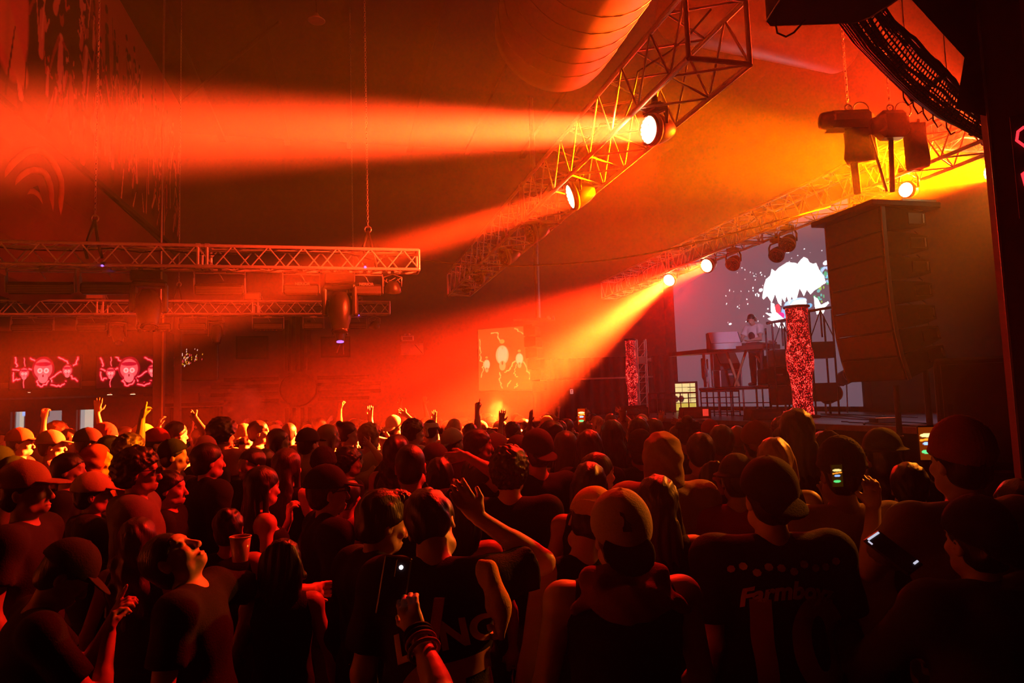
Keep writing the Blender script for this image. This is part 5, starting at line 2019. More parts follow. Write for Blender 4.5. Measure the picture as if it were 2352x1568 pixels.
# cases at the right of the riser and scaffolds
for i, (px, py, Y, w, h, lab) in enumerate(((1778, 838, 15.6, .50, .30, 'black soft case on the near corner of the riser'), (1765, 883, 15.5, .62, .36, 'black box at the near corner of the riser below the soft case'))):
    q1 = P(px, 885, Y)
    o = thing('equipment_case', lab, 'case', (q1.x + .1, q1.y - .1 * i, RZ + (.37 if i == 0 else 0)), R(12))
    MB().box((0, 0, h / 2), (w, .4, h), bev=.03).build('body', M['matt'], o)
    MB().box((0, -.205, h * .6), (.18, .02, .03)).build('handle', M['steel'], o)
for i, (px, Y, w, pt_, lab) in enumerate(((1795, 14.8, .42, 738, 'dark equipment rack beside the red column, on its left'), (1884, 14.9, .50, 712, 'dark equipment rack beside the red column, on its right'))):
    tp = P(px, pt_, Y)
    o = thing('equipment_rack', lab, 'rack', (tp.x, tp.y, DZ))
    h = tp.z - DZ
    for x in (-w / 2, w / 2):
        MB().tube((x, 0, 0), (x, 0, h), .022, 8).build('post', M['black'], o)
        MB().tube((x, .4, 0), (x, .4, h - .1), .022, 8).build('post', M['black'], o)
    MB().path([(-w / 2 - .12, 0, h - .03), (w / 2 + .06, 0, h + .06)], .03, 8).build('top_bar', M['black'], o)
    MB().box((0, .2, h * .62), (w, .42, .36), bev=.01).build('drawer_unit', M['plastic'], o)
    MB().box((0, .2, h * .22), (w, .42, .40), bev=.01).build('drawer_unit', M['plastic'], o)
    MB().tube((-w / 2, 0, h * .74), (0, 0, h), .012, 6).tube((w / 2, 0, h * .74), (0, 0, h), .012, 6).tube((0, 0, h * .74), (0, 0, h), .02, 6).build('brace', M['black'], o)
# drum at right back
q1 = P(1905, 880, 15.8)
for i, (dx, dz, r_, lab) in enumerate(((0, .45, .20, 'large drum on the stage right of the racks'), (.42, .85, .17, 'small tom drum above the large drum'))):
    o = thing('drum', lab, 'drum', (q1.x + dx, q1.y, DZ + dz))
    MB().lathe([(r_, -.18), (r_, .18), (r_ * .97, .185)], 26, Matrix.Rotation(R(78), 4, 'X')).build('shell', M['plastic'], o)
    MB().ring((0, -.18, .04), r_, .012, Matrix.Rotation(R(78), 3, 'X'), 26, 6).build('hoop', M['steel'], o)
    MB().tube((0, .1, -dz + .01), (0, .05, -r_ * .8), .015, 6).build('stand', M['steel'], o)

# lit opening behind railings at the far end of the riser
q1 = P(1520, 946, 23.2)
op_w, op_h = P(1600, 946, 23.2).x - q1.x, P(1520, 882, 23.2).z - q1.z
pr = Paint(80, 66, (.75, .62, .25))
for x in (.30, .36, .62, .85):
    pr.seg(x, .0, x, 1, .012, (.03, .02, .01))
for y in (.12, .30, .86):
    pr.seg(0, y, 1, y, .010, (.04, .03, .01))
pr.poly([(0, 0), (1, 0), (1, .28), (0, .28)], (.50, .40, .06))
pr.ell(.42, .45, .10, .12, (.015, .01, .01))
pr.ell(.58, .45, .10, .12, (.015, .01, .01))
pr.ell(.08, .5, .05, .2, (.65, .22, .01))
for k_ in range(6):
    pr.seg(.78, .40 + .09 * k_, 1, .40 + .09 * k_, .008, (.05, .04, .01))
bo = thing('backstage_doorway', 'yellow lit opening seen through the railing at the far end of the riser', 'doorway', q1)
painted('view', pr.I, ((0, 0, 0), (op_w, 0, 0), (0, 0, op_h)), attr_mat('backstage_light', 1.25), bo)
MB().box((-.04, 0, op_h / 2), (.06, .1, op_h)).box((op_w + .04, 0, op_h / 2), (.06, .1, op_h)).box((op_w / 2, 0, op_h + .03), (op_w + .14, .1, .06)).build('door_frame', M['matt'], bo)
for i, (x0, x1, Y, lab) in enumerate(((1492, 1602, 19.5, 'black pipe railing in front of the yellow lit opening'), (1612, 1700, 17.0, 'black pipe railing under the far half of the riser'))):
    a, b = P(x0, 950, Y), P(x1, 950, Y - .4)
    o = thing('pipe_railing', lab, 'railing', (a.x, a.y, DZ), math.atan2(b.y - a.y, b.x - a.x))
    L = (b - a).length
    MB().tube((0, 0, .62), (L, 0, .60), .022, 8).tube((0, 0, .46), (L, 0, .45), .014, 6).tube((0, 0, .10), (L, 0, .10), .014, 6).build('rail', M['black'], o)
    for k_ in range(7):
        MB().tube((L * k_ / 6, 0, 0), (L * k_ / 6, 0, .62), .016, 6).build('post', M['black'], o)
# stage front boxes
for i, (x0, x1, y0, y1, Y, lab) in enumerate(((1430, 1490, 932, 952, 17.6, 'low dark box on the stage lip below the far red column'), (1568, 1634, 936, 960, 15.8, 'low dark box with a small red label on the stage lip'),
                                              (1724, 1800, 940, 962, 13.4, 'low dark monitor box on the stage lip before the tall red column'))):
    a, b, c_ = P(x0, y1, Y), P(x1, y1, Y), P(x0, y0, Y)
    o = thing('monitor_box', lab, 'speaker', (a.x, a.y, DZ))
    w, h = b.x - a.x, c_.z - DZ
    MB().prism([(0, 0), (w, 0), (w, h * .8), (w - .1, h), (.04, h)], 0, .45).build('cabinet', M['matt'], o)
    MB().box((w / 2, -.008, h * .42), (w * .86, .012, h * .6)).build('grille', M['plastic'], o)
    if i == 1:
        MB().box((w * .80, -.02, h * .5), (.13, .01, .16)).build('label_plate', mat('red_label', (.8, .05, .03), emit=(.9, .05, .03), strength=.8), o)
# cables on the deck
rs = np.random.RandomState(21)
for k_, (pa_, pb_) in enumerate((((1870, 955), (2120, 972)), ((1885, 950), (2110, 958)), ((1905, 952), (2060, 966)), ((2030, 953), (1985, 975)), ((1930, 968), (2130, 980)), ((1640, 950), (1760, 958)))):
    pts = []
    for t in np.linspace(0, 1, 14):
        px, py = pa_[0] + (pb_[0] - pa_[0]) * t, pa_[1] + (pb_[1] - pa_[1]) * t
        d = ray(px, py)
        Yt = (DZ + .012 - CAM_Z) / d.z
        p = Vector((0, 0, CAM_Z)) + d * Yt
        pts.append(Vector((p.x + rs.uniform(-.05, .05), p.y + rs.uniform(-.12, .12), DZ + .014)))
    c0 = pts[0].copy()
    o = MB().path([p - c0 for p in pts], .012, 6).build('stage_cable', M['cable'])
    o.location = c0
    tag(o, ['black cable across the open deck, running nearest the red column foot', 'black cable across the open deck behind the first one', 'black cable slanting over the open deck from the rear', 'short black cable crossing the others on the open deck',
            'black cable along the lip of the open deck', 'black cable between the two low boxes on the stage lip'][k_], 'cable')
q1 = P(2028, 962, 10.6)
o = thing('stage_box', 'small black cable box among the cables on the open deck', 'box', (q1.x, q1.y, DZ))
MB().box((0, 0, .05), (.34, .2, .10), bev=.01).build('body', M['plastic'], o)
MB().box((0, -.105, .05), (.26, .01, .05)).build('socket_row', M['steel'], o)

# ---------------------------------------------------------------- speaker hang
ca = Hc(P(2022, 470, 8.0))
a0, bb0, zt = ca[0], ca[1], 4.27
fr = thing('speaker_flying_frame', 'flat steel flying frame on top of the big speaker hang', 'frame', W(a0, bb0, zt), HZ)
MB().box((.34, .50, .035), (1.00, 1.10, .07), bev=.01).build('plate', M['black'], fr)
for x, y in ((.1, .1), (.62, .08), (.1, .9)):
    MB().box((x, y, -.004), (.14, .03, .012)).build('slot', mat('slot_pale_%d%d' % (x * 10, y * 10), (.9, .8, .6), .2), fr)  # slots filled with a pale glossy colour
MB().box((.6, .05, .09), (.5, .05, .05)).box((.2, .9, .09), (.5, .05, .05)).build('pick_bar', M['steel'], fr)
pa = Vector((0, 0, 0))
ang = 0.0
cur = Vector((0.0, 0.0))      # front top point in the (depth, height) plane
names = ['topmost cabinet', 'second cabinet from the top', 'third cabinet from the top', 'middle cabinet', 'third cabinet from the bottom', 'second cabinet from the bottom', 'lowest cabinet']
H_ = .30
cab0 = None
for k_ in range(7):
    ang += (0, .4, .8, 1.5, 2.5, 5.0, 6.0)[k_]
    s_, c_ = math.sin(R(ang)), math.cos(R(ang))
    loc = W(a0 + cur.x, bb0, zt + cur.y)
    if cab0 is None:
        cab0 = thing('line_array_speaker', 'x', 'speaker', loc, HZ, 'big speaker hang cabinets')
        MB().prism([(0, 0), (.48, -.025), (.64, -.055), (.64, -.215), (.48, -.255), (0, -H_ + .006)], 0, .96).build('cabinet', M['matt'], cab0)
        MB().box((-.008, .48, -H_ / 2), (.014, .92, H_ - .03)).build('grille', M['plastic'], cab0)
        MB().box((.50, -.008, -.135), (.24, .012, .13)).build('side_plate', M['plastic'], cab0)
        MB().box((.585, -.02, -.135), (.022, .012, .11), bev=.004).build('handle', M['steel'], cab0)
        MB().box((.02, -.012, -H_ / 2), (.05, .016, H_)).build('rigging_plate', M['grey'], cab0)
        MB().box((.02, .972, -H_ / 2), (.05, .016, H_)).build('rigging_plate', M['grey'], cab0)
        MB().path([(.6, .1, -.06), (.63, .12, 0), (.6, .14, .04)], .008, 5).path([(.6, .3, -.06), (.64, .32, .0), (.6, .36, .04)], .008, 5).build('cable_link', M['cable'], cab0)
        o = cab0
    else:
        o = dup(cab0, loc)
    o['label'] = names[k_] + ' of the big speaker hang at the stage side'
    o.rotation_euler = Matrix.Rotation(HZ, 3, 'Z').to_euler()
    o.rotation_euler = (Matrix.Rotation(HZ, 3, 'Z') @ Matrix.Rotation(R(-ang), 3, 'Y')).to_euler()
    cur = cur + Vector((H_ * s_, -H_ * c_))
# hoist motors with chain bags above the frame
def hoist(px, py, Y, label, w, h, bag_px, bag_w, bag_h, lean=0):
    c = P(px, py, Y)
    o = thing('chain_hoist', label, 'hoist', c)
    MB().box((0, 0, 0), (w, .26, h), bev=.07).lathe([(.03, -w * .62), (.10, -w * .60), (.12, -w * .35)], 16, Matrix.Rotation(R(90), 4, 'Y')).build('motor', M['plastic'], o)
    MB().ring((0, 0, h / 2 + .05), .04, .012, Matrix.Rotation(R(90), 3, 'X'), 12, 6).build('hook', M['steel'], o)
    MB().ring((.16, 0, h / 2 + .02), .10, .010, Matrix.Rotation(R(90), 3, 'X'), 16, 5).build('cable_loop', M['cable'], o)
    chain('hoist_chain', 'hoist chain rising from ' + label.split(' with')[0], (c.x, c.y, Z_TOP), (c.x, c.y, c.z + h / 2 + .06), .06)
    bg = P(*bag_px, Y + .05)
    lb = thing('chain_bag', 'dark chain bag under ' + label.split(' with')[0], 'bag', bg)
    V = []
    for t in np.linspace(0, 1, 9):
        hw = bag_w / 2 * (1 - .06 * math.sin(t * 5)) * (1 if t < .9 else .86)
        for k in range(14):
            a = 2 * math.pi * k / 14
            V.append(Vector((hw * (1.1 * math.cos(a) / max(abs(math.cos(a)), abs(math.sin(a))) * .85 + .15 * math.cos(a)) + lean * t, .11 * math.sin(a) * (1.2), -bag_h * t + .012 * math.sin(a * 5 + t * 7))))
    F_ = [(i * 14 + k, i * 14 + (k + 1) % 14, (i + 1) * 14 + (k + 1) % 14, (i + 1) * 14 + k) for i in range(8) for k in range(14)]
    MB()._add(V, F_ + [tuple(range(14))[::-1], tuple(range(8 * 14, 9 * 14))], True).build('sack', FAB['charcoal'], lb)
    MB().box((-bag_w * .3, 0, .03), (.03, .02, .12)).box((bag_w * .3, 0, .03), (.03, .02, .12)).build('strap', M['plastic'], lb)
    return c


c = hoist(1950, 276, 8.3, 'the wide hoist over the speaker hang, farther from the pillar', .58, .22, (1974, 300), .34, .40)
MB0 = thing('hoist_label_card', 'small pale card sticking out under the wide hoist', 'card', P(1915, 300, 8.25))
MB().prism([(-.12, -.03), (.13, -.03), (.13, .02), (-.06, .03)], -.01, .01).build('card', FAB['white'], MB0)
c2_ = hoist(2047, 288, 8.1, 'the rounded hoist over the speaker hang, nearer the pillar', .38, .34, (2098, 290), .21, .52, .02)
for i, (xa, ya, xb, yb, Y, r_, lab) in enumerate(((1962, 375, 1970, 445, 8.35, .045, 'thick dark strap between the wide hoist bag and the flying frame'), (1998, 310, 2037, 440, 8.2, .018, 'thin slanting steel rod above the flying frame'),
                                                  (2046, 318, 2050, 440, 8.15, .03, 'upright dark strap between the rounded hoist and the flying frame'))):
    p, q_ = P(xa, ya, Y), P(xb, yb, Y)
    o = MB().tube((0, 0, 0), q_ - p, r_, 8).build('rigging_strap' if r_ > .02 else 'rigging_rod', FAB['black'] if r_ > .02 else M['steel'])
    o.location = p
    tag(o, lab, 'strap' if r_ > .02 else 'rod')
# posts under the hang
for i, (px, Y) in enumerate(((2061, 8.6), (2132, 8.2))):
    p = P(px, 930, Y)
    o = thing('support_post', ['dark post standing under the speaker hang, left one', 'dark post standing beside the speaker hang, right one'][i], 'post', (p.x, p.y, 0))
    top = P(px, (885, 805)[i], Y).z
    MB().tube((0, 0, 0), (0, 0, top), .035, 10).build('tube', M['black'], o)
    MB().box((0, 0, .02), (.3, .3, .04)).build('base_plate', M['black'], o)
    MB().ring((0, 0, 1.5), .037, .012, None, 14, 6).build('collar', M['steel'], o)
# subwoofer stack at the right
for k_ in range(2):
    q1 = P(2158, 1000, 7.6)
    o = thing('subwoofer', ['large black subwoofer on the floor right of the stage, bottom of its stack', 'large black subwoofer right of the stage, top of its stack'][k_], 'speaker', (q1.x, q1.y, k_ * 1.21), R(-31))
    MB().box((.7, .45, .60), (1.4, .9, 1.2), bev=.03).build('cabinet', M['matt'], o)
    MB().box((.7, -.01, .60), (1.28, .02, 1.06), bev=.006).build('grille', M['plastic'], o)
    for x in (.12, 1.28):
        MB().box((x, -.025, .6), (.05, .02, .2)).build('handle', M['black'], o)

# ---------------------------------------------------------------- near right: pillar, soffit, cable tray
pq = P(2324, 860, 4.05)
hp = Hc(pq)
pil = thing('pillar', 'dark square pillar at the right edge, close to the viewer', 'pillar', (pq.x, pq.y, 0), R(-31))
MB().box((.6, .2, 3.1), (1.2, .4, 6.2)).build('shaft', M['ceil'], pil)
MB().box((.004, -.004, 3.1), (.012, .012, 6.2)).build('corner_trim', M['steel'], pil)  # strip added for the thin rim of light along the corner
MB().box((.24, -.02, 2.9), (.06, .03, 3.6)).box((.42, -.03, 2.9), (.02, .04, 3.6)).build('face_trim', M['wall'], pil)
nn = thing('neon_glint', 'red neon glints built as small glowing tubes on the pillar face at the right edge', 'sign', P(2346, 380, 3.80))
ntm = mat('neon_red', (.9, .02, .02), emit=(1, .02, .03), strength=2.5)  # glowing tubes stand in for the red glints on the pillar
MB().path([(.03, 0, .22), (.0, 0, .20), (-.01, 0, .15), (.03, 0, .10), (.09, 0, .10)], .008, 6).build('tube', ntm, nn)
MB().path([(.05, 0, -.02), (.0, 0, -.05), (.01, 0, -.12), (.05, 0, -.14)], .008, 6).build('tube', ntm, nn)
MB().box((.12, .02, 0), (.3, .02, .6)).build('backing', M['matt'], nn)
nn.rotation_euler = (0, 0, R(-31))
sf = MB()
pts = [(2120, -160), (2085, -10), (2215, 132), (2196, 250), (2262, 266), (2600, 300), (2600, -160)]
A_, B_ = [P(x, y, 4.1) for x, y in pts], [P(x, y, 4.1) + Vector((.85, .9, .5)) for x, y in pts]
n_ = len(pts)
c0 = A_[2].copy()
sf._add([p - c0 for p in A_ + B_], [tuple(range(n_))[::-1], tuple(range(n_, 2 * n_))] + [(k_, (k_ + 1) % n_, (k_ + 1) % n_ + n_, k_ + n_) for k_ in range(n_)])
o = sf.build('wall_soffit', M['matt'])
o.location = c0
struct(o)

L_ = [(1905, 20, 4.2), (1960, 95, 4.45), (2025, 160, 4.7), (2090, 222, 4.95), (2155, 268, 5.25), (2275, 325, 5.7)]
U_ = [(2000, -30, 4.1), (2060, 60, 4.35), (2110, 125, 4.6), (2160, 172, 4.85), (2205, 215, 5.1), (2290, 280, 5.5)]


def crv(C, t):
    x = t * (len(C) - 1)
    i = min(int(x), len(C) - 2)
    f = x - i
    return P(*[C[i][k] * (1 - f) + C[i + 1][k] * f for k in range(3)])


ct = thing('cable_tray', 'sagging wire mesh cable tray full of cables descending to the pillar', 'cable tray', crv(L_, .5))
c0 = Vector(ct.location)


def tp_(t, s_, sag=.10):
    a, b = crv(L_, t), crv(U_, t)
    p = a + (b - a) * s_
    p.z -= sag * math.sin(math.pi * s_)
    return p - c0


mesh_ = MB()
for k_ in range(46):
    t = k_ / 45
    mesh_.path([tp_(t, s_) for s_ in np.linspace(0, 1, 7)], .0055, 5)
for s_ in np.linspace(0, 1, 12):
    mesh_.path([tp_(t, s_) for t in np.linspace(0, 1, 26)], .0065 if 0 < s_ < 1 else .012, 5)
mesh_.build('wire_mesh', M['black'], ct)
rs = np.random.RandomState(9)
for k_ in range(16):
    s0 = rs.uniform(.02, .5) if k_ < 11 else rs.uniform(.5, 1)
    ph = rs.uniform(0, 6)
    ss = [min(1.05, max(-.05, s0 + .12 * math.sin(ph + 5 * t))) for t in np.linspace(0, 1, 24)]
    pts = [tp_(t, s_) + Vector((0, 0, .03 + rs.uniform(0, .02))) for t, s_ in zip(np.linspace(0, 1, 24), ss)]
    MB().path(pts, rs.uniform(.008, .016), 6).build('cable', M['cable'] if k_ % 3 else FAB['rust'], ct)
for t in (.62, .93):
    MB().tube(tp_(t, -.12) - Vector((0, 0, .03)), tp_(t, 1.1) - Vector((0, 0, .03)), .022, 6).build('support_bar', M['black'], ct)
for k_ in range(5):
    t = .55 + .07 * k_
    b_ = tp_(t, 0)
    MB().path([b_, b_ + Vector((0, 0, -.06)), b_ + Vector((.03, 0, -.12)), b_ + Vector((.06, 0, -.10))], .006, 5).build('loose_tie', M['cable'], ct)
for k_ in range(3):
    a_ = crv(L_, .35 + .25 * k_)
    o = MB().tube((0, 0, 0), (0, 0, Z_TOP - a_.z - .05), .004, 5).build('suspension_wire', M['steel'])
    o.location = a_
    tag(o, ['thin wire holding the upper end of the cable tray', 'thin wire holding the middle of the cable tray', 'thin wire holding the lower end of the cable tray'][k_], 'wire')

# ================================================================ the crowd
PLACED = []


def face_to(x, y, tx, ty):
    return math.atan2(-(tx - x), ty - y)


def hp_(label, px, py, Y, yaw, group=None, zadd=0.0, hmin=1.45, hmax=2.0, **kw):
    """Person whose head top shows at pixel (px, py) standing Y metres away; yaw 0 = back to the camera, -90 = facing right."""
    best = None
    for fct in (1, 1.05, .95, 1.10, .91, 1.15, .87):
        q = P(px, py, Y * fct)
        d = min([math.hypot(q.x - a, q.y - b) for a, b, r_ in PLACED] + [9])
        if best is None or d > best[0] + .02:
            best = (d, Y * fct)
        if d > .44:
            break
    Y = best[1]
    t = P(px, py, Y)
    z = t.z + zadd - (.03 if kw.get('hat') else .012)
    h = max(hmin, min(hmax, z))
    fine = .0052 if Y < 3.4 else (.0065 if Y < 4.6 else .009)
    kw.setdefault('fine', fine)
    kw.setdefault('coarse', .016 if Y < 4 else .022)
    kw.setdefault('seed', len(PLACED) * 1.7)
    lean = kw.get('lean', 0)
    yw = R(yaw)
    x, y = t.x + math.sin(yw) * lean, t.y - math.cos(yw) * lean
    root, p = make_person(label, (x, y, 0), yw, height=h, group=group, **kw)
    PLACED.append((x, y, .23))
    return root, p


def phone(pos, yaw, pitch, label, lit=True, w=.072, h=.148, img=None, roll=0):
    o = thing('phone', label, 'phone', pos)
    o.rotation_euler = (Matrix.Rotation(R(yaw), 3, 'Z') @ Matrix.Rotation(R(pitch), 3, 'X') @ Matrix.Rotation(R(roll), 3, 'Y')).to_euler()
    MB().box((0, 0, 0), (w, .009, h), bev=.004).build('case', M['plastic'], o)
    if img is not None:
        painted('display', img, ((-w * .45, -.0052, -h * .46), (w * .45, -.0052, -h * .46), (-w * .45, -.0052, h * .46)), attr_mat('phone_display', 2.2), o)
    return o


def stage_img(bg=(.25, .01, .0), seed=0):
    r_ = np.random.RandomState(seed)
    p = Paint(24, 46, bg)
    p.ell(.5, .75, .22, .06, (1.0, .75, .25))
    p.ell(.5, .5, .15, .05, (.3, .5, 1.0))
    p.ell(.45, .25, .18, .06, (.1, .8, .2))
    p.seg(.1, .6, .9, .65, .03, (1.0, .3, .02))
    return p.I


# ---- nearest people, left to right
hp_('man in a two tone trucker cap facing right at the left edge, plain dark shirt', 66, 1060, 3.55, -78, hair='short', hat='cap', hatc='tan', top='tee', topc='charcoal', skin=1, build=1.08, head=(0, 4, 0))
hp_('person in a pale cap and bandana raising a two finger peace sign', 215, 1086, 4.5, -62, hair='short', hat='cap', hatc='cream', top='hoodie', topc='charcoal', arms=('chin', ((.18, .26, 1.28), (.20, .34, 1.52), (0, .1, 1), 'peace')), skin=0)
hp_('curly haired man in narrow wraparound sunglasses and a grey hooded top', 318, 1033, 4.45, -70, hair='curly', top='hoodie', topc='grey', glasses=True, skin=1, head=(0, 0, 0))
hp_('person in a dark cap looking down with hands clasped at the mouth, bottom left corner', 105, 1232, 2.75, -50, hair='buzz', hat='cap', hatc='charcoal', top='tee', topc='black', head=(-10, -38, 0), lean=.10,
    arms=(((.24, .20, 1.08), (.10, .26, 1.34), (-.4, .2, .8), 'fist'), ((.24, .22, 1.10), (.06, .30, 1.36), (-.3, .3, .8), 'point')), skin=1)
hp_('man tilting his head far back to look at the roof, ear plug and black t-shirt', 452, 1182, 2.75, -86, hair='buzz', top='tee', topc='black', head=(0, 48, 0), build=1.1, skin=0,
    arms=('down', ((.42, .16, 1.34), (.62, .32, 1.28), (.8, .5, -.2), 'relax')), hmax=1.8)
hp_('short woman with smooth dark hair seen from behind, beside the man looking up', 648, 1240, 3.0, 12, hair='bob', look='f', build=.85, top='tank', topc='black', skin=1, head=(0, -12, 0))
hp_('smiling woman with long dark hair and bare shoulders, hand at her chin', 600, 1072, 4.35, -58, hair='long', look='f', build=.86, top='dress', topc='black', head=(20, -4, 0), arms=('down', 'chin'), skin=0, hairc='black')
hp_('woman with long wavy hair and rings of light on its ends, behind the peace sign', 318, 1188, 3.5, 5, hair='wavy', look='f', build=.88, top='tank', topc='charcoal', skin=1, hairc='brown')
hp_('woman with dark tied up hair and small cross earrings', 525, 1166, 3.8, 10, hair='bun', look='f', build=.86, top='tank', topc='black', skin=1)
hp_('bearded man in a black cap and thin glasses facing right', 752, 1070, 3.85, -62, hair='short', hat='cap', hatc='black', top='jacket', topc='black', glasses=True, skin=0, build=1.12)
hp_('person in a pale coral shirt half hidden behind the man with thin glasses', 800, 1100, 4.7, -20, hair='short', top='tee', topc='pink', skin=1)
hp_('young man with a thick dark quiff looking down to the right', 862, 1128, 2.85, -48, hair='quiff', top='jacket', topc='black', head=(-6, -14, 0), skin=0, build=.98)
jr, jp = hp_('man in a dark sports jersey with the word LONG across his back', 1000, 1152, 2.75, -6, hair='short', top='jersey', topc='black', head=(-8, -42, -22), lean=.06, zadd=.07, skin=0, build=1.06,
    arms=(((.36, .12, 1.46), (.14, .10, 1.62), (-.6, -.1, .8), 'relax'), 'down'))
hp_('man with a shaved head seen from behind, black t-shirt', 942, 1018, 4.05, 0, hair='buzz', top='tee', topc='black', build=1.12, skin=0)
hp_('man holding his forearm over his head, beside the shaved head', 1010, 1050, 4.3, -5, hair='short', top='tee', topc='black', build=1.05, skin=0, arms=('on_head', 'down'))
hp_('person with bare shoulders in front of the man holding his forearm up', 1052, 1120, 3.45, 6, hair='bob', look='f', build=.9, top='dress', topc='black', skin=1, hmin=1.5)
mr, mp_ = hp_('broad man with thick dark hair and a faint printed block on his black shirt', 1168, 1030, 3.6, -4, hair='curly', top='tee', topc='black', build=1.16, skin=0)
yr, yp = hp_('person with bowed head in a pale yellow backwards cap beside the cream cap', 1330, 1140, 2.85, 22, hair='short', hat='backcap', hatc='yellow', brim_tilt=4, top='tank', topc='black', head=(-22, -34, 22), build=.95, skin=1, zadd=.05)
cr, cpn = hp_('man in a cream cap with a small dark logo and a sleeveless black hooded vest', 1418, 1124, 2.6, 3, hair='short', hat='backcap', hatc='cream', brimc='black', brim_tilt=-38, top='tank', topc='black', build=1.12, skin=0, head=(0, 8, 0),
    arms=(((.27, .05, 1.14), (.24, .26, .98), (-.1, .6, -.7), 'relax'), ((.27, .02, 1.14), (.28, .10, .90), (0, .3, -1), 'relax')))
hp_('woman with very long straight dark hair right of the cream cap', 1508, 1092, 3.05, -8, hair='vlong', look='f', build=.9, top='tank', topc='black', skin=1, hairc='black')
hp_('person with a thin headband seen from behind, above the cream cap', 1352, 1062, 3.75, -5, hair='long', look='f', build=.88, top='tank', topc='charcoal', skin=1)
hp_('man with dark hair facing right close above the headband', 1372, 1040, 4.3, -60, hair='short', top='tee', topc='charcoal', skin=0)
hp_('person in a close hood and tan jacket seen from behind', 1518, 992, 4.15, -6, hair=None, hat='hood', hatc='tan', top='hoodie', topc='tan', build=1.1, skin=1)
hp_('woman with dark hair bound by a patterned band, bare shoulders', 1638, 1052, 3.75, -10, hair='bob', hat='bandana', hatc='rust', look='f', top='dress', topc='black', build=.9, skin=1)
fr_, fp_ = hp_('broad man in a black jersey with a number ten and blackletter text on the back', 1760, 1054, 2.7, 2, hair='short', hat='backcap', hatc='black', top='jersey', topc='black', build=1.24, skin=0)
hp_('person with bright blond hair falling to the right', 1778, 1006, 4.1, -25, hair='long', look='f', build=.86, top='tank', topc='charcoal', skin=0, hairc='blond')
hp_('person in a rust cap seen from behind in front of the stage', 1735, 970, 4.9, -5, hair='short', hat='backcap', hatc='rust', top='tee', topc='charcoal', skin=1)
hp_('person with short dark hair below the wedge monitor', 1656, 976, 5.1, -15, hair='short', top='tee', topc='charcoal', skin=2)
hp_('person with dark hair and bare tan shoulders, left of the rust cap', 1606, 994, 4.7, -2, hair='short', top='tank', topc='tan', skin=1)
hp_('person with hair up and a knotted band, hand raised beside the face', 1578, 952, 5.3, -15, hair='bun', look='f', hat='bandana', hatc='charcoal', top='tank', topc='black', skin=1, arms=('down', 'chin'))
hp_('woman with long black hair standing tall before the red column', 1826, 940, 4.4, -4, hair='vlong', look='f', build=.88, top='tee', topc='black', skin=1)
hp_('man in a dark beanie and tan shirt holding a lit phone up', 1925, 1012, 3.25, -2, hair='short', hat='beanie', hatc='charcoal', top='tee', topc='tan', build=1.16, skin=2, arms=('phone', 'phone'))
hp_('person with rounded dark hair right of the red column', 1888, 992, 4.6, -5, hair='bob', look='f', top='tee', topc='black', skin=1)
hp_('person in a wide brimmed bucket hat near the deck corner', 2022, 982, 4.0, -15, hair='wavy', hat='bucket', hatc='charcoal', top='tee', topc='olive', skin=1)
hp_('person in a plain dark shirt half turned beside the bucket hat', 2085, 1062, 3.7, -25, hair='short', top='tee', topc='charcoal', skin=1, hmin=1.5)
hp_('big man in a rust knit cap and tan t-shirt filming with a phone', 2196, 970, 2.75, 8, hair='short', hat='beanie', hatc='rust', top='tee', topc='tan', build=1.2, skin=0, arms=('down', 'phone'))
hp_('person in a dark backwards cap in the lower right corner looking at a phone', 2235, 1142, 2.3, 8, hair='short', hat='backcap', hatc='black', top='hoodie', topc='charcoal', build=1.08, skin=0, arms=('front', ((.30, .22, 1.16), (.24, .42, 1.24), (.2, .3, .9), 'grip')))
hp_('person at the right edge in a black shirt, only a shoulder and hair catching light', 2335, 1100, 2.9, 10, hair='short', top='tee', topc='black', skin=1)

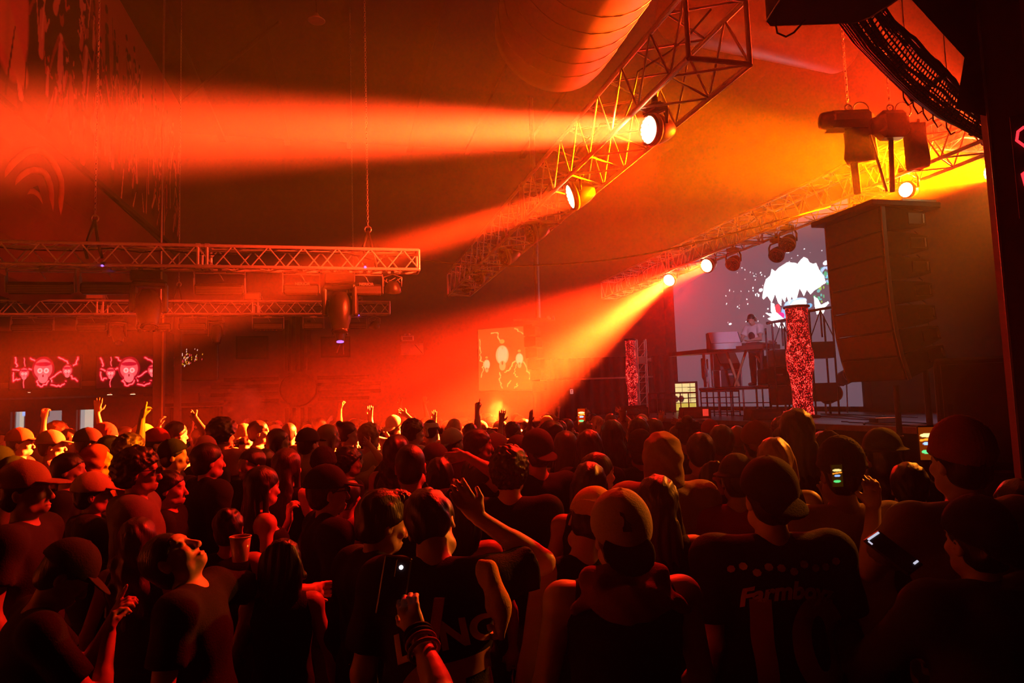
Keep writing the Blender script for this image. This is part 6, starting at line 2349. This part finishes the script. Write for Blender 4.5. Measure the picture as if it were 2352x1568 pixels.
# ---- middle distance, placed one by one from their heads
mids = [
    (160, 1040, 5.2, -75, dict(hair='short', top='tee', topc='black', skin=0, build=1.1), 'man with short dark hair in profile, left of the curly haired man'),
    (35, 1050, 5.6, -60, dict(hair='short', hat='cap', hatc='charcoal', top='tee', topc='tan', skin=1), 'person in a dark cap above the trucker cap'),
    (228, 1020, 5.8, -70, dict(hair=None, hat='hood', hatc='red', top='hoodie', topc='red', skin=1), 'person in a dull red hood facing right'),
    (400, 1010, 6.2, -70, dict(hair='short', hat='backcap', hatc='black', top='tee', topc='charcoal', skin=0), 'man in a black backwards cap in profile right of the hooded person'),
    (390, 1080, 4.7, -80, dict(hair='short', top='tee', topc='black', skin=0), 'man with a shaved side parting facing right, gold charm behind him'),
    (478, 1018, 4.9, -45, dict(hair='short', top='jacket', topc='black', skin=0), 'man in a black jacket with dark cropped hair, turned half away'),
    (577, 1030, 5.6, 150, dict(hair='short', top='tee', topc='black', skin=1), 'man with short hair facing the viewer and smiling'),
    (610, 1030, 6.0, -10, dict(hair='short', top='tee', topc='charcoal', skin=1), 'man with short hair seen from behind, beside the one facing the viewer'),
    (660, 1030, 5.0, -20, dict(hair='long', look='f', top='tank', topc='black', skin=0, hairc='brown', build=.86), 'woman with long straight brown hair in the middle of the crowd'),
    (745, 1030, 5.0, -15, dict(hair='short', hat='beanie', hatc='black', top='tee', topc='black', skin=0), 'person in a black beanie behind the man with thin glasses'),
    (800, 1030, 5.3, -60, dict(hair='curly', top='tee', topc='black', skin=1), 'person with curly hair in profile behind the black beanie'),
    (640, 985, 7.6, -60, dict(hair='long', look='f', top='tank', topc='black', skin=0, hairc='brown', build=.86), 'woman in profile with long hair and a small earring'),
    (595, 966, 8.2, -70, dict(hair='short', top='tank', topc='white', skin=0), 'man in a white vest with dark hair in profile'),
    (562, 975, 8.0, -30, dict(hair='short', hat='backcap', hatc='tan', top='tee', topc='tan', skin=0), 'person in a backwards tan cap left of the white vest'),
    (665, 970, 8.4, -10, dict(hair='buzz', top='tee', topc='olive', skin=0), 'man with a close cropped head lit from above'),
    (512, 968, 7.4, -30, dict(hair='afro', top='tee', topc='pink', skin=1), 'person with big curly hair in a pink top'),
    (475, 1005, 6.0, -20, dict(hair='short', hat='beanie', hatc='pink', top='tee', topc='charcoal', skin=0), 'person in a bright pink knit hat'),
    (362, 985, 6.7, -70, dict(hair='short', hat='cap', hatc='red', top='tee', topc='tan', skin=0), 'young man in a red cap in bright profile'),
    (300, 1000, 6.3, -40, dict(hair='curly', top='tee', topc='red', skin=0, hairc='brown'), 'person with fluffy brown hair left of the red cap'),
    (48, 985, 7.4, -70, dict(hair='short', hat='cap', hatc='rust', top='tee', topc='charcoal', skin=0), 'person in a flat brimmed rust cap at the left'),
    (128, 955, 8.6, 170, dict(hair='curly', top='tee', topc='white', skin=0, hairc='blond'), 'blond person facing the viewer in front of the middle lit doorway'),
    (245, 975, 7.6, -70, dict(hair='short', hat='beanie', hatc='red', top='tee', topc='charcoal', skin=0), 'person in a red knit hat left of the pointing arm'),
    (205, 985, 7.0, -50, dict(hair='short', hat='cap', hatc='charcoal', top='tee', topc='black', skin=1), 'person in a dark cap below the bright lit doorway'),
    (120, 990, 6.8, -60, dict(hair='short', top='tee', topc='pink', skin=0, hat='cap', hatc='tan'), 'person in a tan cap below the blond person'),
    (910, 1000, 5.6, -20, dict(hair='wavy', look='f', top='tank', topc='black', skin=1), 'woman with wavy hair behind the shaved head'),
    (1000, 1020, 5.2, -25, dict(hair='short', hat='cap', hatc='charcoal', top='tee', topc='charcoal', skin=1), 'person in a dark cap beside the shaved head'),
    (1098, 985, 5.7, -70, dict(hair='short', top='tee', topc='olive', skin=1, build=1.1), 'dark haired man in profile in an olive t-shirt'),
    (1140, 997, 5.9, -100, dict(hair='short', hat='cap', hatc='pink', top='tee', topc='tan', skin=0), 'person in a pale pink cap facing right'),
    (1190, 1005, 5.4, -10, dict(hair='short', hat='beanie', hatc='charcoal', top='tee', topc='black', skin=1), 'person in a dark beanie left of the flat cap'),
    (1232, 988, 5.0, 20, dict(hair='short', hat='backcap', hatc='charcoal', top='tee', topc='black', skin=0, build=1.1), 'man in a flat dark cap with a pale square print on his back'),
    (1268, 966, 5.9, -60, dict(hair='short', top='tee', topc='charcoal', skin=0), 'dark haired man in profile beside the raised phone'),
    (1272, 1010, 5.5, -5, dict(hair='long', look='f', top='tank', topc='black', skin=0, hairc='brown', build=.86), 'woman with glossy hair below the raised phone'),
    (1352, 988, 4.9, -8, dict(hair='vlong', look='f', top='tee', topc='black', skin=1, build=.9), 'woman with very long dark hair left of the hooded person'),
    (1465, 960, 6.3, -5, dict(hair='short', top='tee', topc='charcoal', skin=2), 'man with cropped dark hair below the far red column'),
    (1500, 962, 6.4, -5, dict(hair='long', look='f', top='tank', topc='black', skin=1, build=.86), 'woman with straight hair right of the cropped head'),
    (1405, 965, 6.3, -10, dict(hair='wavy', look='f', top='tank', topc='charcoal', skin=1), 'woman with wavy hair below the raised cup'),
    (1470, 992, 5.2, -8, dict(hair='short', hat='beanie', hatc='black', top='jacket', topc='black', skin=1), 'person in a smooth black cap left of the hooded person'),
    (1690, 1040, 4.4, -15, dict(hair='short', hat='bucket', hatc='charcoal', top='tee', topc='red', skin=1), 'person in a flat wide hat between the bound hair and the blond hair'),
    (1985, 1050, 3.9, -5, dict(hair='short', top='tee', topc='black', skin=1), 'person in black in front of the bucket hat'),
    (1040, 985, 7.0, -50, dict(hair='short', hat='backcap', hatc='white', top='tee', topc='red', skin=0), 'person in a white cap with a bright lit back'),
    (850, 975, 7.6, -40, dict(hair='curly', top='tee', topc='white', skin=0, hairc='blond'), 'person with blond curls brightly lit in mid crowd'),
    (800, 968, 7.8, -70, dict(hair='bun', look='f', top='tank', topc='pink', skin=0, hairc='brown'), 'woman with tied back hair in bright profile'),
    (755, 975, 7.5, -50, dict(hair='long', look='f', top='tank', topc='white', skin=0, hairc='blond'), 'woman with long fair hair in mid crowd'),
    (708, 985, 7.2, -30, dict(hair='short', hat='cap', hatc='charcoal', top='tee', topc='tan', skin=1), 'person in a dark cap left of the long fair hair'),
    (950, 965, 7.9, -60, dict(hair='curly', top='tee', topc='white', skin=0, hairc='brown'), 'person with curls and glasses near the shaved head'),
    (990, 960, 8.3, -20, dict(hair='short', top='tee', topc='tan', skin=0, hat='bandana', hatc='white'), 'person with a white headband in mid crowd'),
    (915, 1000, 6.6, -20, dict(hair='short', hat='backcap', hatc='rust', top='tee', topc='charcoal', skin=1), 'person in a rust cap worn backwards left of the shaved head'),
]
for px, py, Y, yaw, kw, lab in mids:
    hp_(lab, px, py, Y, yaw, **kw)
ups = [
    (255, 1000, 6.6, -35, dict(arms=('point', 'down'), hair='short', top='tee', topc='red', skin=0), 'person pointing one finger up high, arm brightly lit, left of the column'),
    (405, 968, 7.2, -30, dict(arms=('bent', 'down'), hair='short', top='tank', topc='white', skin=0, build=.95), 'person in a striped white vest with a forearm bent over the head'),
    (160, 985, 7.6, 10, dict(arms=('up', 'up_fist'), hair='long', look='f', hairc='brown', top='tank', topc='tan', skin=0, build=.88), 'woman with both arms raised in front of the bright lit doorway'),
    (735, 960, 10.5, -40, dict(arms=('up_fist', 'down'), hair='short', top='tee', topc='yellow', skin=0), 'person raising a lit yellow fist right of the sun symbol'),
    (905, 955, 9.5, -20, dict(arms=('bent', 'wave'), hair='short', top='tee', topc='white', skin=0, hat='backcap', hatc='white'), 'person holding both arms up with a fan of cords, mid crowd'),
    (945, 950, 14.0, -10, dict(arms=('up', 'up'), hair='short', top='tee', topc='red', skin=0), 'person with both arms straight up near the haze'),
    (1045, 965, 9.0, -30, dict(arms=('point', 'wave'), hair='short', top='tee', topc='white', skin=0, hat='beanie', hatc='cream'), 'person in a cream knit hat pointing up left of the projection screen'),
    (1080, 972, 8.8, -10, dict(arms=('wave', 'down'), hair='short', top='tee', topc='pink', skin=0), 'person waving an open hand below the projection screen'),
    (1298, 990, 5.8, 0, dict(arms=('phone_high', 'down'), hair='long', look='f', hairc='brown', top='tank', topc='black', skin=0, build=.84), 'woman holding a lit phone high above her head'),
    (1402, 985, 6.0, -5, dict(arms=('phone_high', 'down'), hair='bun', look='f', top='tank', topc='black', skin=0, build=.86), 'woman holding a cup up with one arm below the far red column'),
    (332, 975, 7.6, -50, dict(arms=('front', 'down'), hair='short', hat='cap', hatc='yellow', top='tee', topc='charcoal', skin=0), 'person in a pale yellow cap right of the pointing arm'),
    (290, 980, 7.8, -50, dict(arms=('phone_high', 'down'), hair='short', top='tee', topc='black', skin=0), 'person holding a hand up beside the pointing arm'),
]
UP = {}
for px, py, Y, yaw, kw, lab in ups:
    UP[lab] = hp_(lab, px, py, Y, yaw, **kw)


def handpos(rp, side=1):
    root, p = rp
    sh, e, w, d, kind = p.armpts(side)
    bpy.context.view_layer.update()
    return root.matrix_world @ Vector((w + unit(d) * .10) * p.g)


hpz = handpos(UP['woman holding a lit phone high above her head'])
phone(hpz + Vector((0, -.01, .02)), 8, 0, 'phone with a lit screen held high by the woman below the dark drape', img=stage_img(seed=1))
hpz = handpos(UP['woman holding a cup up with one arm below the far red column'])


def cup(pos, label, r=.042, h=.11, m=None):
    o = thing('cup', label, 'cup', pos)
    MB().lathe([(r * .72, 0), (r, h), (r * .95, h), (r * .68, .006)], 24, closed=False).build('wall', m or M['cupm'], o)
    MB().ring((0, 0, h), r, .003, None, 24, 6).build('lip', FAB['white'], o)
    MB().lathe([(.001, h * .7), (r * .88, h * .7)], 24, closed=False).build('drink', mat('drink', (.25, .08, .03), .1), o)
    return o


M['cupm'] = mat('clear_plastic_cup', (.5, .3, .28), .15, spec=.8)
cp_ = cup(hpz + Vector((-.01, -.01, -.01)), 'small plastic cup with a straw held up below the far red column')
MB().tube((.0, 0, .05), (.02, 0, .2), .003, 6).build('straw', FAB['white'], cp_)
cup(P(552, 1288, 3.2), 'clear plastic cup held low beside the bare shouldered woman', .047, .11)
phone(P(1922, 1092, 2.95), 0, 0, 'phone with a small golden picture held by the man in the dark beanie', img=stage_img((.02, .008, .0), 2) * .5, w=.05, h=.10)
phone(P(2130, 1018, 2.9), -12, 0, 'phone glowing white and orange beside the rust knit cap', img=stage_img((.10, .012, .0), 3) * .8)
ph = phone(P(2050, 1268, 2.1), 0, -50, 'phone lying flat in the hand at lower right with two bright screen edges', w=.075, h=.15, roll=-30)
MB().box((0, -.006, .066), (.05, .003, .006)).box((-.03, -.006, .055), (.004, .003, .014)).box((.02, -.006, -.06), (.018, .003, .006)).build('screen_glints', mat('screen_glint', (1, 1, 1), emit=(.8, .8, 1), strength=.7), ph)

# ---- the arm with the phone in front of the jersey: its owner stands below the frame
fgp, fpp = None, None
hand = P(915, 1418, 1.9)
elb = P(1015, 1600, 1.72)
loc = Vector((.02, 1.18, 0))
hgt = 1.42
g_ = hgt / 1.75
lw_ = lambda p: tuple((p.x - loc.x, p.y - loc.y, p.z)[i] / g_ for i in range(3))
wr_, el_ = P(958, 1452, 1.88), elb
ww_, ee_ = lw_(wr_), lw_(el_)
dd_ = (P(918, 1340, 1.93) - wr_).normalized()
fgr, fpp = make_person('person at the bottom edge, raised arm holding a phone before the jersey', loc, 0, height=hgt, hair='short', top='tee', topc='black', skin=0, coarse=.016, fine=.0045,
                       arms=('down', ((-ee_[0], ee_[1], ee_[2]), (-ww_[0], ww_[1], ww_[2]), (-dd_.x, dd_.y, dd_.z), 'grip')))
PLACED.append((loc.x, loc.y, .22))
bpy.context.view_layer.update()
pp = P(905, 1345, 1.955)
ph = phone(pp, 6, -8, 'dark phone with a rounded camera block held up in front of the jersey', w=.078, h=.158, roll=10)
MB().box((.016, -.007, .048), (.040, .006, .050), bev=.003).build('camera_block', M['glass'], ph)
MB().lathe([(.006, 0), (.006, .004), (.003, .005)], 12, Matrix.Translation((.012, -.010, .052)) @ Matrix.Rotation(R(90), 4, 'X')).build('flash', mat('phone_flash', (1, 1, 1), emit=(.9, .9, 1), strength=2), ph)
ad = (elb - wr_).normalized()
for k_, (t, r_, m_) in enumerate(((.005, .036, 'black'), (.02, .037, 'black'), (.035, .038, 'rust'), (.062, .040, 'tan'))):
    q_ = ad.to_track_quat('Z', 'Y').to_matrix()
    o = MB().ring((0, 0, 0), r_, .0055, q_, 22, 8).build('wristband', FAB[m_])
    o.location = wr_ + ad * t
    tag(o, ['black wristband next to the hand on the raised arm', 'second black wristband on the raised arm', 'rust coloured beaded wristband on the raised arm', 'tan wristband lowest on the raised arm'][k_], 'wristband')


# ---- prints and text on clothes, laid onto the cloth
def on_back(root, txt, size, z, m, arc=0.0, x0=0.0, tilt=0.0, poly=None, side=-1, name='lettering', shear=0.0):
    sh = [c for c in root.children if c.name.startswith('shirt')][0]
    bvh = BVHTree.FromPolygons([v.co.copy() for v in sh.data.vertices], [tuple(p.vertices) for p in sh.data.polygons])
    if poly is None:
        c = bpy.data.curves.new('t', 'FONT')
        c.body = txt
        c.size = size
        c.align_x = 'CENTER'
        c.align_y = 'CENTER'
        c.shear = shear
        c.offset = .004 * size / .1
        tmp = bpy.data.objects.new('t', c)
        COL.objects.link(tmp)
        bpy.context.view_layer.update()
        me = bpy.data.meshes.new_from_object(tmp.evaluated_get(bpy.context.evaluated_depsgraph_get()))
        bpy.data.objects.remove(tmp)
    else:
        me = bpy.data.meshes.new('p')
        me.from_pydata([(x, y, 0) for x, y in poly], [], [tuple(range(len(poly)))])
    import bmesh
    bm = bmesh.new()
    bm.from_mesh(me)
    bmesh.ops.triangulate(bm, faces=bm.faces)
    for _ in range(5):
        es = [e for e in bm.edges if e.calc_length() > .018]
        if not es:
            break
        bmesh.ops.subdivide_edges(bm, edges=es, cuts=1)
        bmesh.ops.triangulate(bm, faces=bm.faces)
    ct, st = math.cos(tilt), math.sin(tilt)
    for v in bm.verts:
        x, y = v.co.x, v.co.y
        if arc:
            y += -arc * x * x
        x, y = x * ct - y * st, x * st + y * ct
        px_, pz_ = (x + x0) * (1 if side < 0 else -1), y + z
        hit = bvh.ray_cast(Vector((px_, side * .8, pz_)), Vector((0, -side, 0)))
        yy = hit[0].y if hit[0] is not None else 0
        v.co = Vector((px_, yy + side * .004, pz_))
    bm.to_mesh(me)
    bm.free()
    me.materials.clear()
    me.materials.append(m)
    o = bpy.data.objects.new(name, me)
    COL.objects.link(o)
    o.parent = root
    return o


PR = mat('shirt_print', (.85, .6, .5), .6)
PRD = mat('dark_shirt_print', (.5, .25, .2), .6)
on_back(jr, 'LONG', .125, 1.325, PR, arc=.9, tilt=.16, x0=.05)
on_back(jr, '65', .36, 1.09, PRD, tilt=.12, x0=.05)
on_back(fr_, 'Farmboyz', .088, 1.375, PR, arc=1.1, shear=.15)
on_back(fr_, '10', .42, 1.17, PRD)
for k_ in range(10):
    a_ = -.20 + .044 * k_
    on_back(fr_, '', 1, 1.455 + .012 * math.sin(k_ * 2.3), PR, poly=[(a_ + .016 * math.cos(q), .014 * math.sin(q)) for q in np.linspace(0, 5.5, 7)], name='collar_print')
on_back(mr, '', 1, 1.24, PRD, poly=[(-.10, -.05), (.10, -.05), (.10, .05), (-.10, .05)], name='print_block')
# strap and hanging scarf on the jersey man
stp = MB()
for a, b in (((.055, -.16, 1.47), (.045, -.19, 1.38)), ((.045, -.19, 1.38), (.02, -.185, 1.25)), ((.02, -.185, 1.25), (-.01, -.175, 1.10))):
    a, b = Vector(a), Vector(b)
    w_ = Vector((.017, 0, 0))
    stp._add([a - w_, a + w_, b + w_, b - w_, a - w_ + Vector((0, .01, 0)), a + w_ + Vector((0, .01, 0)), b + w_ + Vector((0, .01, 0)), b - w_ + Vector((0, .01, 0))], [(0, 1, 2, 3), (4, 7, 6, 5), (0, 4, 5, 1), (1, 5, 6, 2), (2, 6, 7, 3), (3, 7, 4, 0)])
o = stp.build('backpack_strap', FAB['pink'], jr)
f = Field(axis(.08, .34, .009, [], .009), axis(-.22, .12, .009, [], .009), axis(1.10, 1.56, .009, [], .009))
f.cap((.19, -.03, 1.475), (.235, -.09, 1.38), .042, .036, k=.03, disp=wrinkle(.007, 90, 20), flat=((0, 1, 0), 1.3))
f.cap((.235, -.09, 1.38), (.245, -.12, 1.29), .036, .012, k=.03, disp=wrinkle(.006, 90, 20), flat=((0, 1, 0), 1.3))
put('shoulder_cloth', f.mesh(), FAB['yellow'], jr, jp.g)
# hood on the sleeveless vest, logo on the cream cap, headphones strap
f = Field(axis(-.26, .26, .010, [], .010), axis(-.24, .12, .010, [], .010), axis(1.30, 1.56, .010, [], .010))
f.cap((-.10, -.06, 1.50), (.10, -.06, 1.50), .050, .050, k=.03, disp=wrinkle(.006, 50, 40))
f.cap((.08, -.09, 1.48), (.19, -.10, 1.40), .040, .018, k=.03, disp=wrinkle(.006, 50, 40))
f.cap((-.08, -.09, 1.48), (-.17, -.09, 1.42), .040, .018, k=.03, disp=wrinkle(.006, 50, 40))
f.ell((0, -.14, 1.44), (.13, .04, .06), k=.03, disp=wrinkle(.006, 50, 40))
put('hood', f.mesh(), FAB['rust'], cr, cpn.g)
cap_o = [c for c in cr.children if c.name.startswith('cap')][0]
bvh = BVHTree.FromPolygons([v.co.copy() for v in cap_o.data.vertices], [tuple(p.vertices) for p in cap_o.data.polygons])
lg = MB()
pts = [(-.010, .024), (.0, .020), (.004, .004), (.016, -.008), (.018, -.026), (-.006, -.026)]
zc = 1.70 * cpn.g
vs_ = []
for x, z in pts:
    h_ = bvh.ray_cast(Vector((x * 1.2 - .012, -.8, zc + z * 1.2)), Vector((0, 1, 0)))
    vs_.append(Vector((x * 1.2 - .012, (h_[0].y if h_[0] else -.13) - .003, zc + z * 1.2)))
lg._add(vs_, [tuple(range(len(pts)))])
lo_ = lg.build('cap_logo', FAB['black'], cr)

# ---- the rest of the crowd: a few makes, copied
kinds = [
    ('dark short hair, dark t-shirt', dict(hair='short', top='tee', coarse=.024, fine=.011)),
    ('a cap, t-shirt', dict(hair='short', hat='cap', top='tee', coarse=.024, fine=.011)),
    ('a backwards cap, t-shirt', dict(hair='short', hat='backcap', top='tee', coarse=.024, fine=.011)),
    ('long hair, vest top', dict(hair='long', look='f', top='tank', build=.87, coarse=.024, fine=.011)),
    ('curly hair, t-shirt', dict(hair='curly', top='tee', coarse=.024, fine=.011)),
    ('a knit hat, hooded top', dict(hair='short', hat='beanie', top='hoodie', coarse=.024, fine=.011)),
    ('tied up hair, vest top', dict(hair='bun', look='f', top='tank', build=.87, coarse=.024, fine=.011)),
    ('short hair, forearm raised', dict(hair='short', top='tee', arms=('bent', 'down'), coarse=.024, fine=.011)),
    ('short hair, one hand raised', dict(hair='spiky', top='tee', arms=('wave', 'down'), coarse=.024, fine=.011)),
    ('a bucket hat, t-shirt', dict(hair='short', hat='bucket', top='tee', coarse=.024, fine=.011)),
    ('long hair, one arm up', dict(hair='long', look='f', top='tank', build=.87, arms=('up', 'chin'), coarse=.024, fine=.011)),
    ('broad build, short hair', dict(hair='short', top='jacket', build=1.15, coarse=.024, fine=.011)),
]
wts = [5, 3, 3, 4, 3, 2, 2, .8, .8, .8, .4, 2]
protos = [None] * len(kinds)
cand = []
rr_ = random.Random(3)
for i in range(60):
    for j in range(44):
        a = -11 + i * .60 + (j % 2) * .30 + rr_.uniform(-.13, .13)
        b = 4.4 + j * .56 + rr_.uniform(-.12, .12)
        if a > 6.9 or b > 20.0 or (a < -4.0 and b > 17.6):
            continue
        w = W(a, b)
        if w.y < 4.9 or w.x / w.y < -.80 or w.x / w.y > .62:
            continue
        pxw = 1176 + w.x / w.y * 1568
        if (pxw > 1830 and w.y > 4.9) or (pxw > 1480 and w.y > 9.5):
            continue
        if any((w.x - x) ** 2 + (w.y - y) ** 2 < .20 for x, y, r_ in PLACED):
            continue
        cand.append((w.y, w.x, a, b))
cand.sort()
cand = cand[:300]
ZONES = [(lambda px, Y: px < 420, 'under the televisions'), (lambda px, Y: px < 880, 'before the sun symbol wall'), (lambda px, Y: px < 1260, 'below the projection screen'), (lambda px, Y: True, 'close to the stage lip')]
cols = ['black', 'charcoal', 'charcoal', 'black', 'grey', 'white', 'tan', 'red', 'olive', 'blue', 'pink', 'cream']
COLW = {'black': 'black', 'charcoal': 'dark grey', 'grey': 'grey', 'white': 'white', 'tan': 'tan', 'red': 'red', 'olive': 'olive', 'blue': 'blue', 'pink': 'pink', 'cream': 'cream'}
for Y, X, a, b in cand:
    px = 1176 + X / Y * 1568
    k = rr_.choices(range(len(kinds)), wts)[0]
    if (X / Y) > .28 and k in (7, 8, 10):
        k = 0
    tgt = W(9.0, 12.0)
    yaw = face_to(X, Y, tgt.x, tgt.y) + R(rr_.uniform(-28, 28))
    hgt = rr_.uniform(.90, 1.04) if kinds[k][1].get('look') != 'f' else rr_.uniform(.86, .97)
    if protos[k] is None:
        root, _p = make_person('x', (X, Y, 0), yaw, height=1.75, **{**kinds[k][1], 'hairc': 'black'})
        protos[k] = root
    else:
        root = dup(protos[k], (X, Y, 0), yaw)
    root.scale = (hgt, hgt, hgt)
    tc_, hc_ = rr_.choice(cols), rr_.choice(['black', 'black', 'black', 'brown', 'blond'])
    hatc_ = rr_.choice(cols)
    for ch in root.children:
        nm = ch.name.split('.')[0]
        m_ = None
        if nm == 'shirt':
            m_ = FAB[tc_]
        elif nm == 'hair':
            m_ = HAIRM[hc_]
        elif nm in ('cap', 'beanie', 'bucket_hat', 'bandana'):
            m_ = FAB[hatc_]
        elif nm == 'body':
            m_ = SKIN[rr_.choice([0, 0, 1, 1, 2])]
        if m_ is not None:
            ch.material_slots[0].link = 'OBJECT'
            ch.material_slots[0].material = m_
    zone = [z for f_, z in ZONES if f_(px, Y)][0]
    dist = 'near' if Y < 7.5 else ('mid' if Y < 11 else 'far')
    dword = {'near': 'nearer rows', 'mid': 'middle rows', 'far': 'far rows'}[dist]
    lab = 'person in %s, %s, %s %s' % (COLW[tc_], kinds[k][0].replace(', t-shirt', '').replace(', dark t-shirt', '').replace(', vest top', '').replace(', hooded top', ''), dword, zone)
    root['label'] = lab
    root['group'] = 'crowd: ' + lab[7:]
# the performer
dj = P(1730, 722, 16.5)
dr_, dp_ = make_person('performer in a white t-shirt and headphones bent over the table on the riser', (dj.x + .12, dj.y + .3, RZ), face_to(dj.x, dj.y, -4, 8.5), height=min(1.80, dj.z - RZ + .03), hair='short', top='tee', topc='white', legc='charcoal', skin=1,
                       head=(6, -26, 0), lean=.06, fine=.009, coarse=.018, arms=(((.26, .16, 1.13), (.16, .42, 1.08), (-.3, 1, -.1), 'relax'), ((.26, .16, 1.13), (.12, .42, 1.08), (-.2, 1, -.1), 'relax')))
hd_ = MB()
T_ = dp_.T
tr = lambda x, y, z: Vector(T_[0] @ (npv(x, y + dp_.dy, z) - T_[1]) + T_[1])
hd_.path([tr(.10 * math.cos(a), -.01, 1.64 + .135 * math.sin(a)) for a in np.linspace(0, math.pi, 14)], .010, 6)
for q in (-1, 1):
    hd_.tube(tr(.085 * q, -.005, 1.62), tr(.115 * q, -.005, 1.62), .040, 14)
o = hd_.build('headphones', M['plastic'], dr_)
pm = mat('dark_photo_print', (.02, .015, .02), .7)
ob_ = on_back(dr_, '', 1, 1.22, pm, poly=[(.09 * math.cos(a), .10 * math.sin(a)) for a in np.linspace(0, 2 * math.pi, 17)[:-1]], side=1, name='shirt_print')

# ================================================================ stage haze
def haze_box(name, a0, a1, b0, b1, z0, z1, density, aniso, col=(1, 1, 1), label=None):
    m = bpy.data.materials.new(name + '_volume')
    m.use_nodes = True
    nt = m.node_tree
    nt.nodes.clear()
    out_ = nt.nodes.new('ShaderNodeOutputMaterial')
    v = nt.nodes.new('ShaderNodeVolumeScatter')
    v.inputs['Density'].default_value = density
    v.inputs['Anisotropy'].default_value = aniso
    v.inputs['Color'].default_value = (*col, 1)
    nt.links.new(v.outputs[0], out_.inputs['Volume'])
    m.volume_intersection_method = 'FAST' if hasattr(m, 'volume_intersection_method') else None
    o = hall_box(name, a0, a1, b0, b1, z0, z1, m)
    tag(o, label, 'haze', kind='stuff')
    return o


haze_box('haze', A_LEFT + .05, A_RIGHT - .05, -2.9, B_BACK - .05, 1.75, Z_TOP - .01, .0060, .70, label='thin red lit haze hanging in the whole hall')


def puff(label, centre, rx, rz, dens):
    """Small cloud of vapour: a bounded volume whose density thins out towards its rim and is broken by noise."""
    m = bpy.data.materials.new('vapour_volume')
    m.use_nodes = True
    nt = m.node_tree
    nt.nodes.clear()
    out_ = nt.nodes.new('ShaderNodeOutputMaterial')
    v = nt.nodes.new('ShaderNodeVolumeScatter')
    v.inputs['Anisotropy'].default_value = .3
    tc = nt.nodes.new('ShaderNodeTexCoord')
    ln = nt.nodes.new('ShaderNodeVectorMath')
    ln.operation = 'LENGTH'
    nz_ = nt.nodes.new('ShaderNodeTexNoise')
    nz_.inputs['Scale'].default_value = 2.2
    nz_.inputs['Detail'].default_value = 4
    mr_ = nt.nodes.new('ShaderNodeMapRange')
    mr_.inputs[1].default_value, mr_.inputs[2].default_value, mr_.inputs[3].default_value, mr_.inputs[4].default_value = 1.0, .25, 0.0, 1.0
    ad_ = nt.nodes.new('ShaderNodeMath')
    ad_.operation = 'MULTIPLY_ADD'
    ad_.inputs[1].default_value = -1.5
    ml_ = nt.nodes.new('ShaderNodeMath')
    ml_.operation = 'MULTIPLY'
    ml_.inputs[1].default_value = dens
    nt.links.new(tc.outputs['Object'], ln.inputs[0])
    nt.links.new(tc.outputs['Object'], nz_.inputs['Vector'])
    nt.links.new(nz_.outputs[0], ad_.inputs[0])
    nt.links.new(ln.outputs['Value'], ad_.inputs[2])
    off = nt.nodes.new('ShaderNodeMath')
    off.operation = 'ADD'
    off.inputs[1].default_value = .75
    nt.links.new(ad_.outputs[0], off.inputs[0])
    nt.links.new(off.outputs[0], mr_.inputs[0])
    nt.links.new(mr_.outputs[0], ml_.inputs[0])
    nt.links.new(ml_.outputs[0], v.inputs['Density'])
    nt.links.new(v.outputs[0], out_.inputs['Volume'])
    o = MB().lathe([(.05, -1), (.5, -.87), (.87, -.5), (1, 0), (.87, .5), (.5, .87), (.05, 1)], 16).build('smoke', m)
    o.location = centre
    o.scale = (rx, rx, rz)
    tag(o, label, 'smoke', kind='stuff')


puff('pale puff of vapour rising from the crowd left of the sun symbol', P(562, 930, 13.5), .42, .5, 2.2)
puff('small pale puff of vapour rising from the crowd below the projection screen', P(1143, 952, 11.5), .20, .34, .16)
